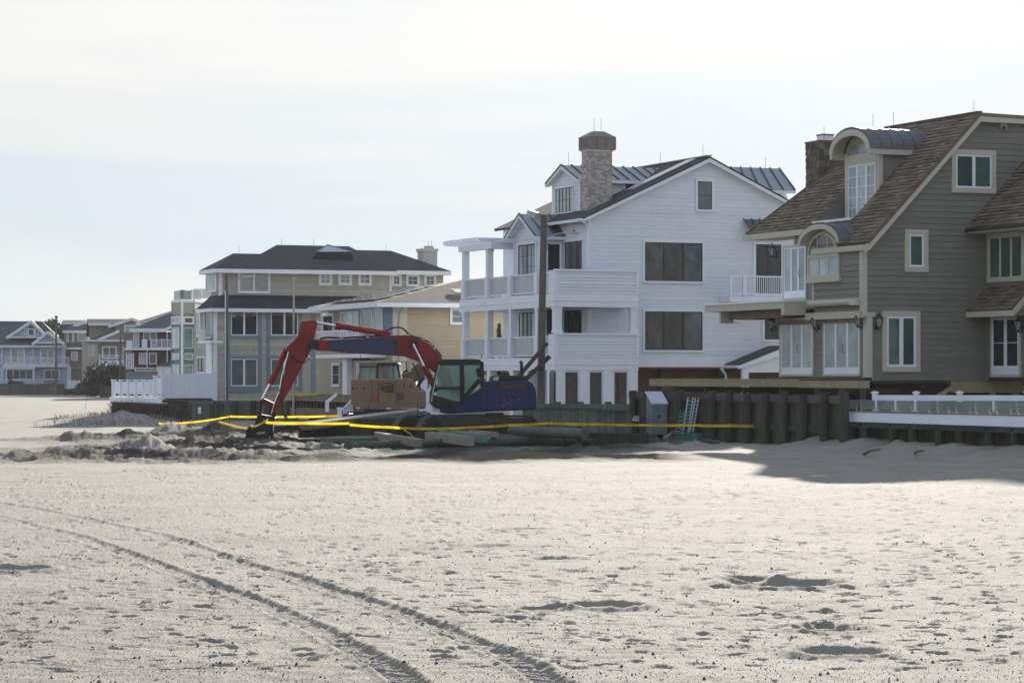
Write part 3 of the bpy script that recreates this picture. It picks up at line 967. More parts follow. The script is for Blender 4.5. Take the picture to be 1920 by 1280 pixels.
MB().obox(cp, .3, .85, ztop_c + .08, ztop_c + .32, -.8, -.3).build('flue', white, chim)
MB().obox(cp, .28, .87, ztop_c + .32, ztop_c + .38, -.82, -.28).build('flue_cap', mat('flue_red', (.25, .09, .07)), chim)
for (u, v, Y) in [(1545, 262, 113.0), (1637, 238, 108), (1675, 237, 108), (1826, 215, 105.9)]:
    lightning_rod(gh, [(u - CX) / F * Y, Y, H + (HY - v) / F * Y], .55)
# wing at the right edge: shingle roof, window wall, doors
Wp = Plane((O0 + 5.6 * A2)[:2], TH + 90)
za = Gp.az(1812, 428)[1]
MB().apoly(Wp, [(-7, 2.3), (0, 2.3), (0, 8.5), (-7, 8.5)], -.02, -3).build('wing_wall', sage, gh)
siding(gh, Wp, [(-6, 2.35), (-.02, 2.35), (-.02, 8.3), (-6, 8.3)], .232, sage)
WW = (A2 + 1.02 * Z3) / sl
shingle_roof(gh, O0 + 4.72 * A2 + Z3 * za, -T2, WW, [[(0, 0), (6.2, 0), (6.2, 4.6), (0, 4.6)]], cedar, course=.205, state=st, limit=275)
MB().bar(O0 + 4.68 * A2 + Z3 * (za - .08) - .0 * T2, O0 + 4.68 * A2 + Z3 * (za - .08) - 6.2 * T2, .14, .13).build('gutter', dark_metal, gh)
MB().bar(O0 + 4.76 * A2 + Z3 * (za - .0) - .01 * T2 + .0 * A2, O0 + 4.66 * A2 + Z3 * (za + .0) - 6.2 * T2, .04, .05).build('gutter_lip', steel, gh)
MB().obox(Wp, -6.2, 0, za - .22, za - .15, 0, .85).build('soffit', cream, gh)
window(gh, Wp, 1850, 436, 1919, 528, cream, cream, win_green, 3, (1, 1), .14, .06, deep=.09)
dw = window(gh, Wp, 1856, 590, 1912, 707, cream, white, win_dark, 2, (1, 2), .1, .1, name='french_door', bottom=.35, deep=.09)
MB().pbox(Wp, 1854, 707, 1913, 714, 0, .25).build('door_sill', dark_metal, gh)
lantern(gh, Wp, 1909, 610, d=.0)
pz0 = Gp.az(1812, 583)[1]
q0 = O0 + 4.72 * A2 + Z3 * pz0
pe = Plane((O0 + 4.72 * A2)[:2], TH + 90).az(1899, 583)[0]
shingle_roof(gh, q0, -T2, WW, [[(0, 0), (-pe, 0), (-pe, 1.4), (0, 1.4)]], cedar, course=.205, state=st, limit=300)
MB().bar(q0 - Z3 * .15, q0 - Z3 * .15 + pe * T2, .06, .22).build('fascia_board', cream, gh)
MB().prism([q0 + pe * T2 - Z3 * .28, q0 + pe * T2 - Z3 * .02, q0 + pe * T2 + WW * 2.2 - Z3 * .02, q0 + pe * T2 + WW * 2.2 - Z3 * .28], -T2 * .08).build('rake_board', cream, gh)
MB().prism([q0 + pe * T2 - Z3 * .24 + A2 * .1, q0 + pe * T2 + WW * 2.2 - Z3 * .1, q0 + pe * T2 + A2 * 1.6 - Z3 * .24], T2 * .1).build('gable_infill', sage, gh)
# underside and beams
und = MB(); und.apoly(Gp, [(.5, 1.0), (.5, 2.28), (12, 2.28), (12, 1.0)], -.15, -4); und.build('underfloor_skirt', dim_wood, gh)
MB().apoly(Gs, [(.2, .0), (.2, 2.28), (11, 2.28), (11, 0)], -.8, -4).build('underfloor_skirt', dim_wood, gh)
MB().ppoly(Gp, [(1783, 714), (1960, 714), (1960, 736), (1783, 736)], -.1, .08).build('floor_beam', new_wood, gh)
MB().ppoly(Gp, [(1625, 713), (1783, 713), (1783, 718), (1625, 718)], -.1, .1).build('sill_plate', dark_metal, gh)
MB().ppoly(Gp, [(1755, 741), (1783, 724), (1786, 730), (1768, 743)], .0, .1).build('brace', new_wood, gh)
for u in (1862, 1905):
    MB().pbox(Gp, u - 5, 736, u + 5, 775, -.1, .05).build('post', new_wood, gh)
# timber platform frame running along the seaward side
pf = thing('platform_frame', 'new yellowish timber platform frame running out over the bulkhead, unfinished', 'platform', tuple(Gs.pt(8, 2.0, 1)))
Pf = Gs.off(1.2)
aR_ = Pf.az(1628, 718)[0]; aM = Pf.az(1497, 718)[0]; aL_ = Pf.az(1217, 718)[0]
zt_ = H - (711.5 - HY) / F * 110
MB().obox(Pf, aM, aL_, 2.07, 2.36, -.06, 0).build('rim_board', new_wood, pf)
MB().obox(Pf, aR_, aM, 2.05, 2.33, -.06, -.004).build('rim_board', new_wood, pf)
x = aM
while x < aL_ - .2:
    MB().obox(Pf, x, x + .14, 2.365, 2.395, -2.0, .02).build('deck_board', new_wood, pf); x += .15
for u in (1515, 1560, 1600, 1450, 1380, 1310):
    a = Pf.az(u, 730)[0]; MB().obox(Pf, a - .09, a + .09, 0, 2.05, -.5, -.32).build('post', old_wood, pf)
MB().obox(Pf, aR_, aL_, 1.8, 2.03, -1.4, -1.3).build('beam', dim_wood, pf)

# ------------------------------------------------------------------ timber bulkhead with round piles
bw_ang = math.degrees(atan2(21.0, -6.17))
Bp = Plane((11.07, 90), bw_ang)
bk = thing('timber_bulkhead', 'dark timber bulkhead of round piles and sheet planks under the grey house', 'bulkhead', (8, 100, 0))


def pile(pl, u, z1, r, d, parent, Y=None):
    a = pl.az(u, 780, d)[0]
    lean = random.uniform(-.02, .02)
    MB().tube([pl.pt(a, -.4, d), pl.pt(a + lean, z1 * .55, d), pl.pt(a + lean * 1.5, z1, d)], r * random.uniform(1.0, 1.08), 12, r * .95).build('pile', pile_wood, parent, smooth=False)


for u in (1187, 1213, 1245, 1275, 1303, 1335, 1368, 1402, 1436, 1470, 1507, 1546, 1583):
    pile(Bp, u, 1.93 + random.uniform(-.06, .05), .165, .1, bk)
aE = Bp.az(1180, 760)[0]
x = 0.0
while x < aE:
    MB().obox(Bp, x + .006, x + .27, -.4, 1.62 + random.uniform(-.03, .05), -.20 + random.uniform(-.012, .012), -.12).build('plank', old_wood, bk); x += .275
x = -.1
while x < aE:
    x2 = min(x + random.uniform(3.2, 4.8), aE); MB().obox(Bp, x + .01, x2, 1.58, 1.86, -.10, .03).build('cap_board', old_wood, bk); x = x2
MB().obox(Bp, -.1, aE, .55, .78, -.11, -.0).build('waler', pile_wood, bk)

# ------------------------------------------------------------------ raised deck with white fascia at the right edge
Kp = Plane((11.3, 90), TH + 90)
dk_ = thing('raised_deck', 'raised deck on timber piles with white fascia, glass panels and white rail', 'deck', (13.5, 85, 0))
aL_ = Kp.az(1578, 780, .1)[0]; aR_ = -14.0
MB().obox(Kp, aR_, aL_, .99, 1.31, .0, .1).build('fascia', white_vinyl, dk_)
x = -3.0 - 11
while x < aL_ - .05:
    x += 0
    MB().obox(Kp, x, x + .145, 1.315, 1.345, -4.2, .12).build('deck_board', brown_wood, dk_); x += .152
for a0 in (-14, -9.3, -4.6):
    MB().obox(Kp, a0 + .005, min(a0 + 4.7, aL_), .80, .985, -.08, .06).build('beam', pile_wood, dk_)
for u in (1600, 1622, 1676, 1713, 1763, 1802, 1856, 1905, 1955):
    a = Kp.az(u, 820, -.1)[0]
    MB().tube([Kp.pt(a, -.3, -.1), Kp.pt(a, .8, -.1)], .17, 10, .16).build('pile', pile_wood, dk_)
    MB().tube([Kp.pt(a, .9, .05), Kp.pt(a, .9, .10)], .05, 6).build('bolt', dark_metal, dk_)
x = aR_
while x < aL_ + .6:
    MB().obox(Kp, x + .006, x + .24, -.3, .95, -.62 + random.uniform(-.015, .015), -.52).build('plank', old_wood, dk_); x += .245
# glass panels on spigots along the edge
gu = [1584, 1609, 1612, 1636]
spans = [(1583, 1609), (1612, 1640), (1644, 1676), (1680, 1713), (1717, 1745), (1756, 1782), (1790, 1823), (1827, 1860), (1866, 1900), (1905, 1945)]
for (u0, u1) in spans:
    a0 = Kp.az(u0, 760, -.1)[0]; a1 = Kp.az(u1, 760, -.1)[0]
    MB().obox(Kp, a1, a0, 1.40, 1.72, -.112, -.1).build('glass_panel', cgl, dk_)
    for a in (a0 - .12 * abs(a0 - a1), a1 + .12 * abs(a0 - a1)):
        MB().obox(Kp, a - .022, a + .022, 1.345, 1.53, -.125, -.085).build('spigot', steel, dk_)
# white railing set back on the deck
Rl = Plane((0, 88.6), 1.5); Rl.P = V3([(1640 - CX) / F * 89.2, 89.2]); Rl.A = V3([cos(radians(-12)), sin(radians(-12))]); Rl.N = V3([sin(radians(-12)), -cos(radians(-12))])
pp = []
for u in (1640, 1717.5, 1799, 1926):
    a, _ = Rl.az(u, 745); pp.append(a)
    ztp = H - (737 - HY) / F * (89.2 - .2 * a)
    MB().obox(Rl, a - .09, a + .09, 1.345, ztp, -.18, 0).build('rail_post', white_vinyl, dk_)
    cpz = MB(); cpz.obox(Rl, a - .125, a + .125, ztp, ztp + .05, -.215, .035)
    cpz.loft([Rl.pt(a + i * .09, ztp + .05, -.09 + j * .09) for i, j in ((-1, -1), (1, -1), (1, 1), (-1, 1))], [Rl.pt(a + i * .02, ztp + .075, -.09 + j * .02) for i, j in ((-1, -1), (1, -1), (1, 1), (-1, 1))])
    cpz.build('post_cap', white_vinyl, dk_)
for i in range(3):
    z1_ = H - (740.5 - HY) / F * 88.9
    MB().obox(Rl, pp[i] + .09, pp[i + 1] - .09, z1_ - .19, z1_, -.13, -.05).build('top_rail', white_vinyl, dk_)
    am = (pp[i] + pp[i + 1]) / 2
    MB().obox(Rl, am - .035, am + .035, 1.345, z1_ - .19, -.12, -.06).build('mid_post', white_vinyl, dk_)
    for (b0_, b1_) in ((pp[i] + .1, am - .04), (am + .04, pp[i + 1] - .1)):
        MB().obox(Rl, b0_, b1_, 1.40, z1_ - .2, -.095, -.085).build('rail_glass', cgl, dk_)
# ------------------------------------------------------------------ white clapboard house with porches
WP = V3([3.66, 128.0]); wh = thing('beach_house', 'white three storey clapboard house with stacked porches, pergola and brick chimney', 'house', (3.66, 128, 0))
Wf = Plane(WP, TH); Ws = Plane(WP, TH + 90)
Pf = Wf.off(1.5); Ps = Ws.off(2.4)
O1 = V3([WP[0], WP[1], 0])
aP, zP = Wf.az(1330, 293, .35)
aE, zE = Wf.az(1093, 407, .35)
slW = (zP - zE) / (aP - aE)
ROOF_T = 11.0


def RW(s, t, dz=0):
    return O1 + s * A2 + t * T2 + Z3 * (zE + slW * (s - aE) + dz)


def roof_hit(u, v, O, n):
    r = V3([(u - CX) / F, 1, -(v - HY) / F]); o = V3([0, 0, H])
    return o + r * (((O - o) @ n) / (r @ n))


zb = Wf.az(1250, 672)[1]
wpoly = [(0, zb), (0, zE + slW * (0 - aE) - .16), (aP, zP - .18), (2 * aP, zE + slW * (0 - aE) - .16), (2 * aP, zb)]
MB().apoly(Wf, wpoly, -.02, -10.8).build('wall', white_board, wh)
siding(wh, Wf, [(.16, zb)] + [(max(.16, p[0]), p[1]) for p in wpoly[1:]], .19, white_board, butt=.022)
siding(wh, Ws, [(.1, zb), (5.5, zb), (5.5, zE + .1), (.1, zE + .1)], .19, white_board)
MB().obox(Wf, -.02, .17, zb, zE + .2, -.04, .045).build('corner_board', white, wh)
MB().obox(Ws, -.02, .15, zb, zE + .1, -.04, .04).build('corner_board', white, wh)
MB().pbox(Wf, 1196, 672, 1460, 688, -.05, .06).build('band_board', white, wh)
lowz = 0.0
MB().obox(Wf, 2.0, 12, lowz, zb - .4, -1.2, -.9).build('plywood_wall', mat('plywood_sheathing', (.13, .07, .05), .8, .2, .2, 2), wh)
MB().obox(Ws, 0.2, 10.5, lowz, zb, -.5, -.3).build('ground_floor_wall', white_board, wh)
MB().obox(Wf, -.1, 12, zb - .5, zb - .38, -8, -.06).build('floor_slab', brown_wood, wh)
for u in (1240, 1345):
    MB().pbox(Wf, u, 688, u + 9, 760, -.7, -.45).build('post', old_wood, wh)
# roof
for side_ in (0, 1):
    if side_ == 0:
        pts = [RW(aE, -.4), RW(aE, ROOF_T), RW(aP, ROOF_T), RW(aP, -.4)]
    else:
        pts = [RW(aP, -.4), RW(aP, ROOF_T), RW(aE, ROOF_T) + A2 * 2 * (aP - aE), RW(aE, -.4) + A2 * 2 * (aP - aE)]
    roof_slab(wh, pts, asphalt, .13)
MB().apoly(Wf, [(aE, zE - .24), (aE, zE - .10), (aP, zP - .10), (2 * aP - aE, zE - .10), (2 * aP - aE, zE - .24), (aP, zP - .28)], .30, .42).build('rake_board', white, wh)
MB().apoly(Wf, [(aE, zE - .22), (aE, zE - .14), (aP, zP - .14), (2 * aP - aE, zE - .14), (2 * aP - aE, zE - .22), (aP, zP - .22)], 0, .3).build('soffit', white, wh)
MB().bar(RW(aE - .06, -.38, -.1), RW(aE - .06, 6.6, -.1), .14, .14).build('gutter', white, wh)
MB().tube([Wf.px(1083, 411, .4), Wf.px(1098, 419, .12), Wf.px(1103, 428, .1), Wf.px(1103, 505, .1)], .05, 6).build('downspout', white, wh)
MB().bar(RW(aP, -.4, .03), RW(aP, ROOF_T, .03), .25, .06).build('ridge_cap', zinc, wh)
nW = np.cross(A2 + slW * Z3, T2)
# pale metal strip and skylights beside the rake
p0 = RW(3.9, .35); p1 = RW(6.1, .35)
MB().prism([RW(2.6, .5, .03), RW(2.6, 1.5, .03), RW(6.0, 1.5, .03), RW(6.0, .5, .03)], Z3 * .07).build('roof_flashing', zinc, wh)
# seam-metal gable dormer looking out to sea
nrm_ = nW / np.linalg.norm(nW)


def seam_roof(parent, R0, R1, E0, E1, n, m, thick=.06):
    """standing-seam slope between ridge R0-R1 and eave E0-E1, n panels"""
    R0, R1, E0, E1 = map(V3, (R0, R1, E0, E1))
    for k in range(n):
        t0, t1 = k / n, (k + 1) / n
        roof_slab(parent, [E0 + (E1 - E0) * t0, E0 + (E1 - E0) * (t1 - .006), R0 + (R1 - R0) * (t1 - .006), R0 + (R1 - R0) * t0], m, thick, 'roof_panel')
    for k in range(n + 1):
        a, b = E0 + (E1 - E0) * k / n, R0 + (R1 - R0) * k / n
        MB().bar(a + Z3 * .03, b + Z3 * .03, .05, .07).build('roof_seam', zinc_dark, parent)


def sea_gable(parent, pl_s, uL, vL, uP, vP, uR, vR, length, over, wallz, m, npan, wall_m, base_z):
    """small gable facing the sea on plane pl_s (outline of its roof given in the photo); ridge runs inland"""
    aL, zL = pl_s.az(uL, vL, over); aR, zR = pl_s.az(uR, vR, over); aPk, zPk = pl_s.az(uP, vP, over)
    ze = (zL + zR) / 2; am = (aL + aR) / 2; hw = (aL - aR) / 2
    inn = -pl_s.N; inn = V3([inn[0], inn[1], 0])
    pk = pl_s.pt(am, zPk, over); eR = pl_s.pt(aR, ze, over); eL = pl_s.pt(aL, ze, over)
    seam_roof(parent, pk, pk + inn * length, eR, eR + inn * length, npan, m)
    seam_roof(parent, pk, pk + inn * length, eL, eL + inn * length, npan, m)
    dz = .16
    MB().apoly(pl_s, [(aR, ze - dz), (aR, ze - .05), (am, zPk - .05), (aL, ze - .05), (aL, ze - dz), (am, zPk - dz * 1.25)], over - .08, over + .01).build('rake_board', white, parent)
    MB().apoly(pl_s, [(aR, ze - .14), (aR, ze - .07), (am, zPk - .07), (aL, ze - .07), (aL, ze - .14), (am, zPk - .15)], 0, over - .08).build('soffit', white, parent)
    wl_, wr_ = aL - .28, aR + .28
    zw = ze + (zPk - ze) * .28 / hw - .1
    MB().apoly(pl_s, [(wr_, base_z), (wr_, zw), (am, zPk - .12), (wl_, zw), (wl_, base_z)], -length + .3, 0).build('dormer_wall', wall_m, parent)
    siding(parent, pl_s, [(wr_, base_z), (wr_, zw), (am, zPk - .12), (wl_, zw), (wl_, base_z)], .19, wall_m, joined=False)
    MB().obox(pl_s, wr_ - .02, wr_ + .12, base_z, zw, -.1, .04).build('corner_board', white, parent)
    MB().obox(pl_s, wl_ - .12, wl_ + .02, base_z, zw, -.1, .04).build('corner_board', white, parent)
    MB().bar(eR - Z3 * .09, eR + inn * length - Z3 * .09, .10, .15).build('fascia_board', white, parent)
    return wr_, wl_, ze, zPk, am


h1 = roof_hit(1036, 402, RW(0, 0), nrm_)
s1 = float((h1 - O1) @ A2)
D1 = Ws.off(-max(.4, s1))
wr_, wl_, ze_, zpk_, am_ = sea_gable(wh, D1, 1022, 345, 1050, 310, 1083, 336, 5.6, .3, 0, zinc, 10, white_board, RW(max(.4, s1), 0)[2] - .5)
window(wh, D1, 1040, 350, 1074, 400, white, dark_metal, win_pale, 5, (1, 2), .06, .035, deep=.09)
sp = Plane(WP + wr_ * T2[:2], TH)
ss = max(.4, s1)
zz1 = lambda s: zE + slW * (s - aE)
sw_ = (ze_ - .2 - zE) / slW + aE
siding(wh, sp, [(ss, zz1(ss)), (ss, ze_ - .15), (sw_, ze_ - .15)], .19, white_board)
window(wh, sp, 1171, 342, 1216, 361, white, dark_metal, win_dark, 4, (1, 1), .05, .03, deep=.09)
# brick chimney with metal shroud
c0 = roof_hit(1104, 394, RW(0, 0), nrm_)
cf = Plane(c0[:2], TH); csd = Plane(c0[:2], TH + 90)
cw = cf.az(1148, 330)[0]; cd = csd.az(1091, 330)[0]
zc1 = cf.az(1125, 281)[1]
mort = mat('brick_mortar', (.40, .38, .36), .9, .05, .1, 6)
brick_m = mat('washed_brick', (.35, .315, .30), .85, .15, .15, 8, .15, col2=(.50, .48, .465))
chy = MB().apoly(cf, [(.0, c0[2] - 1.2), (0, zc1), (cw, zc1), (cw, c0[2] - .2)], -cd, -.012).build('chimney', mort, wh)
bk_unit = {}
for (pl, wid) in ((cf, cw), (csd, cd)):
    z = c0[2] - (.9 if pl is csd else .6); row = 0
    R = np.array([[pl.A[0], 0, pl.N[0]], [pl.A[1], 0, pl.N[1]], [0, 1, 0]])
    if 'u' not in bk_unit:
        b = MB(); b.box(0, 1, 0, 1, 0, 1); u_ = b.mesh('brick'); u_.materials.append(brick_m); bk_unit['u'] = u_
    while z < zc1 - .02:
        x = 0.0; first = .21 if row % 2 else .105
        while x < wid - .015:
            L_ = min(first if x == 0 else .215, wid - x)
            if x + L_ > .02:
                instance(bk_unit['u'], 'brick', chy, pl.pt(x, z, -.02), R, (L_ - .014, .088, .028 + random.uniform(0, .012)))
            x += L_
        z += .102; row += 1
tp = mat('taupe_metal', (.19, .175, .155), .5, .05, .06, 3, .4)
e_ = .12
cap = MB().apoly(cf, [(-e_, zc1 + .0), (-e_, zc1 + .62), (cw + e_, zc1 + .62), (cw + e_, zc1)], -cd - e_, e_).build('chimney_shroud', tp, chy)
zc2 = zc1 + .62
q = [cf.pt(-e_ - .03, zc2, e_ + .03), cf.pt(cw + e_ + .03, zc2, e_ + .03), cf.pt(cw + e_ + .03, zc2, -cd - e_ - .03), cf.pt(-e_ - .03, zc2, -cd - e_ - .03)]
g_ = [cf.pt(cw * .3, zc2 + .3, -cd * .3), cf.pt(cw * .75, zc2 + .3, -cd * .3), cf.pt(cw * .75, zc2 + .3, -cd * .7), cf.pt(cw * .3, zc2 + .3, -cd * .7)]
MB().loft(q, g_).build('shroud_roof', tp, chy)
for k in range(4):
    a = -e_ + (cw + 2 * e_) * k / 3
    MB().obox(cf, a - .02, a + .02, zc1 + .02, zc2 - .01, e_, e_ + .025).build('shroud_rib', tp, chy)
for k in range(5):
    a = -e_ + (cd + 2 * e_) * (k + .5) / 5
    MB().obox(csd, a - .06, a - .0, zc1 + .1, zc2 - .08, e_ - .01, e_ + .012).build('louver_slot', dark_metal, chy)
MB().obox(cf, -.05, cw + .05, zc1 - .07, zc1, -cd - .05, .05).build('flashing', white, chy)
for (u, v, Y) in [(1114, 246, 131), (1127, 246, 131), (1066, 310, 131), (1238, 310, 131), (1318, 295, 129), (1435, 318, 134)]:
    lightning_rod(wh, [(u - CX) / F * Y, Y, H + (HY - v) / F * Y], .62)
# cross gable on the inland side: seam metal slope towards the beach
zr0 = Wf.az(1372, 315, -3.0)[1]
r0 = Wf.px(1372, 315, -3.0); r1 = Wf.px(1461, 316, -3.0); e0 = Wf.px(1410, 356, -.9); e1 = Wf.px(1491, 357, -.9)
e0[2] = e1[2]; r0[2] = r1[2]
seam_roof(wh, r0 - A2 * .6, r1, e0 - A2 * 1.5, e1, 6, zinc)
MB().bar(e0 - Z3 * .1, e1 - Z3 * .1, .1, .14).build('fascia_board', white, wh)
MB().prism([e1 - Z3 * .12, e1 - Z3 * .02, r1 - Z3 * .05, r1 - Z3 * .2], A2 * .05).build('rake_board', white, wh)
MB().prism([e0 - Z3 * .1 - A2 * .5 + T2 * .3, e1 - Z3 * .1 - A2 * .3 + T2 * .3, r1 - Z3 * .2 - A2 * .3, r0 - Z3 * .2], -Z3 * 2.2).build('dormer_wall', white_board, wh)
# gable windows and the two wide windows
win_refl = mat('mottled_reflection_glass', (.042, .054, .064), .06, .45, .95, 1.6, .5, stretch=(1, 1, .6))  # blotchy colour noise imitates reflections and curtains in the panes
window(wh, Wf, 1305, 336, 1339, 397, white, dark_metal, win_mid, 1, (1, 2), .11, .03)
window(wh, Wf, 1206, 451, 1321, 531, white, dark_metal, win_refl, 3, (1, 2), .10, .05)
window(wh, Wf, 1206, 580, 1321, 660, white, dark_metal, win_refl, 3, (1, 2), .10, .06)
window(wh, Wf, 1413, 453, 1470, 557, white, dark_metal, win_dark, 2, (1, 1), .14, .05, name='balcony_door')
window(wh, Wf, 1430, 590, 1475, 641, white, dark_metal, win_dark, 1, (1, 1), .12, .05)
MB().pbox(Wf, 1376, 596, 1387, 603, 0, .2).build('vent_hood', white, wh)
# little awning roof and side balcony at right
aw0_ = Wf.px(1394, 411, .05); aw1_ = aw0_ + A2 * 2.2; aw2 = Wf.px(1407, 433, .9); aw3 = aw2 + A2 * 2.2
seam_roof(wh, aw0_, aw1_, aw2, aw3, 5, zinc_dark)
MB().prism([aw0_ - Z3 * .12, aw0_, aw2, aw2 - Z3 * .12], A2 * .05).build('rake_board', white, wh)
Bq = Wf.off(1.15)
bl = MB(); bl.pbox(Bq, 1369, 556, 1475, 566, -1.1, 0); bl.build('balcony_floor', white, wh)
MB().pbox(Bq, 1394, 514, 1400, 556, -.1, .05).build('baluster_post', white, wh)
MB().pbox(Bq, 1369, 516, 1374, 556, -.1, 0).build('baluster_post', white, wh)
MB().pbox(Bq, 1374, 517, 1470, 520, -.06, .01).build('hand_rail', white, wh)
MB().pbox(Bq, 1374, 550, 1470, 553, -.06, .01).build('hand_rail', white, wh)
for k in range(24):
    u = 1377 + k * 3.9
    MB().pbox(Bq, u, 520, u + 1.1, 550, -.05, -.01).build('baluster', white, wh)
# shed roof over the side entry
E2 = Wf.off(1.6)
k0 = E2.px(1385, 687); k1 = E2.px(1470, 652)
MB().prism([k0, k1, k1 + Z3 * .12, k0 + Z3 * .12], T2 * 1.6).build('porch_roof', asphalt, wh)
MB().ppoly(E2, [(1385, 692), (1385, 686), (1472, 651), (1472, 664)], -.05, .05).build('rake_board', white, wh)
MB().ppoly(E2, [(1392, 690), (1472, 660), (1472, 698), (1405, 698)], -.12, -.06).build('gable_infill', white, wh)
MB().bar(k0 - A2 * .05, k0 - A2 * .05 + T2 * 1.6, .14, .13).build('gutter', white, wh)
MB().pbox(E2, 1392, 690, 1404, 760, -.2, -.02).build('post', white, wh)
MB().tube([E2.px(1352, 690, -1.4), E2.px(1357, 697, -1.4), E2.px(1361, 702, -1.4), E2.px(1361, 725, -1.4)], .06, 6).build('downspout', white, wh)

# porches: two decks, parapets, columns
aR_ = Pf.az(1197, 530)[0]; aC = Pf.az(1043, 530)[0]; tL = Ps.az(864, 540)[0]; tC = -1.5
zf_u = Pf.az(1043, 550)[1]; zf_ub = Pf.az(1043, 575)[1]; zf_l = Pf.az(1043, 670)[1]; zf_lb = Pf.az(1043, 694)[1]
zp_u = Pf.az(1043, 506)[1]; zp_l = Pf.az(1043, 626)[1]
for (zt_, zb_) in ((zf_u, zf_ub), (zf_l, zf_lb)):
    MB().obox(Pf, aC, aR_, zb_, zt_, -1.48, 0).build('porch_deck', white, wh)
    MB().obox(Pf, aC - .012, aR_ + .01, zb_ + (zt_ - zb_) * .45, zb_ + (zt_ - zb_) * .5, -.1, .025).build('trim_line', white, wh)
    MB().obox(Ps, tC + .02, tL + .2, zb_, zt_, -2.38, .0).build('porch_deck', white, wh)
    MB().obox(Ps, tC, tL + .2, zb_ + (zt_ - zb_) * .45, zb_ + (zt_ - zb_) * .5, -.1, .025).build('trim_line', white, wh)
for (zt_, zb_) in ((zp_u, zf_u), (zp_l, zf_l)):
    MB().obox(Pf, aC, aR_, zb_ - .0, zt_, -.2, -.02).build('parapet', white_board, wh)
    siding(wh, Pf.off(-.02), [(aC + .12, zb_), (aC + .12, zt_ - .08), (aR_ - .1, zt_ - .08), (aR_ - .1, zb_)], .155, white_board)
    MB().obox(Pf, aC - .04, aR_ + .04, zt_ - .05, zt_ + .05, -.26, .06).build('parapet_cap', white, wh)
    MB().obox(Pf, aR_ - .12, aR_ + .01, zb_, zt_ - .05, -.22, .03).build('corner_board', white, wh)
    MB().obox(Ps, tC - .0, tC + .75, zb_, zt_, -.2, .012).build('parapet', white, wh)
# lower porch columns
zc = zf_ub


def column(pl, a, z0, z1, d, w=.30):
    m = MB(); m.obox(pl, a - w / 2, a + w / 2, z0, z1, d - w, d)
    m.obox(pl, a - w / 2 - .03, a + w / 2 + .03, z1 - .12, z1 - .02, d - w - .03, d + .03)
    m.obox(pl, a - w / 2 - .03, a + w / 2 + .03, z0, z0 + .12, d - w - .03, d + .03)
    return m.build('column', white, wh)


column(Pf, Pf.az(1048, 600)[0], zp_l + .05, zf_ub, -.05, .36)
column(Pf, Pf.az(1190, 600)[0], zp_l + .05, zf_ub, -.05, .33)
pw_ = wh
post_u = [867.5, 912, 955, 1004.5]
for u in post_u:
    a = Ps.az(u, 600)[0]
    column(Ps, a, zf_l, zf_ub, -.02, .30)
    if u < 920:
        ztop_ = Ps.az(u, 467)[1]
        column(Ps, a, zf_u, ztop_, -.02, .30)
    MB().obox(Ps, a - .19, a + .19, zf_u, zp_u - .05, -.36, .03).build('rail_post', white, wh)
    MB().obox(Ps, a - .19, a + .19, zf_l, zp_l - .05, -.36, .03).build('rail_post', white, wh)
pu = [Ps.az(u, 600)[0] for u in post_u] + [tC + .75]
frost = mat('frosted_panel', (.40, .43, .45), .35, .05, .12, 1.5, .5)
for i in range(4):
    hi_, lo_ = pu[i] - .19, pu[i + 1] + (.19 if i < 3 else 0)
    for (zt_, zb_) in ((zp_u, zf_u), (zp_l, zf_l)):
        MB().obox(Ps, lo_, hi_, zt_ - .14, zt_ - .07, -.2, -.1).build('hand_rail', white, wh)
        MB().obox(Ps, lo_, hi_, zb_ + .08, zb_ + .14, -.2, -.1).build('hand_rail', white, wh)
        MB().obox(Ps, lo_, hi_, zb_ + .15, zt_ - .15, -.16, -.14).build('rail_panel', frost, wh)
# porch far-end return rail
for (zt_, zb_) in ((zp_u, zf_u), (zp_l, zf_l)):
    Pe = Plane((Ps.P + tL * Ps.A), TH)
    MB().obox(Pe, .2, 2.3, zb_ + .12, zt_ - .1, -.16, -.12).build('rail_panel', frost, wh)
# pergola
tg0 = Ps.az(922, 462)[0]; tg1 = Ps.az(860, 462)[0]; zg = Ps.az(912, 467)[1]
MB().obox(Ps, tg0, tg1, zg, zg + .30, -.30, .02).build('pergola_beam', white, wh)
Pg = Plane(Ps.P + Ps.az(915, 460)[0] * Ps.A, TH)
MB().obox(Pg, .05, 2.6, zg, zg + .30, -.2, .02).build('pergola_beam', white, wh)
for k in range(10):
    t = tg0 - .1 + (tg1 - tg0 + .35) * k / 9
    pr = Plane(Ps.P + t * Ps.A, TH)
    MB().apoly(pr, [(-.75, zg + .40), (-.55, zg + .301), (2.5, zg + .301), (2.5, zg + .52), (-.75, zg + .52)], -.04, .04).build('pergola_rafter', white, wh)
for k in range(7):
    a = -.6 + k * .5
    MB().obox(Pg, a, a + .05, zg + .525, zg + .575, -4.6, .05).build('pergola_slat', white, wh)
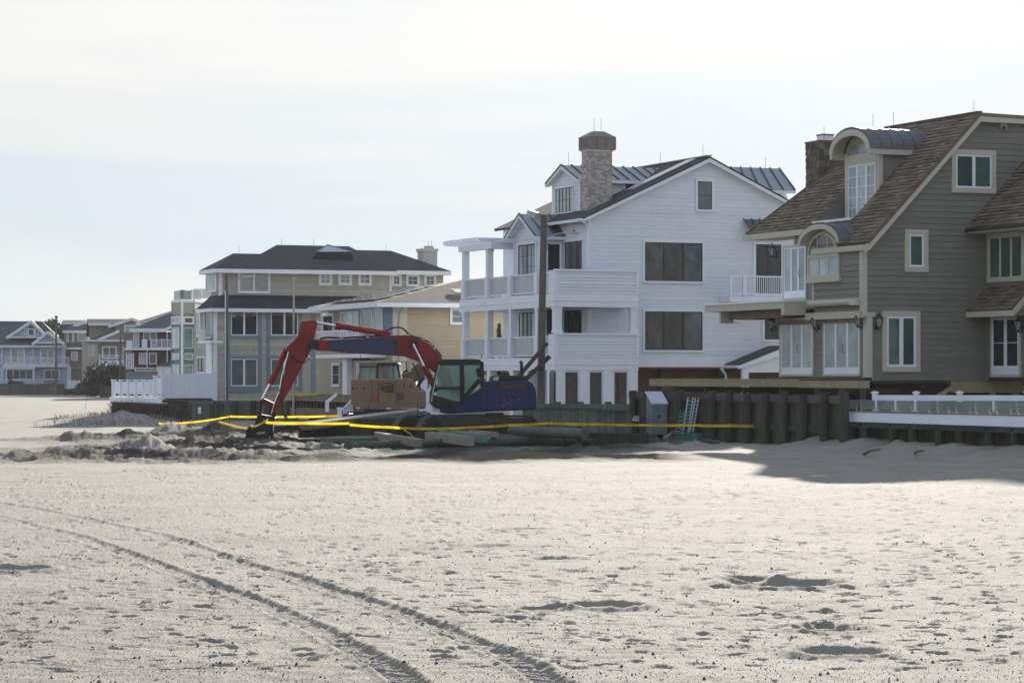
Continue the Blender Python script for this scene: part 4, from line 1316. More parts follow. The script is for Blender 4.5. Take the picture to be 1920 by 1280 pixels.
# bump-out with gable
Bm = Ws.off(1.2)
tb = Bm.az(1013, 480)[0]
wr2, wl2, ze2, zp2, am2 = sea_gable(wh, Bm, 944, 449, 973, 401, 1003, 443, 3.2, .45, 0, zinc, 6, white_board, zf_lb)
window(wh, Bm, 970, 455, 1004, 545, white, dark_metal, win_pale, 2, (2, 4), .08, .06)
window(wh, Bm, 971, 583, 1003, 668, white, mat('dark_brown_frame', (.07, .055, .045), .6), win_pale, 4, (1, 1), .07, .05, name='porch_door')
bn = Plane(WP + wr2 * T2[:2] , TH); bn.P = bn.P + 0
MB().obox(bn, -1.18, .0, zf_u, ze2 - .1, -.1, .02).build('wall', white_board, wh)
MB().obox(bn, -1.18, .0, zf_l, zf_ub, -.1, .02).build('wall', white_board, wh)
window(wh, bn, 1025, 455, 1052, 552, white, dark_metal, win_dark, 1, (1, 1), .07, .05, name='porch_door', d=.02)
window(wh, bn, 1023, 576, 1052, 668, white, dark_metal, win_dark, 1, (1, 1), .07, .05, name='porch_door', d=.02)
MB().tube([bn.px(1058, 452, .1), bn.px(1052, 458, .1), bn.px(1051, 545, .1)], .045, 6).build('downspout', white, wh)
window(wh, Ws, 1057, 450, 1092, 552, white, dark_metal, win_mid, 3, (2, 4), .06, .05, name='porch_door')
window(wh, Ws, 1056, 578, 1092, 668, white, dark_metal, win_dark, 3, (1, 1), .08, .05, name='porch_door')
# ground floor piers
for (u0, u1) in ((1043, 1058), (1086, 1104), (1131, 1150), (1178, 1196)):
    MB().pbox(Pf, u0, 694, u1, 800, -.3, -.02).build('pier', white, wh)
for (u0, u1) in ((1058, 1086), (1104, 1131), (1150, 1178)):
    f_ = MB(); f_.pbox(Pf, u0, 694, u0 + 2, 800, -.2, -.06); f_.pbox(Pf, u1 - 2, 694, u1, 800, -.2, -.06); f_.pbox(Pf, u0 + 2, 694, u1 - 2, 698, -.2, -.064)
    o = f_.build('opening_frame', white, wh)
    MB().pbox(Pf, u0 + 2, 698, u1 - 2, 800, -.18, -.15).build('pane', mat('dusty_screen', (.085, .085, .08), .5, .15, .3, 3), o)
MB().pbox(Pf, 1159, 698, 1164, 760, -.14, -.1).build('door', mat('red_brown_door', (.12, .05, .04), .6), wh)
for u in (1028, 1010, 985, 958, 915, 868):
    a = Ps.az(u, 730)[0]
    MB().obox(Ps, a - .22, a + .22, 0, zf_lb, -.4, -.02).build('pier', white, wh)
for (u0, u1) in ((1030, 1039),):
    MB().pbox(Ps, u0, 697, u1, 760, -.1, -.01).build('pane', win_dark, wh)
# ------------------------------------------------------------------ low bulkhead in front of the white house
lb = Plane(V3([(1183 - CX) / F * 111.5, 111.5]), 160); lb = Plane(lb.P, 180 - 6)
lw = thing('timber_bulkhead', 'low green grey timber bulkhead behind the blue excavator, below the white house', 'bulkhead', tuple(lb.P) + (0,))
aEnd = lb.az(980, 780)[0]
zlt = lb.az(1180, 757)[1]
x = 0.0
lowm = mat('green_grey_timber', (.13, .155, .13), .85, .2, .25, 2.5, .15, bump=.4, bscale=20, stretch=(6, 6, .6))
while x < aEnd:
    MB().obox(lb, x + .004, x + .235, -.3, zlt - .10 + random.uniform(-.03, .03), -.12 + random.uniform(-.012, .012), -.04).build('plank', lowm, lw); x += .24
for k in range(5):
    x0 = aEnd * k / 5; MB().obox(lb, x0 + .01, aEnd * (k + 1) / 5, zlt - .20, zlt, -.06 - .0, .03 + .01 * (k % 2)).build('cap_board', lowm, lw)
MB().pbox(lb, 1128, 758, 1182, 770, .03, .12).build('cap_board', lowm, lw)
for u in (1045, 1088, 1140):
    MB().pbox(lb, u - 6, 753, u + 6, 760, -.3, -.1).build('post', old_wood, lw)

# ------------------------------------------------------------------ helper for hipped roofs
def hip(parent, pl, d, a0, a1, ze, depth, r0, r1, zr, m, thick=.16, fascia=None, name='roof'):
    """hip roof: front eave on pl at offset d from a0 to a1, ridge r0..r1 half way back"""
    E = [pl.pt(a0, ze, d), pl.pt(a1, ze, d), pl.pt(a1, ze, d - depth), pl.pt(a0, ze, d - depth)]
    R0, R1 = pl.pt(r0, zr, d - depth / 2), pl.pt(r1, zr, d - depth / 2)
    for f in ([E[0], E[1], R1, R0], [E[2], E[3], R0, R1], [E[3], E[0], R0], [E[1], E[2], R1]):
        roof_slab(parent, f, m, thick * .6, name)
    if fascia:
        n = [(E[0], E[1]), (E[1], E[2]), (E[2], E[3]), (E[3], E[0])]
        for p, q in n: MB().bar(p - Z3 * .14, q - Z3 * .14, .08, .24).build('fascia_board', fascia, parent)
        MB().prism([e - Z3 * .18 for e in E], -Z3 * .04).build('soffit', fascia, parent)
    return E, R0, R1


# ------------------------------------------------------------------ beige shingled house with teal window frames
beige = mat('beige_wall_shingle', (.41, .40, .355), .8, .12, .12, 3, .2)
teal = mat('teal_trim', (.16, .25, .31), .5, .03, .06, 2)
BP = V3([(402 - CX) / F * 160, 160.0])
bh = thing('beach_house', 'beige shingled three storey house with teal window frames and dark hip roofs', 'house', tuple(BP) + (0,))
Bf = Plane(BP, TH); Bs = Plane(BP, TH + 90)
zs = Bf.az(500, 577)[1]; zb = 0.2
aR_ = 12.5
tF = Bs.az(364, 650)[0]
MB().apoly(Bf, [(0.01, zb), (.01, zs), (aR_, zs), (aR_, zb)], -.02, -tF).build('wall', beige, bh)
siding(bh, Bf, [(.1, zb), (.1, zs), (aR_, zs), (aR_, zb)], .165, beige, 'shingle_course', .02, joined=True)
siding(bh, Bs, [(.1, zb), (.1, zs), (tF, zs), (tF, zb)], .165, beige, 'shingle_course', .02, joined=True)
MB().obox(Bf, -.04, .16, zb, zs, -.05, .05).build('corner_board', white, bh)
Bu = Bf.off(-1.4); Bus = Bs.off(-.6)
au0 = Bu.az(414, 530)[0]; au1 = Bu.az(733, 530)[0]; zu0 = Bu.az(500, 560)[1] - .4; zu1 = Bu.az(500, 506)[1]
au_m = Bu.az(520, 530)[0]
MB().apoly(Bu, [(au_m, zu0), (au_m, zu1), (au1, zu1), (au1, zu0)], -.02, -8).build('wall', beige, bh)
MB().apoly(Bu, [(au0, zu0), (au0, zu1), (au_m, zu1), (au_m, zu0)], -.021, -2.1).build('wall', beige, bh)
siding(bh, Bu, [(au0, zu0), (au0, zu1), (au1, zu1), (au1, zu0)], .165, beige, 'shingle_course', .02, joined=True)
Bu2 = Bf.off(-3.0); ab0 = Bu2.az(733, 530)[0]; ab1 = Bu2.az(831, 530)[0]
MB().apoly(Bu2, [(ab0, zu0 - 2), (ab0, zu1), (ab1, zu1), (ab1, zu0 - 2)], -.02, -8).build('wall', beige, bh)
siding(bh, Bu2, [(ab0, zu0 - 2), (ab0, zu1), (ab1, zu1), (ab1, zu0 - 2)], .165, beige, 'shingle_course', .02, joined=True)
MB().obox(Bu, au0 - .1, au0 + .08, zu0, zu1, -.1, .04).build('corner_board', white, bh)
MB().obox(Bu, au1 - .1, au1 + .03, zu0, zu1, -.1, .04).build('corner_board', white, bh)
# roofs
e0 = Bf.az(403, 503, -.7); e1 = Bf.az(745, 504, -.7)
dep = 9.0
rd = -.7 - dep / 2
r0 = Bf.az(519, 459, rd); r1 = Bf.az(612, 460, rd)
hip(bh, Bf, -.703, Bf.az(498, 503, -.7)[0], e1[0], e0[1] + .01, dep, r0[0], r1[0] + 1.5, r0[1], asphalt, fascia=white)
e2 = Bf.az(640, 507, -2.4); e3 = Bf.az(845, 508, -2.4); rr0 = Bf.az(662, 469, -2.4 - 4); rr1 = Bf.az(733, 470, -6.4)
hip(bh, Bf, -2.4, e2[0], e3[0], e3[1], 8, rr0[0], rr1[0], rr1[1], asphalt, fascia=white)
rq = Bf.az(437, 475, -2.4); rq1 = Bf.az(520, 474, -2.4)
hip(bh, Bf, -.7, e0[0], Bf.az(560, 503, -.7)[0], e0[1], 3.4, rq[0], rq1[0], rq[1], asphalt, fascia=white)
# glazed roof lantern
kd = -3.6
k = [Bf.px(595, 472, kd), Bf.px(658, 472, kd), Bf.px(614, 459, kd - 1.0)]
k.append(k[1] - V3(Bf.N.tolist() + [0]) * 2.0)
MB().prism([k[0], k[1], k[2]], -V3(Bf.N.tolist() + [0]) * .06).build('skylight', clear_glass('skylight_glass', (.8, .95, .95), .7), bh)
MB().tube([k[0], k[2], k[1]], .05, 5).build('skylight_frame', teal, bh)
MB().ppoly(Bf, [(583, 492), (595, 472), (658, 472), (664, 492)], -2.7, -2.6).build('skylight_curb', asphalt_dark, bh)
for (u, v, Y) in [(448, 476, 166), (528, 461, 166), (588, 461, 166), (724, 470, 168), (803, 465, 168), (809, 465, 168)]:
    lightning_rod(bh, [(u - CX) / F * Y, Y, H + (HY - v) / F * Y], .45)
cb = Bf.off(-5.2)
c_ = MB(); c_.pbox(cb, 793, 468, 820, 520, -1.0, 0); chb = c_.build('chimney', brick_m, bh)
MB().pbox(cb, 791, 466, 822, 471, -1.05, .06).build('chimney_cap', brick_m, chb)
MB().pbox(cb, 799, 461, 813, 466, -.7, -.3).build('flue', brick_m, chb)
# skirt roof between second and third floor
s0 = Bf.az(398, 577, .7); s1_ = Bf.az(690, 578, .7)
w0 = Bf.az(424, 552, -1.4)
sk_f = [Bf.pt(s0[0], s0[1], .7), Bf.pt(s1_[0], s0[1], .7), Bf.pt(s1_[0], w0[1], -1.45), Bf.pt(w0[0] - .3, w0[1], -1.45)]
roof_slab(bh, sk_f, asphalt_dark, .12, 'skirt_roof')
sL = Bs.az(357, 577, .7)
roof_slab(bh, [sk_f[0], sk_f[3], Bf.pt(w0[0] - .3, w0[1], -3.6), Bf.pt(s0[0], s0[1], -sL[0])], asphalt_dark, .12, 'skirt_roof')
MB().bar(sk_f[0] - Z3 * .12, sk_f[1] - Z3 * .12, .08, .2).build('fascia_board', white, bh)
MB().bar(sk_f[0] - Z3 * .12, Bf.pt(s0[0], s0[1] - .12, -sL[0]), .08, .2).build('fascia_board', white, bh)
MB().prism([sk_f[0] - Z3 * .2, sk_f[1] - Z3 * .2, Bf.pt(s1_[0], s0[1] - .2, -.1), Bf.pt(0, s0[1] - .2, -.1)], -Z3 * .04).build('soffit', white, bh)
# windows
window(bh, Bu, 446, 508, 507, 550, white, white, win_mid, 2, (1, 1), .1, .05)
for (u0, u1) in ((598, 623), (635, 660), (672, 697)):
    window(bh, Bu, u0, 511, u1, 535, white, white, win_mid, 1, (2, 2), .1, .05)
for (u0, u1) in ((735, 753), (762, 787), (796, 818)):
    window(bh, Bu2, u0, 514, u1, 537, white, white, win_mid, 1, (2, 2), .1, .05)
for (u0, u1) in ((428, 488), (503, 564)):
    for (v0, v1, gm) in ((579, 634, win_dark), (667, 729, win_mid)):
        window(bh, Bf, u0, v0, u1, v1, teal, white, gm, 2, (1, 1), .17, .06)
    for uu in (u0, u1):
        MB().pbox(Bf, uu - 3, 578, uu + 3, 734, 0, .05).build('teal_strip', teal, bh)
MB().pbox(Bf, 428, 729, 488, 735, 0, .09).build('sill', teal, bh)
MB().pbox(Bf, 584, 578, 592, 745, 0, .05).build('teal_strip', teal, bh)
MB().pbox(Bf, 610, 580, 616, 745, 0, .05).build('teal_strip', teal, bh)
# seaward side: doors and little balcony
window(bh, Bs, 382, 580, 396, 634, white, dark_metal, win_dark, 1, (1, 1), .12, .06, name='balcony_door')
window(bh, Bs, 368, 584, 375, 632, white, white, win_pale, 1, (1, 1), .1, .05)
MB().pbox(Bs, 372, 617, 385, 640, .7, .74).build('balcony_panel', cgl2, bh)
MB().pbox(Bs, 370, 639, 394, 643, 0, .78).build('balcony_floor', white, bh)
window(bh, Bs, 369, 668, 384, 700, white, dark_metal, win_dark, 2, (1, 1), .1, .05)
MB().pbox(Bs, 386, 640, 397, 745, 0, .06).build('corner_board', white, bh)
window(bh, Plane(Bu.P + au0 * Bu.A, TH + 90), 385, 510, 405, 548, white, white, win_pale, 3, (1, 1), .08, .05)
MB().obox(Plane(Bu.P + au0 * Bu.A, TH + 90), 0, 2.1, zu0, zu1, -.3, -.02).build('wall', beige, bh)
# glazed corner tower
TY = 172.0
tq = [((u - CX) / F * Y, Y) for u, Y in ((323.5, 173.5), (340.5, 170.8), (363, 171.8), (380, 175))]
tw_top = H + (HY - 563) / F * TY
tw = MB(); bpts = [V3([x, y, 0.2]) for x, y in tq] + [V3([tq[3][0] + 1, 180, .2]), V3([tq[0][0] + .5, 180, .2])]
tw.prism(bpts, Z3 * (tw_top - .2)); tower = tw.build('corner_tower', teal, bh); aqua = glass('aqua_glass', (.16, .30, .31), .05)
for i in (0, 1, 2):
    x0, y0 = tq[i]; x1, y1 = tq[i + 1]
    pl = Plane((x0, y0), math.degrees(atan2(y1 - y0, x1 - x0))); w_ = math.hypot(x1 - x0, y1 - y0)
    zz = lambda v: H + (HY - v) / F * (y0 + y1) / 2
    MB().obox(pl, .0, w_, zz(588), zz(566), 0, .03).build('beige_panel', beige, tower)
    MB().obox(pl, -.03, w_, zz(567), zz(562), 0, .06).build('trim_board', white, tower)
    for (v0, v1, gm) in ((593, 608, win_mid), (612, 655, aqua), (660, 676, aqua), (681, 724, aqua)):
        window(tower, pl, 0, 0, 0, 0, teal if v0 > 600 else white, white, gm, 1 if i else 2, (1, 1), .08, .04, d=.03, az=(.10, w_ - .10, zz(v1), zz(v0)), deep=.09)
    MB().obox(pl, -.08, .10, zz(740), zz(563), 0, .065).build('corner_board', white if i == 1 else teal, tower)
    n = 2
    for k in range(n):
        MB().obox(pl, w_ * k / n + .04, w_ * (k + 1) / n - .04, zz(561), zz(545), -.15, -.13).build('glass_panel', cgl2, tower)
        MB().obox(pl, w_ * k / n - .025, w_ * k / n + .025, zz(562), zz(544), -.17, -.11).build('rail_post', steel, tower)
    MB().obox(pl, 0, w_, zz(545.5), zz(544), -.17, -.10).build('rail', steel, tower)
# roof deck glass rail towards the house
rp = Plane(((363 - CX) / F * 168, 168.0), 10)
for k in range(3):
    a0 = k * .5
    MB().obox(rp, a0 + .03, a0 + .47, H + (HY - 559) / F * 168, H + (HY - 541.5) / F * 168, 0, .02).build('glass_panel', cgl2, bh)
    MB().obox(rp, a0 - .02, a0 + .02, H + (HY - 562) / F * 168, H + (HY - 541) / F * 168, -.03, .04).build('rail_post', steel, bh)

# ------------------------------------------------------------------ tan house with solar panels
tan_s = mat('tan_clapboard', (.42, .36, .25), .7, .05, .08, 2, .2)
YP = V3([(737 - CX) / F * 143, 143.0])
yh = thing('beach_house', 'tan clapboard house with brown roof and solar panels, behind the excavators', 'house', tuple(YP) + (0,))
Yf = Plane(YP, TH); Ys = Plane(YP, TH + 90)
ze = Yf.az(780, 571)[1]; tE = Ys.az(600, 600)[0]
MB().apoly(Yf, [(.01, .2), (.01, ze), (9, ze), (9, .2)], -.02, -tE).build('wall', tan_s, yh)
siding(yh, Yf, [(.8, .3), (.8, ze - .15), (9, ze - .15), (9, .3)], .205, tan_s)
MB().obox(Yf, -.03, .8, .3, ze, -.05, .03).build('corner_board', cream, yh)
MB().obox(Yf, .8, 9, ze - .16, ze + .0, -.05, .045).build('frieze_board', cream, yh)
eo = Yf.az(706, 569, .75); er = Yf.az(930, 567, .75)
tEn = Ys.az(594, 582, .75)[0]
zrid = Yf.az(880, 522, -5)[1]
E_, R0_, R1_ = hip(yh, Yf, .75, eo[0], eo[0] + 12.5, ze + .1, tEn + .9, Yf.az(872, 523, -(tEn) / 2)[0], Yf.az(960, 523, -(tEn) / 2)[0], Yf.az(872, 523, -(tEn) / 2)[1], asphalt_brown, fascia=white)
# solar panels on the seaward slope and one on the front slope
sp_m = mat('solar_panel', (.02, .025, .05), .12, .1, .05, 2, .6, ior=2.2)
e0_, e3_ = E_[0], E_[3]
up = R0_ - e0_
nS = np.cross(E_[3] - E_[0], R0_ - E_[0]); nS /= np.linalg.norm(nS); nS = nS if nS[2] > 0 else -nS
mid = (E_[0] + E_[3]) / 2
al = (E_[3] - E_[0]) / np.linalg.norm(E_[3] - E_[0]); sl_ = R0_ - mid; sl_ /= np.linalg.norm(sl_)
for r in range(4):
    w = .5 + r * 1.25
    half_ = (np.linalg.norm(E_[3] - E_[0]) / 2) * (1 - (w + 1.2) / np.linalg.norm(R0_ - mid)) - .2
    n = int(max(0, half_ * 2 // 1.05))
    for k in range(n):
        p = mid + sl_ * w + al * (-n * 1.05 / 2 + k * 1.05)
        MB().prism([p + nS * .06, p + al * 1.0 + nS * .06, p + al * 1.0 + sl_ * 1.2 + nS * .06, p + sl_ * 1.2 + nS * .06], nS * .04).build('solar_panel', sp_m, yh)
nF = np.cross(E_[1] - E_[0], R0_ - E_[0]); nF /= np.linalg.norm(nF); nF = nF if nF[2] > 0 else -nF
alF = (E_[1] - E_[0]) / np.linalg.norm(E_[1] - E_[0]); slF = np.cross(nF, alF); slF = slF if slF[2] > 0 else -slF
p = roof_hit(842, 547, E_[0], nF); 
for k in range(2):
    q0 = p + alF * (.2 + k * .75) + nF * .05
    MB().prism([q0 + slF * -.5, q0 + alF * .7 - slF * .5, q0 + alF * .7 + slF * .4, q0 + slF * .4], nF * .04).build('skylight', zinc, yh)
MB().tube([Yf.px(757, 573, .5), Yf.px(750, 586, .1), Yf.px(749, 600, .08), Yf.px(749, 690, .08)], .045, 6).build('downspout', cream, yh)
window(yh, Yf, 844, 577, 873, 609, white, white, win_mid, 1, (1, 2), .1, .05)
# seaward windows and doors
blu = mat('blue_shutter', (.16, .24, .34), .6, .03, .05)
window(yh, Ys, 699, 577, 717, 634, white, white, win_pale, 1, (1, 1), .1, .05)
MB().pbox(Ys, 718, 578, 735, 634, 0, .06).build('blue_panel', blu, yh)
window(yh, Ys, 676, 579, 697, 640, white, white, win_mid, 1, (1, 1), .1, .05)
window(yh, Ys, 637, 583, 671, 634, white, white, win_pale, 3, (1, 1), .1, .05)
window(yh, Ys, 603, 587, 624, 630, white, white, win_dark, 1, (1, 2), .12, .05)
MB().pbox(Ys, 592, 664, 672, 671, 0, 1.6).build('balcony_floor', white, yh)
for k in range(22):
    u = 596 + k * 3.6
    MB().pbox(Ys.off(1.5), u, 622, u + 1.3, 640, -.04, 0).build('baluster', white, yh)
MB().pbox(Ys.off(1.5), 592, 619, 674, 622, -.07, .03).build('hand_rail', white, yh)
MB().pbox(Ys.off(1.5), 592, 638, 674, 641, -.07, .03).build('hand_rail', white, yh)
MB().pbox(Ys, 592, 641, 674, 650, 0, 1.6).build('balcony_floor', white, yh)
window(yh, Ys, 664, 676, 692, 743, white, white, win_pale, 3, (1, 1), .07, .05, name='patio_door')
window(yh, Ys, 621, 680, 636, 725, white, white, win_dark, 1, (1, 2), .1, .05)
MB().pbox(Ys, 642, 672, 650, 745, .9, 1.2).build('post', white, yh)
MB().pbox(Ys, 660, 670, 694, 676, 0, .06).build('lintel', brown_wood, yh)
# raised brown deck with stacked timbers below and a white stair rail
dp = Plane(V3([(700 - CX) / F * 138, 138.0]), TH + 90)
dkb = thing('wooden_deck', 'brown wooden deck on short posts in front of the tan house', 'deck', tuple(dp.P) + (0,))
a0 = dp.az(545, 750)[0]; a1 = dp.az(700, 750)[0]
zt1 = dp.az(650, 742)[1]
MB().obox(dp, a1, a0, zt1 - .34, zt1, -.05, 0).build('rim_board', brown_wood, dkb)
x = a1
while x < a0:
    MB().obox(dp, x, min(a0, x + .29), zt1 + .003, zt1 + .035, -3.5, .04).build('deck_board', brown_wood, dkb); x += .30
MB().obox(dp, a1, a0, zt1 - 1.25, zt1 - .72, -.05, .05).build('retaining_board', brown_wood, dkb)
x = a1 + .2
while x < a0:
    MB().obox(dp, x, x + .12, zt1 - .72, zt1 - .34, -.6, -.1).build('joist_end', old_wood, dkb); x += .62
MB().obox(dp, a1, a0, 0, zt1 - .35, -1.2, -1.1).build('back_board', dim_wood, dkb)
# ------------------------------------------------------------------ white deck with fences beside the beige house
WPd = Plane(V3([(400 - CX) / F * 156, 156.0]), TH)
wd = thing('white_deck', 'white vinyl deck corner with capped posts and fence on dark timber bulkhead, far left', 'deck', tuple(WPd.P) + (0,))
a0, zt1 = WPd.az(305, 749); a1, _ = WPd.az(400, 749)
# slatted privacy screen
zf1 = WPd.az(350, 700)[1]; zf0 = WPd.az(350, 746)[1]
n = 21
for k in range(n):
    x0 = a0 + (a1 - a0) * k / n
    MB().obox(WPd, x0 + .008, x0 + (a1 - a0) / n - .008, zf0, zf1, -.02 + .008 * (k % 2), .02).build('picket', white_vinyl, wd)
MB().obox(WPd, a0, a1, zf1 - .22, zf1 - .12, -.06, -.02).build('fence_rail', white_vinyl, wd)
for a in (a0, a1):
    MB().obox(WPd, a - .09, a + .09, zf0 - .1, zf1 + .15, -.15, .04).build('fence_post', white_vinyl, wd)
    MB().obox(WPd, a - .13, a + .13, zf1 + .15, zf1 + .21, -.19, .08).build('post_cap', white_vinyl, wd)
MB().obox(WPd, a0, a1, zf0 - .25, zf0 - .02, -2.5, .03).build('deck_edge', old_wood, wd)
# seaward rail with capped posts and pale panels
q0 = WPd.pt(a0, 0)
Ld = Plane(q0[:2], TH + 90)
lt = Ld.az(209, 745)[0]
zr1 = WPd.az(305, 714)[1]; zr0 = WPd.az(305, 744)[1]
us_p = (212, 226, 240, 254, 268, 281, 290.5)
for i, u in enumerate(us_p):
    a = Ld.az(u, 730)[0]
    h_ = zr1 + (.25 if i == 6 else 0)
    MB().obox(Ld, a - .16, a + .16, zr0 - .05, h_, -.12, .06).build('rail_post', white_vinyl, wd)
    MB().obox(Ld, a - .24, a + .24, h_, h_ + .07, -.18, .1).build('post_cap', white_vinyl, wd)
    a2 = Ld.az((us_p + (304,))[i + 1], 730)[0]
    MB().obox(Ld, a2 + .16, a - .16, zr0 + .12, h_ - .06, -.05, -.01).build('rail_panel', white_vinyl, wd)
MB().obox(Ld, 0, lt + .2, zr0 - .38, zr0 - .08, -.3, .08).build('fascia', white_vinyl, wd)
MB().obox(Ld, 0, lt + .2, zr0 - .5, zr0 - .38, -2, .0).build('deck_edge', old_wood, wd)
x = 0
while x < lt:
    MB().obox(Ld, x + .02, x + .3, -.2, zr0 - .4, -.35 + random.uniform(-.03, .03), -.1).build('plank', dim_wood, wd); x += .42
x = a0
while x < a1:
    MB().obox(WPd, x + .01, x + .24, -.2, zf0 - .25, -.2 + random.uniform(-.02, .02), -.08).build('plank', old_wood, wd); x += .25
# ------------------------------------------------------------------ bulkhead and timber box in front of the beige house
b2 = Plane(V3([(400 - CX) / F * 152, 152.0]), TH - 10)
bk2 = thing('timber_bulkhead', 'low dark timber bulkhead below the beige house with teal window frames', 'bulkhead', tuple(b2.P) + (0,))
aa, ab = b2.az(355, 760)[0], b2.az(560, 760)[0]
zc1_ = b2.az(450, 751)[1]
x = aa
while x < ab:
    MB().obox(b2, x + .005, x + .28, -.3, zc1_ - .06, -.15 + random.uniform(-.02, .02), -.05).build('plank', lowm, bk2); x += .285
for k in range(4):
    MB().obox(b2, aa + (ab - aa) * k / 4 + .01, aa + (ab - aa) * (k + 1) / 4, zc1_ - .2, zc1_, -.07, .05).build('cap_board', lowm, bk2)
for k in range(6):
    a = aa + (ab - aa) * (k + .5) / 6
    MB().tube([b2.pt(a, -.3, .12), b2.pt(a, zc1_ + .0, .12)], .15, 10).build('pile', pile_wood, bk2)
b3 = Plane(V3([(360 - CX) / F * 147, 147.0]), 4)
bx = thing('timber_box', 'weathered timber box frame with a small pale notice, in front of the beige house', 'box', tuple(b3.P) + (0,))
a0, a1 = 0, b3.az(394, 760)[0]
zt_ = b3.az(375, 752)[1]
for k in range(6):
    x = a0 + (a1 - a0) * k / 6
    MB().obox(b3, x + .01, x + (a1 - a0) / 6 - .01, -.2, zt_ - .15, -.05, 0).build('plank', lowm, bx)
MB().obox(b3, a0 - .2, a1 + .1, zt_ - .18, zt_, -1.0, .08).build('cap_board', lowm, bx)
MB().obox(b3, a1 - .02, a1 + .03, -.2, zt_ - .2, -1, -.01).build('side_plank', dim_wood, bx)
MB().pbox(b3, 371, 763, 377, 775, .01, .03).build('notice', white, bx)

# ------------------------------------------------------------------ far row of houses
far_blue = mat('pale_blue_siding', (.31, .38, .53), .6, .04, .06, 1)
far_tan = mat('far_taupe_siding', (.21, .195, .165), .7, .05, .08, 1)
far_brown = mat('far_brown_shingle', (.13, .105, .09), .8, .05, .1, 1)
far_cream = mat('far_cream_stucco', (.36, .335, .28), .7, .04, .06, 1)
red_sid = mat('dark_red_siding', (.075, .022, .022), .6, .05, .08, 1)
far_white = mat('far_white_trim', (.62, .66, .74), .5)
far_roof = mat('far_grey_roof', (.065, .07, .08), .85, .2, .15, 1)


def fwin(parent, pl, u0, v0, u1, v1, gm=None, n=1, trim=1.2, rows=1, name='window'):
    k = .07
    a0, z1 = pl.az(u0, v0); a1, z0 = pl.az(u1, v1)
    px_ = abs(a1 - a0) / (u1 - u0)
    return window(parent, pl, 0, 0, 0, 0, far_white, far_white, gm or win_mid, n, (1, rows), trim * px_, .045, name=name, az=(min(a0, a1), max(a0, a1), z0, z1), deep=.09)


def railing(parent, pl, u0, u1, v0, v1, step=2.2, post=None, d=0.0, m=None):
    m = m or far_white
    MB().pbox(pl, u0, v0, u1, v0 + 1.1, d - .08, d).build('hand_rail', m, parent)
    MB().pbox(pl, u0, v1 - 1, u1, v1, d - .08, d).build('hand_rail', m, parent)
    B_ = MB(); u = u0 + 1
    while u < u1:
        B_.pbox(pl, u, v0 + 1, u + .7, v1 - 1, d - .06, d - .02); u += step
    B_.build('balusters', m, parent)
    for k in range(post or 2):
        u = u0 + (u1 - u0) * k / max(1, (post or 2) - 1)
        MB().pbox(pl, u - .8, v0 - 1, u + .8, v1, d - .12, d + .03).build('rail_post', m, parent)


# pale blue house
fb = Plane(V3([(0 - CX) / F * 345, 345.0]), 6)
blu_h = thing('beach_house', 'pale blue two storey house with white trim and gabled dark roof, at far left edge', 'house', tuple(fb.P) + (0,))
MB().ppoly(fb, [(-60, 648), (118, 648), (118, 742), (-60, 742)], -9, 0).build('wall', far_blue, blu_h)
MB().ppoly(fb, [(110, 687), (128, 687), (128, 742), (110, 742)], -8, .6).build('wall', far_blue, blu_h)
e0, e1 = fb.px(-70, 647, .8), fb.px(124, 647, .8)
r0, r1 = fb.px(-40, 602, -4.5), fb.px(78, 602, -4.5)
b0, b1 = e0.copy(), e1.copy(); nb = V3(fb.N.tolist() + [0])
b0 -= nb * 10.6; b1 -= nb * 10.6
for f in ([e0, e1, r1, r0], [b0, b1, r1, r0], [e1, b1, r1], [e0, b0, r0]):
    roof_slab(blu_h, f, far_roof, .2)
MB().bar(e0 - Z3 * .15, e1 - Z3 * .15, .12, .3).build('fascia_board', far_white, blu_h)


def far_gable(parent, pl, uL, uP, uR, vB, vP, wall_m, depth=5, d=.5, roof_m=None):
    roof_m = roof_m or far_roof
    L_, P2, R_ = pl.px(uL, vB, d + .3), pl.px(uP, vP, d + .3), pl.px(uR, vB, d + .3)
    nb = V3(pl.N.tolist() + [0])
    MB().prism([pl.px(uL + 1.5, vB, d), pl.px(uR - 1.5, vB, d), pl.px(uP, vP + 2, d)], -nb * depth).build('gable_wall', wall_m, parent)
    for (p, q) in ((L_, P2), (P2, R_)):
        roof_slab(parent, [p, q, q - nb * depth, p - nb * depth], roof_m, .16)
        MB().bar(p - Z3 * .12 + nb * .02, q - Z3 * .12 + nb * .02, .1, .34).build('rake_board', far_white, parent)


far_gable(blu_h, fb, 12, 58.5, 90, 632, 601, far_blue, 6, .3)
far_gable(blu_h, fb, 60, 90, 121, 644, 621, far_blue, 5, .9)
MB().pbox(fb, 14, 631, 88, 633.5, .3, .66).build('trim_board', far_white, blu_h)
MB().pbox(fb, 62, 641, 118, 644, .9, 1.26).build('trim_board', far_white, blu_h)
fbg = fb.off(.3)
for (u0, v0, u1, v1) in ((45, 616, 50.5, 628), (52, 616, 65, 630), (66, 616, 72.5, 628)):
    fwin(blu_h, fbg, u0, v0, u1, v1, win_dark)
aw = fbg.az(58.5, 615); rr = abs(fbg.az(65, 615)[0] - aw[0])
MB().apoly(fbg, [(aw[0] + rr * cos(pi * k / 8), aw[1] + rr * .95 * sin(pi * k / 8)) for k in range(9)], 0, .07).build('arch_window', win_dark, blu_h)
arch_band(aw[0], rr + .1, aw[1], rr * .95 + .1, .13, 0, .1, fbg, 8).build('arch_trim', far_white, blu_h)
for (u0, v0, u1, v1, n) in ((19, 652, 47, 682, 2), (75, 653, 103, 682, 2)):
    fwin(blu_h, fb, u0, v0, u1, v1, win_pale, n, 2.4, name='sliding_door')
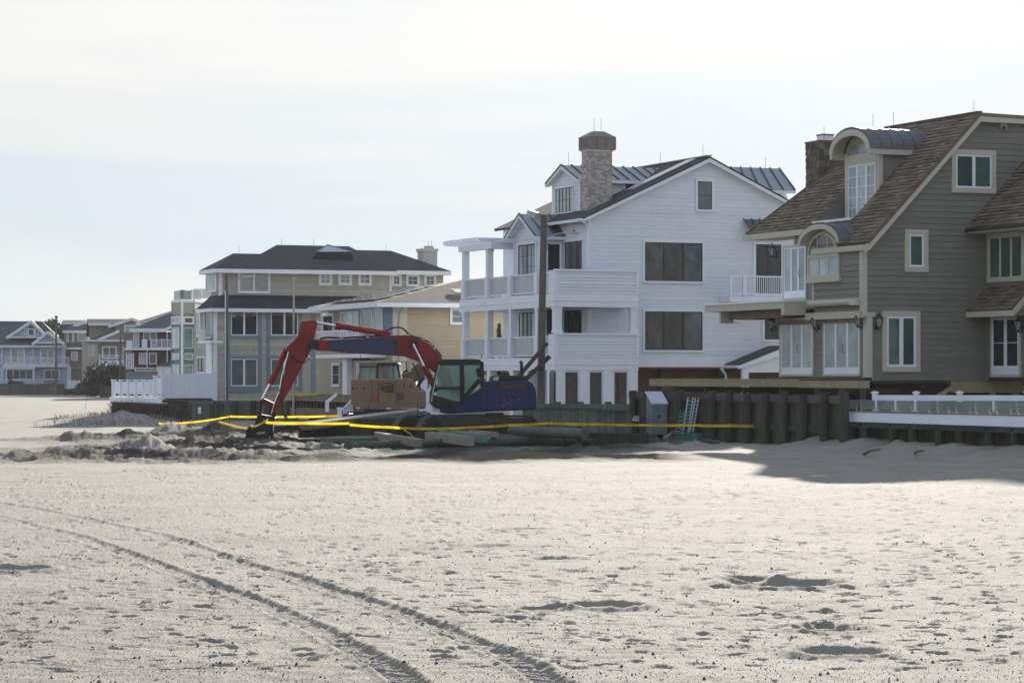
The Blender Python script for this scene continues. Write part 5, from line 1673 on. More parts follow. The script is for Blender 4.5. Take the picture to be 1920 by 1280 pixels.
for (u0, v0, u1, v1, n, g) in ((11, 692, 63, 712, 4, win_dark), (82, 692, 112, 712, 2, win_dark), (-6, 652, 3, 682, 1, win_dark), (-6, 692, 3, 712, 1, win_dark)):
    fwin(blu_h, fb.off(.6) if u0 == 82 else fb, u0, v0, u1, v1, g, n, 1.6)
MB().pbox(fb, 5, 683, 129, 688, 0, 1.3).build('balcony_floor', far_white, blu_h)
railing(blu_h, fb, 10, 129, 669.5, 682.5, 2.4, 6, 1.25)
railing(blu_h, fb, 0, 80, 711, 722, 2.4, 4, 1.4)
for u in (12, 63, 4, 127):
    MB().pbox(fb, u - 1.2, 688, u + 1.2, 740, .9, 1.15).build('porch_column', far_white, blu_h)
for u in (62, 4, 117):
    MB().pbox(fb, u - .8, 649, u + .8, 683, 0, .08).build('corner_board', far_white, blu_h)
MB().pbox(fb, 5, 688, 66, 692, .2, 1.2).build('trim_board', far_white, blu_h)
# grey bulkhead in front of it
fw = Plane(V3([(0 - CX) / F * 336, 336.0]), 3)
fwb = thing('timber_bulkhead', 'long low grey timber bulkhead in front of the pale blue house, far left', 'bulkhead', tuple(fw.P) + (0,))
for k in range(44):
    u = -90 + k * 4.8
    MB().pbox(fw, u + .15, 721, u + 4.7, 746, -.1 - .05 * random.random(), 0).build('plank', old_wood, fwb)
for k in range(5):
    MB().pbox(fw, -90 + k * 42.2, 719.5, -90 + (k + 1) * 42.2 - .2, 722, -.2, .1).build('cap_board', old_wood, fwb)
# brown and taupe house
ft = Plane(V3([(160 - CX) / F * 338, 338.0]), 10)
tp_h = thing('beach_house', 'taupe house with long dark roof and white balcony, behind the dark hedge', 'house', tuple(ft.P) + (0,))
MB().ppoly(ft, [(155, 640), (266, 640), (266, 740), (155, 740)], -9, 0).build('wall', far_tan, tp_h)
MB().ppoly(ft, [(155, 642), (184, 642), (184, 740), (155, 740)], -6, .5).build('wall', far_cream, tp_h)
MB().ppoly(ft, [(169, 607), (235, 607), (235, 642), (169, 642)], -8, -.4).build('wall', far_tan, tp_h)
r0 = ft.px(163, 598, -2); r1 = ft.px(255, 598, -2)
nb = V3(ft.N.tolist() + [0])
roof_slab(tp_h, [ft.px(165, 606, .5), ft.px(228, 606, .5), r1, r0], far_roof, .2)
roof_slab(tp_h, [r0, r1, r1 - nb * 5 - Z3 * 2, r0 - nb * 5 - Z3 * 2], far_roof, .2)
MB().bar(ft.px(165, 606, .55) - Z3 * .12, ft.px(208, 606, .55) - Z3 * .12, .1, .3).build('fascia_board', far_white, tp_h)
far_gable(tp_h, ft, 203, 246.5, 290, 611, 596, far_tan, 6, .6)
MB().ppoly(ft, [(216, 611), (280, 611), (280, 642), (216, 642)], -4, .58).build('wall', far_tan, tp_h)
roof_slab(tp_h, [ft.px(168, 637, 1.2), ft.px(232, 637, 1.2), ft.px(236, 621, -.5), ft.px(206, 621, -.5)], far_roof, .18, 'porch_roof')
MB().bar(ft.px(182, 638, 1.25), ft.px(224, 620.5, 1.25), .1, .34).build('rake_board', far_white, tp_h)
MB().ppoly(ft, [(186, 637.5), (240, 637.5), (240, 623), (222, 623)], 0, 1.15).build('gable_wall', far_tan, tp_h)
MB().pbox(ft, 160, 637, 266, 640, .2, 1.3).build('trim_board', far_white, tp_h)
fwin(tp_h, ft.off(.58), 233, 609, 256, 627, win_pale, 1, 1.3)
fwin(tp_h, ft, 191, 649, 219, 672, win_mid, 2, 2.0, 2)
for u in (165, 170.5, 175):
    fwin(tp_h, ft.off(.5), u, 648, u + 3, 667, win_dark, 1, .5)
fwin(tp_h, ft, 230, 648, 238, 662, win_mid, 1, 1.3)
MB().pbox(ft, 185, 676, 236, 687, 0, 1.2).build('balcony_floor', far_white, tp_h)
railing(tp_h, ft, 186, 236, 665, 677, 2.6, 4, 1.15)
# brown house to the left of it
fo = Plane(V3([(118 - CX) / F * 352, 352.0]), 10)
br_h = thing('beach_house', 'brown house with pale upper storey between the pale blue and taupe houses', 'house', tuple(fo.P) + (0,))
MB().ppoly(fo, [(121, 621), (166, 621), (166, 645), (121, 645)], -6, 0).build('wall', far_tan, br_h)
MB().ppoly(fo, [(114, 645), (166, 645), (166, 742), (114, 742)], -7, .4).build('wall', far_brown, br_h)
roof_slab(br_h, [fo.px(117, 620, .7), fo.px(172, 620, .7), fo.px(166, 606, -3), fo.px(138, 606, -3)], far_roof, .2)
roof_slab(br_h, [fo.px(112, 608, -2), fo.px(160, 608, -2), fo.px(160, 600, -5), fo.px(115, 600, -5)], far_roof, .2)
MB().bar(fo.px(113, 608, -1.9), fo.px(117, 600, -4.9), .1, .3).build('rake_board', far_white, br_h)
MB().bar(fo.px(138, 612, -1.5), fo.px(162, 602, -1.6), .1, .4).build('rake_board', far_white, br_h)
MB().bar(fo.px(117, 620, .75) - Z3 * .12, fo.px(172, 620, .75) - Z3 * .12, .1, .3).build('fascia_board', far_white, br_h)
roof_slab(br_h, [fo.px(117, 653, 1.4), fo.px(160, 653, 1.4), fo.px(160, 644, .3), fo.px(125, 644, .3)], far_roof, .18, 'porch_roof')
MB().bar(fo.px(117, 653, 1.45), fo.px(156, 653, 1.45), .1, .25).build('fascia_board', far_white, br_h)
for (u0, v0, u1, v1) in ((145, 623, 164, 640), (124, 624, 129, 641), (135, 624, 139, 641)):
    fwin(br_h, fo, u0, v0, u1, v1, win_pale, 1, 1.2)
fwin(br_h, fo.off(.4), 133, 659, 146, 676, win_pale, 1, 1.5, 2)
MB().pbox(fo, 129, 676, 160, 688, .4, .9).build('balcony_wall', far_brown, br_h)
MB().pbox(fo, 129, 688, 160, 691, .4, 1.0).build('trim_board', far_tan, br_h)
# dark red house
fr_ = Plane(V3([(245 - CX) / F * 296, 296.0]), 14)
rd_h = thing('beach_house', 'dark red two storey house with white balconies under a grey hip roof', 'house', tuple(fr_.P) + (0,))
MB().ppoly(fr_, [(248, 622), (345, 622), (345, 742), (248, 742)], -9, 0).build('wall', red_sid, rd_h)
e0, e1 = fr_.px(243, 617, 1.0), fr_.px(345, 617, 1.0)
roof_slab(rd_h, [e0, e1, fr_.px(345, 576, -5), fr_.px(320, 583, -5), fr_.px(259, 602, -3.5)], far_roof, .2)
MB().bar(e0 - Z3 * .12, fr_.px(312, 617, 1.0) - Z3 * .12, .12, .4).build('fascia_board', far_white, rd_h)
MB().bar(fr_.px(311, 617.5, 1.05), fr_.px(324, 611, 1.05), .1, .3).build('rake_board', far_white, rd_h)
MB().ppoly(fr_, [(256, 610), (264, 610), (260.5, 600)], .5, .9).build('finial_dormer', far_white, rd_h)
MB().pbox(fr_, 236, 652, 345, 656, 0, 1.5).build('balcony_floor', far_white, rd_h)
railing(rd_h, fr_, 283, 345, 636, 652, 2.2, 4, 1.45)
MB().pbox(fr_, 237, 638, 248, 652, 1.38, 1.45).build('balcony_panel', far_white, rd_h)
MB().pbox(fr_, 266, 636, 276, 652, 1.38, 1.45).build('balcony_panel', far_white, rd_h)
MB().pbox(fr_, 276, 637, 284, 652, 1.3, 1.42).build('balcony_panel', red_sid, rd_h)
fwin(rd_h, fr_, 268, 622, 294, 648, win_mid, 2, 1.2)
fwin(rd_h, fr_, 249, 623, 261, 651, win_pale, 2, 1.2)
fwin(rd_h, fr_, 279, 661, 294, 683, win_mid, 1, 1.6)
fwin(rd_h, fr_, 260, 661, 275, 683, win_pale, 3, 1)
for u in (276, 313.5):
    MB().pbox(fr_, u - .7, 622 if u > 300 else 656, u + .7, 690, 1.3, 1.45).build('porch_column', far_white, rd_h)
for k in range(5):
    MB().pbox(fr_, 236 + k * 3.3, 662, 238 + k * 3.3, 692, .9, 1.0).build('lattice_post', far_white, rd_h)
railing(rd_h, fr_, 254, 296, 689, 696, 2.2, 2, 2.2)
MB().pbox(fr_, 296, 684, 330, 705, .5, 2).build('porch_wall', far_white, rd_h)
roof_slab(rd_h, [fr_.px(294, 684, 2.3), fr_.px(335, 684, 2.3), fr_.px(335, 674, .2), fr_.px(312, 674, .2)], far_roof, .15, 'porch_roof')
MB().pbox(fr_, 240, 697, 305, 730, .5, 1.9).build('ground_wall', mat('slate_blue_siding', (.17, .20, .26), .6), rd_h)
# white picket gate and small bulkheads by the hedge
pg_ = Plane(V3([(130 - CX) / F * 330, 330.0]), 3)
pf_ = thing('picket_fence', 'short white picket fence panels between the pale blue house and the dark hedge', 'fence', tuple(pg_.P) + (0,))
for k in range(14):
    u = 129 + k * 2.75
    MB().pbox(pg_, u, 713, u + 2.0, 728, -.03, .03).build('picket', far_white, pf_)
for k in range(5):
    u = 129 + k * 9.6; MB().pbox(pg_, u - .9, 712, u + .9, 729, -.1, .08).build('fence_post', far_white, pf_)
MB().pbox(pg_, 129, 716, 168, 717, -.08, -.03).build('fence_rail', far_white, pf_)
MB().pbox(pg_, 129, 725, 168, 726, -.08, -.03).build('fence_rail', far_white, pf_)
pb = Plane(V3([(187 - CX) / F * 300, 300.0]), 5)
sb = thing('timber_bulkhead', 'small grey timber bulkhead corner beside the white deck, at the dark hedge', 'bulkhead', tuple(pb.P) + (0,))
for k in range(8):
    MB().pbox(pb, 187 + k * 3.2, 725, 187 + k * 3.2 + 3.05, 748, -.1, .02 * random.random()).build('plank', old_wood, sb)
MB().pbox(pb, 186, 723.5, 213, 726, -.3, .12).build('cap_board', old_wood, sb)
pb2 = Plane(V3([(120 - CX) / F * 333, 333.0]), 3)
sb2 = thing('timber_bulkhead', 'dark low bulkhead under the white picket fence', 'bulkhead', tuple(pb2.P) + (0,))
for k in range(14):
    MB().pbox(pb2, 119 + k * 5, 729, 119 + k * 5 + 4.85, 746, -.1, .03 * random.random()).build('plank', dim_wood, sb2)

# ------------------------------------------------------------------ vegetation
leaf_dark = mat('dark_evergreen_leaf', (.030, .042, .025), .7, .45, .3, 4, .2, col2=(.055, .07, .04))
leaf_mid = mat('green_leaf', (.05, .065, .035), .7, .4, .3, 4, .2, col2=(.10, .11, .06))
bark = mat('bark', (.07, .055, .045), .9)
straw = mat('dry_dune_grass', (.11, .085, .06), .8, .4, .2, 3, .15, col2=(.045, .035, .028))


def leaf_cloud(m, blobs, n, size, spike=0.0):
    for k in range(n):
        c, r = blobs[int(rng.integers(len(blobs)))]
        d = rng.normal(0, 1, 3); d /= np.linalg.norm(d)
        p = V3(c) + d * V3(r) * (float(rng.random()) ** .4) * (1 + .18 * float(rng.normal()))
        s = size * float(rng.uniform(.5, 1.4))
        x = rng.normal(0, 1, 3); x /= np.linalg.norm(x); y = np.cross(x, rng.normal(0, 1, 3)); y /= np.linalg.norm(y)
        tip = p + x * s * 1.6 + V3([0, 0, spike * s])
        m.add([p - y * s * .35, p + x * s * .7 - y * s * .5, tip, p + x * s * .7 + y * s * .45], [(0, 1, 2, 3)])
    return m


def tree(name, label, cat, base, blobs, n, size, m, trunk_h, trunk_r, group=None, spike=0.0):
    t = thing(name, label, cat, tuple(base), group)
    b = V3(base)
    tr_ = MB(); tr_.tube([b - V3([0, 0, .3]), b + V3([.1, 0, trunk_h * .5]), b + V3([0, .1, trunk_h])], trunk_r, 8, trunk_r * .5)
    for (c, r) in blobs[:6]:
        tr_.tube([b + V3([0, 0, trunk_h * .6]), (b + V3(c)) / 2 + V3([0, 0, trunk_h * .3]), V3(c)], trunk_r * .4, 5, trunk_r * .12)
    tr_.build('trunk', bark, t)
    mb = leaf_cloud(MB(), blobs, n, size, spike)
    me_ = mb.mesh('crown', worldloc(t), fix=False); me_.materials.append(m)
    o = bpy.data.objects.new('crown', me_); COL.objects.link(o); o.parent = t
    return t


def at(u, v, Y): return V3([(u - CX) / F * Y, Y, H + (HY - v) / F * Y])


Yt = 365
tree('tree', 'bushy green tree showing above roofs behind the pale blue house', 'tree', at(110, 738, Yt), [(at(u, v, Yt), (rx / F * Yt, 2.0, rz / F * Yt)) for u, v, rx, rz in
     ((95, 622, 16, 16), (110, 625, 18, 18), (125, 628, 18, 14), (98, 608, 9, 8), (108, 640, 20, 14), (130, 618, 12, 8), (92, 612, 7, 9))], 5200, .26, leaf_mid, 6.0, .25)
Yh = 312
tree('hedge', 'dark evergreen hedge mass in front of the taupe house', 'hedge', at(205, 738, Yh), [(at(u, v, Yh), (rx / F * Yh, 2.2, rz / F * Yh)) for u, v, rx, rz in
     ((175, 706, 13, 20), (195, 705, 16, 22), (215, 703, 16, 22), (235, 708, 14, 20), (185, 725, 24, 14), (215, 728, 26, 14), (240, 716, 12, 16), (158, 728, 12, 10))], 7500, .22, leaf_dark, 1.5, .15, spike=.5)
tree('shrub', 'low dark shrubs on the bank below the taupe house', 'shrub', at(190, 745, 306), [(at(u, v, 306), (rx / F * 306, 1.2, rz / F * 306)) for u, v, rx, rz in
     ((150, 732, 10, 6), (175, 737, 12, 6), (195, 736, 12, 7))], 1500, .16, leaf_dark, .4, .06)
for (u, v, w, lab) in ((936, 622, 4.5, 'small dark conifer beyond the lower porch of the white house'),):
    Y = 140.5
    tree('conifer', lab, 'shrub', at(u, 700, Y), [(at(u, v + k * 7 - 8, Y), ((1 + k * 1.1) / F * Y, (1 + k * 1.1) / F * Y, 5 / F * Y)) for k in range(5)], 420, .07, leaf_dark, 2.4, .04, spike=1.2)
Yp = 139.0
tree('shrub', 'leafy plant growing under the white porch behind the blue excavator hood', 'shrub', at(935, 760, Yp), [(at(u, v, Yp), (rx / F * Yp, .6, rz / F * Yp)) for u, v, rx, rz in ((925, 700, 14, 9), (944, 704, 12, 9), (930, 715, 18, 12))], 1300, .09, leaf_mid, 1.0, .05)
tree('shrub', 'low dark garden plants at the foot of the pale blue porch rail', 'shrub', at(28, 728, 341), [(at(u, v, 341), (rx / F * 341, .8, rz / F * 341)) for u, v, rx, rz in ((20, 716, 4, 6), (32, 719, 8, 4), (38, 720, 6, 3))], 700, .16, leaf_dark, .5, .06)
# dune grass: blades on the drift and along the dark bulkhead
gb = MB()


def blades(u0, u1, v0, v1, n, h0, h1):
    for k in range(n):
        u, v = float(rng.uniform(u0, u1)), float(rng.uniform(v0, v1)); p = ground(u, v)
        z = zsand(p[0], p[1]); h = float(rng.uniform(h0, h1)); a = float(rng.uniform(0, 2 * pi)); l = h * float(rng.uniform(.3, 1.5)); w = .008
        q = V3([p[0], p[1], z - .02]); t = q + V3([l * cos(a), l * sin(a), h]); md_ = (q + t) / 2 + V3([0, 0, h * .12])
        s = V3([w * sin(a), -w * cos(a), 0])
        gb.add([q - s, q + s, md_ + s, md_ - s, t], [(0, 1, 2, 3), (3, 2, 4)])


blades(165, 300, 776, 790, 500, .12, .35)
blades(212, 352, 774, 794, 7000, .25, .85)
blades(205, 365, 788, 799, 500, .1, .3)
blades(100, 220, 788, 800, 420, .08, .35)
blades(330, 420, 780, 792, 300, .15, .4)
blades(60, 120, 798, 806, 60, .08, .25)
blades(640, 700, 800, 806, 60, .1, .2)
gm_ = gb.mesh('dune_grass', fix=False); gm_.materials.append(straw)
go2 = bpy.data.objects.new('dune_grass', gm_); COL.objects.link(go2); go2['kind'] = 'stuff'; go2['label'] = 'dry brown dune grass along the low drift and bulkhead at left'
# ------------------------------------------------------------------ poles
def pole_at(u, v0, v1, Y, r0, r1, name, m, parent):
    b, t = at(u, v1, Y), at(u, v0, Y)
    return MB().tube([b, (b + t) / 2 + V3([.01, 0, 0]), t], r0, 10, r1).build(name, m, parent)


grey_pole = mat('weathered_pole', (.13, .125, .105), .85, .15, .25, 2, .15, bump=.4, bscale=18, stretch=(6, 6, .5))
alu = mat('dull_aluminium', (.42, .44, .45), .55, .05, .08, 3, .4, metal=.5)
up = thing('utility_pole', 'tall weathered utility pole with lamp arm, braced by two planks, before the white house', 'pole', at(1016, 790, 113) * V3([1, 1, 0]))
Y = 113.0
MB().tube([at(1013.5, 815, Y), at(1016, 600, Y), at(1020, 404, Y)], .17, 12, .135).build('shaft', grey_pole, up)
MB().tube([at(1022, 446, Y), at(1045, 439, Y - .2), at(1062, 436, Y - .3)], .03, 6).build('lamp_arm', alu, up)
MB().bar(at(1060, 435.5, Y - .3), at(1085, 437.5, Y - .4), .28, .12).build('lamp_head', alu, up)
MB().tube([at(1076, 431, Y - .35), at(1076, 435, Y - .35)], .06, 8).build('photocell', dark_metal, up)
fl = MB(); c = at(998, 401, Y - .4)
fl.bar(at(992, 399, Y - .4), at(1004, 403, Y - .6), .3, .26); fl.bar(at(1003, 403, Y - .6), at(1007, 405, Y - .65), .34, .3)
fl.build('floodlight', alu, up)
MB().tube([at(1018, 420, Y), at(1008, 421, Y - .2), at(1001, 414, Y - .4), at(1000, 405, Y - .4)], .025, 6).build('floodlight_bracket', alu, up)
MB().tube([at(1018, 402.5, Y), at(1018, 403.5, Y)], .14, 8).build('pole_cap', dark_metal, up)
MB().tube([at(1027, 456, Y), at(1030, 462, Y), at(1026, 466, Y)], .04, 6).build('cable_clamp', dark_metal, up)
MB().bar(at(955, 726, Y - .5), at(1026, 643, Y - .35), .28, .16).build('brace', old_wood, up)
MB().bar(at(972, 724, Y - .4), at(1031, 668, Y - .25), .28, .16).build('brace', old_wood, up)
MB().bar(at(975, 721, Y - .6), at(1000, 693, Y - .5), .12, .1).build('brace_block', old_wood, up)
p2 = thing('street_lamp', 'grey wooden pole with a thin lamp arm in front of the beige house', 'street lamp', at(424, 770, 153) * V3([1, 1, 0]))
Y = 153.0
MB().tube([at(424, 790, Y), at(425, 513, Y)], .13, 10, .1).build('shaft', grey_pole, p2)
MB().tube([at(425, 533, Y), at(440, 525, Y - .2), at(455, 519, Y - .3)], .025, 6).build('lamp_arm', alu, p2)
MB().bar(at(454, 519, Y - .3), at(478, 518, Y - .4), .3, .10).build('lamp_head', alu, p2)
MB().tube([at(422.5, 545, Y - .15), at(422.5, 770, Y - .15)], .03, 6).build('conduit', white, p2)
fp = thing('flagpole', 'bare white flagpole without a flag behind the excavator arm', 'flagpole', at(551, 750, 150) * V3([1, 1, 0]))
MB().tube([at(550.5, 780, 150), at(551, 523, 150)], .085, 8, .05).build('shaft', mat('flagpole_paint', (.42, .39, .34), .5), fp)
MB().tube([at(551, 523, 150), at(551, 520, 150)], .09, 8).build('finial', alu, fp)
p4 = thing('utility_pole', 'bare dark wooden pole standing in front of the pale blue house', 'pole', at(105, 740, 335) * V3([1, 1, 0]))
MB().tube([at(105, 742, 335), at(105.5, 593, 335)], .17, 8, .13).build('shaft', grey_pole, p4)
MB().tube([at(105.5, 595, 335), at(105.5, 592, 335)], .2, 8).build('pole_cap', dark_metal, p4)
p5 = thing('utility_pole', 'thin dark wooden pole in front of the taupe house balcony', 'pole', at(225, 735, 305) * V3([1, 1, 0]))
MB().tube([at(224.5, 740, 305), at(226, 620, 305)], .11, 8, .09).build('shaft', grey_pole, p5)
MB().tube([at(226, 622, 305), at(226, 619.5, 305)], .12, 8).build('pole_cap', dark_metal, p5)

# ------------------------------------------------------------------ white stair rail and wall between the houses
sr = Plane(V3([(640 - CX) / F * 127, 127.0]), 8)
st_ = thing('stair_rail', 'white sloping stair rail left of the tan excavator', 'railing', tuple(sr.P) + (0,))
MB().ppoly(sr, [(639, 768), (660, 747), (660, 750), (639, 771.5)], -.08, 0).build('hand_rail', white_vinyl, st_)
MB().pbox(sr, 633, 765, 641, 800, -.2, .02).build('newel_post', white_vinyl, st_)
MB().pbox(sr, 632, 763.5, 642, 766, -.23, .05).build('post_cap', white_vinyl, st_)
for k in range(5):
    u = 644 + k * 3.8; MB().pbox(sr, u, 768 - (u - 640) * .95, u + 1.7, 792, -.06, -.02).build('baluster', white_vinyl, st_)
s2 = Plane(V3([(612 - CX) / F * 139, 139.0]), 8)
st2 = thing('stair_rail', 'small pale blue stair rail on the brown wooden deck by the sliding door', 'railing', tuple(s2.P) + (0,))
MB().ppoly(s2, [(610, 752), (632, 735), (632, 741), (617, 754), (617, 772), (610, 772)], -.1, 0).build('hand_rail', white_vinyl, st2)
wl_p = Plane(V3([(788 - CX) / F * 133, 133.0]), 6)
tag(MB().pbox(wl_p, 786, 712, 864, 800, -.2, 0).build('wall', white, None, org=wl_p.pt(0, 0)), 'plain white wall behind the two excavators', 'wall')
yb = MB()
for k in range(14):
    q = at(542 + k * 3.2 + random.uniform(-2, 2), 739 + random.uniform(-1, 1.5), 137.0 + random.uniform(-.3, .3))
    yb.bar(q, q + V3([random.uniform(.2, .35), .1, random.uniform(-.05, .05)]), .12, .05)
solo(yb, 'folded_tarp', mat('yellow_webbing', (.55, .45, .08), .6), 'yellow green webbing heap lying on the brown wooden deck', 'webbing')

# ------------------------------------------------------------------ blue and red excavator
blue_p = mat('worn_blue_paint', (.013, .020, .085), .5, .03, .38, 1.6, .3)
red_p = mat('worn_red_paint', (.215, .016, .016), .5, .04, .32, 1.6, .3)
boomblue = mat('boom_blue_paint', (.022, .032, .095), .45, .03, .15, 3, .4)
black_p = mat('black_rubber', (.008, .009, .0095), .5, .1, .2, 4, .4)
track_m = mat('track_steel', (.05, .048, .045), .5, .15, .3, 6, .4, metal=.4)
tan_p = mat('dusty_tan_paint', (.225, .15, .095), .55, .03, .14, 2.5, .3)
chrome = mat('chrome_rod', (.75, .76, .78), .12, .02, .03, 4, .5, metal=1.0)
cabglass = clear_glass('cab_glass', (.55, .78, .72), .18)
EP = V3([(905 - CX) / F * 99.6, 99.6]); EA = 3.5
E0p = Plane(EP, EA)                       # near side of the machine
ex = thing('excavator', 'crawler excavator with dark blue body, black cab and red boom reaching down to the sand', 'excavator', tuple(E0p.off(-1.3).P) + (0,))
eN = V3(E0p.N.tolist() + [0]); eA = V3(E0p.A.tolist() + [0])


def epoly(pix, d0, d1, name, m, parent=None, bevel=.0, pl=None, label=None):
    return MB().ppoly(pl or E0p, pix, d0, d1).build(name, m, parent or ex, bevel=bevel, label=label)


body = epoly([(905, 715), (990, 714), (998, 717), (1005, 730), (1007, 752), (1004, 768), (905, 772), (840, 776), (812, 771), (866, 752), (905, 726)], -2.6, 0, 'body', blue_p, bevel=.06)
epoly([(931, 718), (931, 767), (932, 767), (932, 718)], 0, .012, 'door_seam', dark_metal, body)
epoly([(905.4, 717), (905.4, 770), (906.2, 770), (906.2, 717)], 0, .012, 'door_seam', dark_metal, body)
epoly([(985, 718), (986.5, 766), (987.3, 766), (986, 718)], 0, .012, 'door_seam', dark_metal, body)
epoly([(934, 720), (984, 719.5), (984, 727), (934, 728)], 0, .014, 'vent_grille', mat('rusty_grille', (.07, .035, .025), .8, .2, .5, 20), body)
scf = MB()
for k in range(26):
    u, v = random.uniform(935, 982), random.uniform(735, 762)
    scf.ppoly(E0p, [(u, v), (u + random.uniform(.6, 2.4), v + random.uniform(-.4, .4)), (u + random.uniform(.5, 2), v + random.uniform(.5, 1.4))], 0, .006)
scf.build('paint_chips', mat('chipped_primer', (.32, .34, .40), .7), body, kind='stuff')
epoly([(881, 750), (888, 741), (900, 739), (902, 742), (890, 744), (884, 752)], 0, .02, 'panel_crease', blue_p, body)
epoly([(920, 714.5), (922, 705), (926, 703.5), (986, 703.8), (990, 707), (992, 714.5)], -2.1, -.35, 'engine_hood', black_p, bevel=.05)
epoly([(924, 713), (926, 706), (936, 706), (934, 713)], -.36, -.32, 'hood_latch', alu)
ep = MB(); ep.tube([E0p.px(978, 706, -1.5), E0p.px(978, 684, -1.5), E0p.px(977.5, 680, -1.5), E0p.px(975, 677, -1.5)], .06, 8); ep.build('exhaust_pipe', black_p, ex)
for u in (845, 868, 890):
    epoly([(u, 773), (u + 20, 773), (u + 20, 776), (u, 776)], -1.2, -.05, 'step_plate', alu)
epoly([(811, 763), (822, 764), (826, 773), (813, 772)], -.5, .0, 'step_plate', alu)
epoly([(870, 774), (945, 774), (940, 788), (875, 788)], -2.1, -.55, 'swing_ring', track_m)
# cab: frame of posts with glazing
cw = 1.05
cab = epoly([(806, 755), (808, 738), (854, 752), (866, 752), (905, 726), (905, 733), (860, 759), (817, 767)], -cw, .01, 'cab', black_p, bevel=.03)


def post(p0, p1, w=5.5):
    (x0, y0), (x1, y1) = p0, p1
    L_ = math.hypot(x1 - x0, y1 - y0); nx, ny = -(y1 - y0) / L_ * w / 2, (x1 - x0) / L_ * w / 2
    q = [(x0 + nx, y0 + ny), (x0 - nx, y0 - ny), (x1 - nx, y1 - ny), (x1 + nx, y1 + ny)]
    for d in (-.07, -cw):
        epoly(q, d, d + .085, 'cab_post', black_p, cab)


post((809, 752), (810, 737), 7); post((810, 738), (824, 680), 6); post((866, 676), (867, 755), 9); post((903, 678), (905, 726), 7.5); post((900, 712), (864, 752), 9); post((818, 727.5), (868, 727.5), 5); post((808, 752), (856, 762), 10)
post((896, 690), (900, 706), 9)
epoly([(820, 681), (822, 675.5), (828, 673.5), (890, 672.8), (901, 674), (905, 682), (899, 684), (826, 684.5)], -cw - .02, .03, 'cab_roof', black_p, cab, bevel=.03)
for (pix) in ([(824, 683), (863, 683), (863, 727), (819, 727)], [(871, 683), (899, 683), (903, 712), (884, 726), (871, 735)], [(820, 729), (863, 729), (863, 748), (853, 756), (815, 756)]):
    epoly(pix, -.05, -.03, 'cab_window', cabglass, cab)
    epoly(pix, -cw + .03, -cw + .05, 'cab_window', cabglass, cab)
MB().prism([E0p.px(806.5, 752, -.1), E0p.px(806.5, 738, -.1), E0p.px(821, 684, -.1), E0p.px(822.5, 684, -.1), E0p.px(808, 740, -.1), E0p.px(808, 752, -.1)], -eN * (cw - .15)).build('windscreen', cabglass, cab)
epoly([(839, 690), (843, 688), (846, 706), (848, 722), (862, 724), (861, 744), (846, 744), (843, 724)], -.8, -.35, 'seat', black_p, cab)
MB().tube([E0p.px(830, 727, -.5), E0p.px(834, 708, -.5), E0p.px(833, 704, -.5)], .03, 6).build('control_lever', black_p, cab)
MB().tube([E0p.px(846, 727, -.3), E0p.px(842, 714, -.3), E0p.px(844, 711, -.3)], .025, 6).build('control_lever', black_p, cab)
MB().tube([E0p.px(824, 684, .06), E0p.px(811, 738, .08), E0p.px(809, 753, .08)], .028, 6).build('hand_rail', alu, cab)
MB().tube([E0p.px(806, 712, .05), E0p.px(803, 714, .2), E0p.px(803, 728, .2)], .03, 6).build('mirror_arm', black_p, cab)
for u in (843, 846, 831, 838):
    MB().tube([E0p.px(u, 673, -.4), E0p.px(u, 671.4, -.4)], .04, 6).build('roof_fitting', alu, cab)
MB().tube([E0p.px(902, 673, -.2), E0p.px(903.5, 664, -.2)], .015, 5).build('aerial', dark_metal, cab)
# boom
Bm_ = E0p.off(-1.55)
up_e = [(588, 642), (593, 636), (620, 637), (697, 633), (725, 629), (762, 628), (790, 636), (806, 645), (820, 660), (829, 672), (846, 712), (842, 735)]
lo_e = [(832, 728), (822, 705), (814, 697), (801, 688), (788, 680), (776, 674), (758, 668), (732, 666), (680, 663), (618, 658), (594, 657), (586, 651)]


def bpoly(pix, d0, d1, name, m, parent=None, bevel=.02):
    return MB().ppoly(Bm_, pix, d0, d1).build(name, m, parent or ex, bevel=bevel)


boom = bpoly(up_e + lo_e, -.26, .26, 'boom', red_p)
bpoly([(619, 638.5), (697, 634.8), (734, 631), (744, 641), (741, 657), (745, 665.5), (680, 661.5), (618, 656.5)], .26, .275, 'boom_panel', boomblue, boom, 0)
for (u, v, r) in ((775, 644, .16), (589, 646, .18), (741, 642, .1)):
    c = Bm_.px(u, v, 0); MB().tube([c - eN * .34, c + eN * .32], r, 14).build('pivot_pin', black_p, boom)
hs = MB()
for k, off in enumerate((0, .05, .1)):
    hs.tube([Bm_.px(x, y - 1.5 + (k % 2) * 1.2, -.15 + off) for x, y in ((600, 636), (612, 633.5), (640, 634.5), (662, 633), (690, 632.5), (715, 629.5))], .028, 6)
hs.tube([Bm_.px(x, y, -.1) for x, y in ((714, 620), (728, 618.5), (738, 614), (748, 613), (757, 617), (765, 625), (772, 630), (790, 634), (806, 642), (818, 655), (828, 668))], .035, 6)
hs.build('hydraulic_hose', black_p, boom)
for (u, v) in ((640, 634), (690, 632), (735, 628), (765, 627), (793, 636), (806, 643), (815, 652)):
    bpoly([(u - 3, v - 1.6), (u + 3, v - 1.2), (u + 3, v + 1), (u - 3, v + 1)], -.2, .2, 'hose_clamp', alu, boom, 0)
for (u, v) in ((815, 655), (809, 648)):
    MB().tube([Bm_.px(u, v, .1), Bm_.px(u + .2, v - 2.2, .1)], .05, 6).build('boom_lamp', alu, boom)
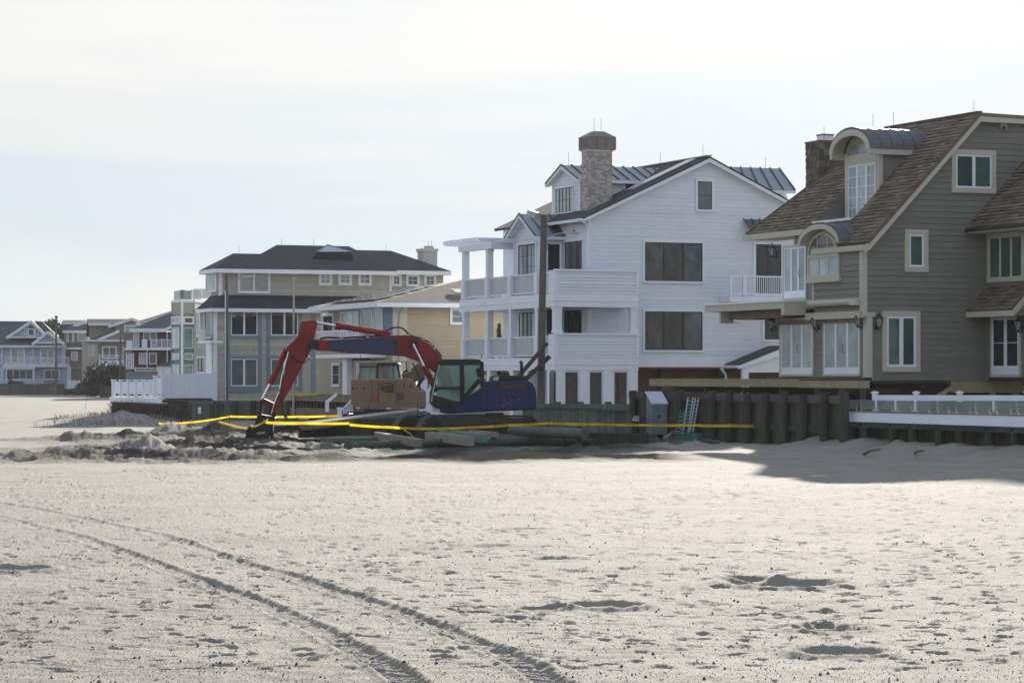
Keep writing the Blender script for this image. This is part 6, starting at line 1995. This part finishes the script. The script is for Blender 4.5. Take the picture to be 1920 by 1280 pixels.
# boom lift cylinders
for d in (.36, -.36):
    MB().tube([Bm_.px(774, 645, d), Bm_.px(796, 688, d)], .06, 10).build('lift_cylinder_rod', chrome, ex)
    MB().tube([Bm_.px(795, 686, d), Bm_.px(819, 734, d)], .115, 12).build('lift_cylinder', red_p, ex)
# arm cylinder on top of the boom
MB().tube([Bm_.px(594, 604.5, 0), Bm_.px(634, 611.5, 0)], .06, 10).build('arm_cylinder_rod', chrome, ex)
ac_ = MB(); ac_.tube([Bm_.px(629, 610, 0), Bm_.px(728, 625.5, 0)], .115, 12); ac_.tube([Bm_.px(629, 610, 0), Bm_.px(640, 612, 0)], .15, 12); ac_.build('arm_cylinder', red_p, ex)
bpoly([(712, 618), (724, 619.5), (740, 629), (716, 631), (708, 624)], -.14, .14, 'cylinder_bracket', red_p)
# stick
stk = bpoly([(565, 603), (591, 600), (595.5, 606), (589, 634), (586, 651), (570, 680), (554, 712), (527, 759), (516, 783), (508, 779), (514, 757), (527, 722), (541, 665), (536, 655), (540, 648), (557, 633)], -.2, .2, 'stick', red_p)
for (u, v, r) in ((589, 646, .15), (570, 627, .05), (513, 776, .1)):
    c = Bm_.px(u, v, 0); MB().tube([c - eN * .28, c + eN * .26], r, 12).build('pivot_pin', black_p, stk)
MB().tube([Bm_.px(538, 654, 0), Bm_.px(506, 720, 0)], .115, 12).build('bucket_cylinder', red_p, ex)
MB().tube([Bm_.px(508, 716, 0), Bm_.px(491, 750, 0)], .06, 10).build('bucket_cylinder_rod', chrome, ex)
bpoly([(489, 748), (494, 746.5), (522, 758.5), (520, 763.5), (490, 754)], -.24, .24, 'guide_link', red_p)
bpoly([(488, 749), (493.5, 751), (490.5, 780), (485.5, 780)], -.18, .18, 'bucket_link', black_p)
MB().tube([Bm_.px(x, y, .24) for x, y in ((541, 660), (537, 676), (528, 708), (525, 728), (522, 738), (514, 757), (509, 775))], .03, 6).build('stick_pipe', chrome, stk)
MB().tube([Bm_.px(x, y, .26) for x, y in ((585, 640), (576, 648), (575, 664), (582, 672), (570, 680), (556, 676), (546, 668))], .03, 6).build('stick_hose', black_p, stk)
MB().tube([Bm_.px(x, y, .24) for x, y in ((524, 738), (531, 757), (535, 775), (537, 789))], .024, 6).build('stick_hose', black_p, stk)
lp = MB(); lp.tube([Bm_.px(x, y, .3) for x, y in ((530, 760), (536, 778), (546, 792), (548, 805), (541, 817), (530, 818), (518, 812), (510, 806))], .024, 6)
lp.tube([Bm_.px(x, y, .15) for x, y in ((529, 758), (534, 782), (540, 797), (534, 805), (520, 808), (511, 807))], .024, 6); lp.build('hydraulic_hose', black_p, stk)
# bucket hanging from the stick
bkt = bpoly([(482, 779), (490, 777), (512, 781), (517, 783), (512, 797), (512.5, 833), (490, 834), (478, 830), (476.5, 800)], -.6, .5, 'bucket', black_p, None, .03)
bpoly([(478, 800), (481, 806), (481, 834), (463, 833.5), (460.5, 825), (461, 806), (468, 798)], -.55, .62, 'bucket_shell', black_p, bkt, .03)
for k in range(5):
    d = -.5 + k * .25
    bpoly([(461, 832), (467, 832), (463.5, 836)], d, d + .1, 'bucket_tooth', track_m, bkt, 0)
bpoly([(481, 810), (497, 809), (497, 812.5), (481, 814.5)], .5, .52, 'faded_sticker', mat('faded_white_label', (.30, .30, .30), .7, .3, .6, 40), bkt, 0)
bpoly([(504, 818), (507, 818), (507.5, 825), (504, 825.5)], .5, .52, 'small_sticker', mat('tan_label', (.4, .33, .18), .7), bkt, 0)


# tracks, set at an angle to the upper body
def track(root, c, ang, L_, hgt, w, z0, nshoe=46, name='track'):
    """crawler track: c mid point on the ground, running along heading ang"""
    a = radians(ang); t = V3([cos(a), sin(a), 0]); n_ = V3([-sin(a), cos(a), 0]); r = hgt / 2
    c = V3([c[0], c[1], z0])

    def loop(rad, dd=0.0):
        pts = []
        for k in range(9): pts.append((L_ / 2 + rad * sin(pi * k / 8), r + rad * cos(pi * k / 8)))
        for k in range(9): pts.append((-L_ / 2 - rad * sin(pi * k / 8), r - rad * cos(pi * k / 8)))
        return pts
    P3 = lambda q, s: c + t * q[0] + n_ * s + Z3 * q[1]
    m = MB(); inner = loop(r - .07)
    m.loft([P3(q, -w / 2 + .03) for q in inner], [P3(q, w / 2 - .03) for q in inner])
    tr_ = m.build(name, track_m, root)
    fr = MB(); fr.loft([c + t * x + n_ * (-w / 2 - .04) + Z3 * z for x, z in ((-L_ / 2 + .3, r - .16), (L_ / 2 - .3, r - .16), (L_ / 2 - .5, r + .2), (-L_ / 2 + .5, r + .2))],
                       [c + t * x + n_ * (w / 2 + .04) + Z3 * z for x, z in ((-L_ / 2 + .3, r - .16), (L_ / 2 - .3, r - .16), (L_ / 2 - .5, r + .2), (-L_ / 2 + .5, r + .2))])
    fr.build('track_frame', black_p, tr_)
    for k in range(6):
        x = -L_ / 2 + .45 + k * (L_ - .9) / 5
        q = c + t * x + Z3 * (r - .26); MB().tube([q - n_ * (w / 2 + .05), q + n_ * (w / 2 + .05)], .12, 12).build('roller', black_p, tr_)
    for x in (-L_ / 2, L_ / 2):
        q = c + t * x + Z3 * r; MB().tube([q - n_ * (w / 2 - .02), q + n_ * (w / 2 - .02)], r - .12, 16).build('sprocket', black_p, tr_)
    # shoes round the loop
    per = 2 * L_ + 2 * pi * (r - .03); unit = MB()
    unit.box(-.5, .5, -.5, .5, 0, 1); unit.box(-.08, .08, -.5, .5, 1, 2.2); unit.box(.30, .44, -.5, .5, 1, 1.7)
    um = unit.mesh('track_shoe'); um.materials.append(track_m)
    step = per / nshoe
    for k in range(nshoe):
        s = k * step
        rr = r - .05
        if s < L_: x, z, th = -L_ / 2 + s, r + rr, 0
        elif s < L_ + pi * rr: ph = (s - L_) / rr; x, z, th = L_ / 2 + rr * sin(ph), r + rr * cos(ph), ph
        elif s < 2 * L_ + pi * rr: x, z, th = L_ / 2 - (s - L_ - pi * rr), r - rr, pi
        else: ph = pi + (s - 2 * L_ - pi * rr) / rr; x, z, th = -L_ / 2 + rr * sin(ph), r + rr * cos(ph), ph
        tx = t * cos(th) - Z3 * sin(th); nz_ = t * sin(th) + Z3 * cos(th)
        R = np.array([tx, n_, nz_]).T
        instance(um, 'track_shoe', tr_, c + t * x + Z3 * z, R, (step * .93, w, .035))
    return tr_


ta = 24.0
zg = .02
cN = V3([(897 - CX) / F * 98.6, 98.6, 0]); d_ = V3([-sin(radians(ta)), cos(radians(ta)), 0])
track(ex, cN, ta, 3.75, 1.02, .6, zg)
track(ex, cN + d_ * 2.35, ta, 3.75, 1.02, .6, zg)
q = cN + d_ * 1.17
tt_ = V3([cos(radians(ta)), sin(radians(ta)), 0])
MB().prism([q - tt_ * 1.0 - d_ * .95 + Z3 * .42, q + tt_ * 1.0 - d_ * .95 + Z3 * .42, q + tt_ * 1.0 + d_ * .95 + Z3 * .42, q - tt_ * 1.0 + d_ * .95 + Z3 * .42], Z3 * .55).build('undercarriage', black_p, ex)

# ------------------------------------------------------------------ tan excavator behind it
TPn = Plane(V3([(720 - CX) / F * 113.5, 113.5]), -4)
tx = thing('excavator', 'dusty tan short-tailed excavator parked behind the red boom', 'excavator', tuple(TPn.off(-1.2).P) + (0,))


def tpoly(pix, d0, d1, name, m, parent=None, bevel=.0):
    return MB().ppoly(TPn, pix, d0, d1).build(name, m, parent or tx, bevel=bevel)


tb_ = tpoly([(658, 753), (657.5, 714), (660, 710.5), (690, 710), (764, 709.5), (770, 712), (775, 720), (777, 727), (785, 730.5), (788, 736), (788.5, 762), (786, 767), (749, 769), (690, 768.5), (663, 766)], -2.35, 0, 'body', tan_p, bevel=.07)
for pix in ([(697, 711), (697.6, 711), (697.6, 743), (690, 768), (689, 768), (697, 743)], [(742.5, 712), (743.2, 712), (743.2, 757), (742.5, 757)], [(744, 736), (757, 735.5), (757, 736), (744, 736.6)]):
    tpoly(pix, 0, .014, 'panel_seam', dark_metal, tb_)
fr2 = MB(); fr2.ppoly(TPn, [(709, 720), (713, 719), (741, 716.5), (741, 718), (713, 720.5), (710, 722), (710, 755), (708.5, 755)], 0, .02); fr2.build('door_edge', dark_metal, tb_)
tpoly([(713, 723), (738, 721), (738, 736), (729, 736), (722, 735), (713, 730)], 0, .012, 'vent_grille', black_p, tb_)
for k in range(7):
    tpoly([(714 + k * 3.4, 723), (715 + k * 3.4, 723), (715 + k * 3.4, 734), (714 + k * 3.4, 733)], .012, .03, 'vent_bar', tan_p, tb_)
tpoly([(700, 750.5), (706.5, 741), (708, 752)], 0, .016, 'red_triangle', mat('red_decal', (.55, .04, .03), .5), tb_)
tpoly([(744, 737), (752, 735.5), (758, 739), (757, 750), (745, 751)], 0, .008, 'oil_stain', mat('oily_stain', (.10, .08, .07), .4), tb_)
for (u, v) in ((661, 728), (682, 728.5), (757, 722.5), (770, 724)):
    tpoly([(u - 1.6, v - 2.5), (u + 1.8, v - 2.2), (u + 1.2, v + 2), (u - 1.4, v + 2.4)], 0, .015, 'lifting_eye', black_p, tb_)
for (u0, u1, v) in ((668, 674, 764.5), (724.5, 733, 765.5)):
    tpoly([(u0, v - 1), (u1, v - 1), (u1, v + 1.2), (u0, v + 1.2)], 0, .02, 'reflector', white, tb_)
tpoly([(658.5, 709.8), (670, 709.2), (670, 711), (658.5, 711.4)], -2.2, -.1, 'tail_top', alu, tb_)
MB().tube([TPn.px(674, 711, -.5), TPn.px(673.5, 703, -.5)], .08, 8).build('filler_cap', tan_p, tb_)
tc0 = -2.3
tcab = tpoly([(673, 710), (673.5, 682), (677, 679.5), (742, 679), (747, 682), (751.5, 709.5), (748.5, 709.5), (744, 684), (709, 684), (709, 709.5), (704.5, 709.5), (704.5, 688), (676.5, 688), (676.5, 710)], tc0, tc0 + 1.0, 'cab', tan_p, bevel=.0)
tpoly([(706, 681), (742, 680.5), (747, 684), (752, 709), (749, 709), (744, 685), (709, 685.5), (709, 709.5), (706, 709.5)], tc0 + 1.0, tc0 + 1.03, 'cab_frame', black_p, tcab)
tpoly([(673.5, 686), (705, 686), (705, 688.5), (673.5, 688.5)], tc0 + 1.0, tc0 + 1.02, 'cab_frame', black_p, tcab)
for pix in ([(676, 688), (704.5, 688), (704.5, 710), (676, 710)], [(709, 684.5), (744, 684), (749, 710), (709, 710)]):
    tpoly(pix, tc0 + .92, tc0 + .95, 'cab_window', cabglass, tcab); tpoly(pix, tc0 + .05, tc0 + .08, 'cab_window', cabglass, tcab)
tpoly([(713, 688), (723, 687), (726, 700), (732, 710), (718, 710)], tc0 + .3, tc0 + .6, 'seat', black_p, tcab)
MB().tube([TPn.px(737.5, 685, tc0 + .9), TPn.px(738, 710, tc0 + .9)], .05, 6).build('wiper_post', black_p, tcab)
MB().tube([TPn.px(677, 678.5, tc0 + .9), TPn.px(740, 678, tc0 + .9), TPn.px(781, 677.3, tc0 + .9), TPn.px(786, 678, tc0 + .5)], .03, 6).build('roof_rail', alu, tx)
MB().tube([TPn.px(762, 678, tc0 + .9), TPn.px(762, 696, tc0 + .9)], .03, 6).build('mirror_arm', black_p, tx)
MB().tube([TPn.px(678, 678, tc0 + .8), TPn.px(675, 664, tc0 + .8)], .014, 5).build('aerial', dark_metal, tx)
for u in (715, 732, 744, 772, 777):
    MB().tube([TPn.px(u, 678, tc0 + .95), TPn.px(u, 676.3, tc0 + .95)], .05, 6).build('work_lamp', alu, tx)
# its folded boom and bucket beyond the red boom
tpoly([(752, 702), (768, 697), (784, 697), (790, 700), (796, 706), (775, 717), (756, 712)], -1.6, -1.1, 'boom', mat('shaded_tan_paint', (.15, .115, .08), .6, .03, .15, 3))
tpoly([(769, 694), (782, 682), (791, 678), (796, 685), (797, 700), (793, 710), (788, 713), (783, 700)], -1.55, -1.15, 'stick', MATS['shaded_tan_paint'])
MB().tube([TPn.px(770, 695, -1.35), TPn.px(784, 681.5, -1.35)], .09, 8).build('boom_cylinder', alu, tx)
tpoly([(785, 716), (793, 707), (795, 709), (783, 726), (779, 727)], -1.6, -1.1, 'bucket_link', black_p)
MB().tube([TPn.px(x, y, -.9) for x, y in ((756, 703), (757, 698), (761, 695.5), (766, 696))], .05, 6).build('hydraulic_hose', black_p, tx)
MB().tube([TPn.px(x, y, -.9) for x, y in ((773, 680), (781, 693), (785, 705), (787, 722), (789.5, 737), (786, 744))], .035, 6).build('hydraulic_hose', black_p, tx)
cT = V3([(722 - CX) / F * 112.6, 112.6, 0])
track(tx, cT, -4, 2.9, .85, .5, .14, 40)
nT = V3([sin(radians(4)), cos(radians(4)), 0])
track(tx, cT + nT * 1.9, -4, 2.9, .85, .5, .14, 40)
MB().prism([cT + V3([x, y, .5]) for x, y in ((-.9, .1), (.9, .1), (.9, 1.8), (-.9, 1.8))], Z3 * .6).build('undercarriage', black_p, tx)
tpoly([(702, 769), (748, 769), (745, 776), (705, 776)], -1.9, -.5, 'swing_ring', track_m)
tpoly([(752, 766), (785, 764), (787, 768), (757, 769.5)], -.3, .12, 'dozer_blade_edge', alu)

# ------------------------------------------------------------------ timbers and poles on the sand
def log(u0, v0, u1, v1, r, label, Y0=None, Y1=None, m=None, cat='pole', group=None, z=None):
    """round pole from one photo point to another (its axis); the height off the sand is given by z"""
    z = r if z is None else z
    p = ground(u0, v0, z); q = ground(u1, v1, z)
    o = MB().tube([p, (p + q) / 2, q], r, 14, r * .92)
    return solo(o, 'timber_pole', m or green_wood, label, cat, group)


def beam(p, q, w, h, label, m, group=None):
    o = MB().bar(p, q, w, h)
    ob = solo(o, 'timber_beam', m, label, 'beam', group)
    e = V3(q) - V3(p); e /= np.linalg.norm(e)
    return ob


G_L = 'green treated poles lying in front of the blue excavator'
log(604, 829, 900, 822, .17, 'long green treated pole lying on the sand, leftmost, nearest the red arm', group=G_L)
log(652, 837, 1000, 826, .18, 'long green treated pole lying on the sand, lowest and nearest the camera', group=G_L)
log(924, 823, 1059, 826, .20, 'thick green pole end-on at the bottom left of the pole stack', group=G_L)
log(960, 807, 1096, 813, .20, 'thick pole on top of the pole stack, with a pale round end', group=G_L, z=.52)
log(953, 795, 1086, 805, .16, 'thin pole at the back of the pole stack behind the yellow tape', group=G_L, z=.6)
log(1000, 822, 1085, 830, .19, 'dark pole end wedged in the middle of the pole stack', group=G_L, m=pile_wood, z=.16)
log(1060, 824, 1114, 830, .15, 'short dark pole at the right foot of the pole stack', group=G_L, m=pile_wood, z=.13)
G_B = 'squared timbers laid in front of the tracks'
sq = mat('squared_timber', (.22, .215, .165), .75, .15, .2, 2.5, .25, stretch=(1, 1, 1))
sq_b = mat('bluish_squared_timber', (.13, .185, .17), .75, .15, .2, 2.5, .25)


def gp(u, v, z): return ground(u, v, z)


beam(gp(708, 816, .36), gp(785, 830, .34), .25, .25, 'pale squared timber with a split end, propped at left before the tracks', sq, G_B)
beam(gp(803, 817, .38), gp(882, 827, .36), .26, .30, 'front squared timber of the bundle before the blue excavator', sq, G_B)
beam(gp(826, 813, .42), gp(908, 822, .40), .22, .26, 'second squared timber of the bundle, bluish', sq_b, G_B)
beam(gp(840, 810, .44), gp(914, 818, .42), .2, .22, 'third squared timber of the bundle', sq, G_B)
beam(gp(855, 807, .46), gp(930, 815, .44), .2, .18, 'rear squared timber of the bundle, sunlit on top', sq, G_B)
beam(gp(922, 823, .12), gp(981, 820, .12), .2, .24, 'short green board lying left of the pole stack', green_wood, G_B)
beam(gp(966, 833, .05), gp(1010, 832, .05), .1, .08, 'thin brown board flat on the sand below the pole stack', new_wood, G_B)
wet_ply = mat('smooth_mat_board', (.20, .18, .15), .25, .1, .15, 2, .5)
for (u0, v0, u1, v1, w, z, lab, h) in ((580, 797, 765, 774, .9, .42, 'long dark timber mat with sunlit top, upper one under the tan excavator', .22), (574, 801, 780, 777, .5, .30, 'narrow dark timber mat below the sunlit one', .2)):
    beam(at(u0, v0, 101), at(u1, v1, 108), w, h, lab, wet_ply, 'timber mats under the tan excavator')
beam(at(560, 806, 103), at(800, 794, 104), .6, .6, 'dark crane mat lying behind the tape, left of the tracks', pile_wood, 'timber mats under the tan excavator')
beam(at(500, 803, 101), at(600, 800, 103), .3, .2, 'dark low board lying beside the bucket', pile_wood)

# ------------------------------------------------------------------ boxes, ladders and scraps by the bulkhead
gb_m = mat('grey_steel_box', (.13, .155, .19), .5, .04, .12, 3, .4)
jb = Plane(V3([(1223 - CX) / F * 103, 103.0]), 12)
job = thing('job_box', 'grey steel job box with sloping lid standing against the round piles', 'box', tuple(jb.P) + (0,))
w_ = jb.az(1251, 780)[0]
zt1 = jb.az(1236, 756)[1]
jN = V3(jb.N.tolist() + [0])
sideP = [(0, .28), (w_, .28), (w_, jb.az(1251, 760)[1]), (0, zt1)]
zf_, zb_ = jb.az(1240, 758)[1], jb.az(1250, 740)[1] + .08
prof = [(0, .25), (0, zf_), (-.95, zb_), (-.95, .25)]
MB().loft([jb.pt(0, z, d) for d, z in prof], [jb.pt(w_, z, d) for d, z in prof]).build('box_body', gb_m, job, bevel=.02)
l0 = [(.03, zf_ + .0), (.03, zf_ + .05), (-.98, zb_ + .05), (-.98, zb_)]
MB().loft([jb.pt(-.04, z, d) for d, z in l0], [jb.pt(w_ + .04, z, d) for d, z in l0]).build('lid', mat('galvanised_lid', (.38, .40, .43), .35, .05, .1, 3, .5, metal=.3), job)
for a in (.05, w_ - .15):
    MB().obox(jb, a, a + .1, 0, .26, -.9, -.05).build('skid', old_wood, job)
MB().obox(jb, w_ * .3, w_ * .55, .9, 1.0, 0, .02).build('stencil_plate', dark_metal, job)
MB().obox(jb, w_ * .62, w_ * .72, .75, .9, 0, .04).build('latch', steel, job)
gn = Plane(V3([(1183 - CX) / F * 104, 104.0]), 8)
gen = thing('generator', 'small dark generator on a frame left of the grey job box', 'generator', tuple(gn.P) + (0,))
MB().pbox(gn, 1184, 779, 1222, 800, -.6, -.02).build('engine_housing', dark_metal, gen)
MB().pbox(gn, 1185, 779.5, 1199, 790, -.03, .02).build('control_panel', mat('pale_panel', (.30, .32, .36), .4), gen)
for (u, v) in ((1187, 786), (1193, 787)):
    MB().pbox(gn, u - 1.3, v - 1.5, u + 1.3, v + 1.5, .02, .04).build('dial', white, gen)
for u in (1186, 1219):
    MB().pbox(gn, u - 1, 778, u + 1, 818, -.05, .03).build('frame_leg', dark_metal, gen); MB().pbox(gn, u - 1, 778, u + 1, 818, -.6, -.52).build('frame_leg', dark_metal, gen)
MB().tube([gn.px(1214, 778, -.2), gn.px(1218, 770, -.2), gn.px(1224, 762, -.2)], .02, 5).build('cable', alu, gen)
ladg = mat('green_fibreglass', (.03, .16, .12), .5)


def ladder(u0, v0, u1, v1, w, Y, m, label, n=9, lean=1.0):
    b = at(u0, v0, Y); t = at(u1, v1, Y + lean); x = V3([w, .08, 0])
    ld = thing('ladder', label, 'ladder', tuple(b), 'ladders leaning on the bulkhead')
    for q in (V3([0, 0, 0]), x):
        MB().bar(b + q, t + q, .035, .08, (0, 1, 0)).build('stile', m, ld)
    for k in range(1, n):
        p = b + (t - b) * k / n; MB().tube([p, p + x], .016, 6).build('rung', alu, ld)
    return ld


ladder(1266, 815, 1277, 768, .16, 101.2, ladg, 'green folding ladder leaning beside the grey job box', 7, .6)
ladder(1280, 812, 1290, 745, .2, 101.0, alu, 'tall silver ladder leaning on the bulkhead right of the green one', 10)
ladder(1293, 810, 1304, 746, .13, 101.0, alu, 'narrow silver ladder, rightmost of the three', 10)
ladder(1274, 816, 1284, 772, .13, 100.6, ladg, 'second green ladder tight against the tall silver one', 7, .6)
for (u0, v0, u1, v1, w, h, z, m, lab) in [
        (1252, 828, 1300, 831, .55, .04, .12, green_wood, 'pale green sheet of board lying on scraps below the ladders'),
        (1272, 818, 1312, 820, .2, .3, .2, ladg, 'dark green plank end lying behind the pale board'),
        (1190, 829, 1225, 827, .2, .12, .06, old_wood, 'weathered board lying on the sand left of the job box'),
        (1226, 825, 1262, 828, .25, .1, .05, old_wood, 'weathered board lying on the sand below the job box'),
        (1320, 824, 1344, 828, .22, .1, .12, old_wood, 'short weathered block right of the pale board'),
        (1300, 830, 1332, 826, .18, .08, .05, pile_wood, 'dark scrap board below the round piles'),
        (1246, 822, 1266, 808, .12, .08, .3, brown_wood, 'brown stick propped against the grey job box'),
        (1040, 822, 1215, 822, .5, .42, .2, pile_wood, 'long dark timber lying at the foot of the low bulkhead')]:
    beam(ground(u0, v0, z), ground(u1, v1, z), w, h, lab, m, 'scrap timber by the bulkhead' if lab != '' else None)
for (u, v, s) in ((1512, 858, .5), (1700, 845, .6), (1650, 848, .4), (1535, 862, .3)):
    pass
for (p0, p1, r, lab) in ((ground(1618, 852, .05), ground(1650, 842, .35), .045, 'dark broken branch under the left end of the raised deck'), (ground(1712, 851, .08), ground(1732, 845, .32), .04, 'short dark driftwood stick leaning on a deck pile')):
    solo(MB().tube([p0, (p0 + p1) / 2 + V3([0, .1, .04]), p1], r, 7, r * .5), 'driftwood', pile_wood, lab, 'driftwood')

# ------------------------------------------------------------------ caution tape on thin stakes
tape_m = bpy.data.materials.new('yellow_barrier_tape'); tape_m.use_nodes = True
N, L = tape_m.node_tree.nodes, tape_m.node_tree.links
b = N['Principled BSDF']; b.inputs['Roughness'].default_value = .35; b.inputs['Base Color'].default_value = (.78, .52, .015, 1)
tr_n = N.new('ShaderNodeBsdfTranslucent'); tr_n.inputs['Color'].default_value = (.85, .58, .02, 1)
mxs = N.new('ShaderNodeMixShader'); mxs.inputs[0].default_value = .5
L.new(b.outputs[0], mxs.inputs[1]); L.new(tr_n.outputs[0], mxs.inputs[2]); L.new(mxs.outputs[0], N['Material Output'].inputs['Surface'])
ink = mat('black_tape_print', (.03, .028, .01), .6)
GT = 'yellow barrier tape strung round the dig'


def tape(pts, label, w=.085, letters=True, twist=0.0):
    """pts: (u, v, Y) along the ribbon"""
    P = [at(u, v, Y) for u, v, Y in pts]
    fine_ = []
    for i in range(len(P) - 1):
        n = 14
        for k in range(n):
            f = k / n; sag = -.012 * 4 * f * (1 - f)
            fine_.append(P[i] + (P[i + 1] - P[i]) * f + V3([0, 0, sag]))
    fine_.append(P[-1])
    vs, fs = [], []
    for i, p in enumerate(fine_):
        ph = twist * sin(i * .5) + .12 * sin(i * .9 + len(pts))
        up_ = V3([0, sin(ph), cos(ph)]) * w / 2
        vs += [p - up_, p + up_]
    for i in range(len(fine_) - 1):
        fs.append((2 * i, 2 * i + 2, 2 * i + 3, 2 * i + 1))
    m = MB(); m.add(vs, fs)
    root = thing('barrier_tape', label, 'barrier tape', tuple(fine_[len(fine_) // 2]), GT)
    me_ = m.mesh('ribbon', worldloc(root), fix=False); me_.materials.append(tape_m)
    o = bpy.data.objects.new('ribbon', me_); COL.objects.link(o); o.parent = root
    if letters:
        seg = np.cumsum([0] + [np.linalg.norm(fine_[i + 1] - fine_[i]) for i in range(len(fine_) - 1)])
        T_ = seg[-1]; pr = MB(); s = .15
        while s < T_ - .8:
            for k in range(7):           # seven upright strokes of the printed word
                a = s + k * .075
                i = min(int(np.searchsorted(seg, a)), len(fine_) - 1); q = fine_[i - 1] + (fine_[i] - fine_[i - 1]) * ((a - seg[i - 1]) / max(1e-6, seg[i] - seg[i - 1]))
                t = fine_[i] - fine_[i - 1]; t /= np.linalg.norm(t)
                for dx in ((0, .035) if k % 2 == 0 else (.012,)):
                    c = q + t * dx + V3([0, -.006, 0])
                    pr.add([c - Z3 * .022, c + t * .014 - Z3 * .022, c + t * .014 + Z3 * .022, c + Z3 * .022], [(0, 1, 2, 3)])
                c = q + V3([0, -.006, 0]) + Z3 * (.016 if k % 3 else -.016)
                pr.add([c - Z3 * .006, c + t * .04 - Z3 * .006, c + t * .04 + Z3 * .006, c + Z3 * .006], [(0, 1, 2, 3)])
            s += 1.05
        mp_ = pr.mesh('tape_print', worldloc(root), fix=False); mp_.materials.append(ink)
        o2 = bpy.data.objects.new('tape_print', mp_); COL.objects.link(o2); o2.parent = o
    return root


tape([(655, 796, 96), (735, 801, 95.5), (805, 803.5, 95), (880, 801, 95), (960, 796.5, 95), (1030, 793, 95)], 'barrier tape in front of the blue excavator tracks, between two stakes', .085)
tape([(1030, 793, 95), (1120, 795, 96), (1200, 796.5, 97), (1310, 797, 97.5)], 'barrier tape running past the grey job box to the round piles', .085)
tape([(1310, 797.3, 97.5), (1370, 797.5, 97.6), (1425, 798, 97.6)], 'shaded end of barrier tape tied to a round pile', .10)
tape([(494, 789, 97), (503, 792, 97), (560, 793, 97), (655, 793.5, 96)], 'pale slack barrier tape from the bucket to the first stake', .09, twist=.3)
tape([(431, 780.5, 118), (500, 781, 116), (560, 781, 115), (610, 780, 115), (635, 779, 116)], 'far barrier tape passing behind the red arm', .09)
tape([(297, 793.5, 118), (330, 793.5, 118), (380, 789, 118), (431, 780.5, 118)], 'barrier tape rising from the leftmost stake to the timber box', .085, twist=.6)
tape([(411, 790, 108), (440, 798, 104), (465, 803, 101), (485, 796, 98), (502, 786, 97.2)], 'slack loop of barrier tape drooping to the bucket from the left', .08, twist=.5)
tape([(756, 804, 95.4), (770, 813, 95.0), (776, 821, 95)], 'loose end of barrier tape hanging down before the tracks', .05, False)
stk_m = mat('thin_steel_stake', (.06, .05, .045), .6)
for (u, v0, Y, lab) in ((297, 790, 118, 'thin steel stake at the far left end of the barrier tape'), (412, 784, 110, 'thin steel stake between the dug mounds and the timber box'), (430, 779, 117, 'thin steel stake where the barrier tape turns by the timber box'), (655, 793, 96, 'thin steel stake left of the excavator tracks'), (1030, 791, 95, 'thin steel stake behind the stack of poles'), (783, 752, 104, 'thin stake with pale top beside the tan excavator')):
    b_ = at(u, v0, Y); q = V3([b_[0], b_[1], -.3])
    solo(MB().tube([q, b_], .016, 6), 'stake', stk_m, lab, 'stake', 'thin stakes holding the barrier tape')
# a dry twig in the sand at far left
tw = ground(160, 768)
solo(MB().tube([tw, tw + V3([.05, 0, .5]), tw + V3([.12, 0, .95])], .012, 5).tube([tw + V3([.11, 0, .85]), tw + V3([.2, 0, 1.0])], .008, 4), 'marker_twig', bark, 'thin leaning twig stuck in the sand left of the white deck', 'twig')
# ------------------------------------------------------------------ thin sea haze over the beach
hz = MB().box(-260, 260, -25, 560, -2.6, 19.0)
ho = hz.build('haze', None)
hm = bpy.data.materials.new('sea_haze'); hm.use_nodes = True
N, L = hm.node_tree.nodes, hm.node_tree.links
N.remove(N['Principled BSDF'])
pv = N.new('ShaderNodeVolumePrincipled')
pv.inputs['Color'].default_value = (.90, .94, 1.0, 1)
pv.inputs['Density'].default_value = .00006
pv.inputs['Anisotropy'].default_value = .35
L.new(pv.outputs[0], N['Material Output'].inputs['Volume'])
ho.data.materials.append(hm); ho['kind'] = 'stuff'; ho['label'] = 'thin pale sea haze over the whole beach'
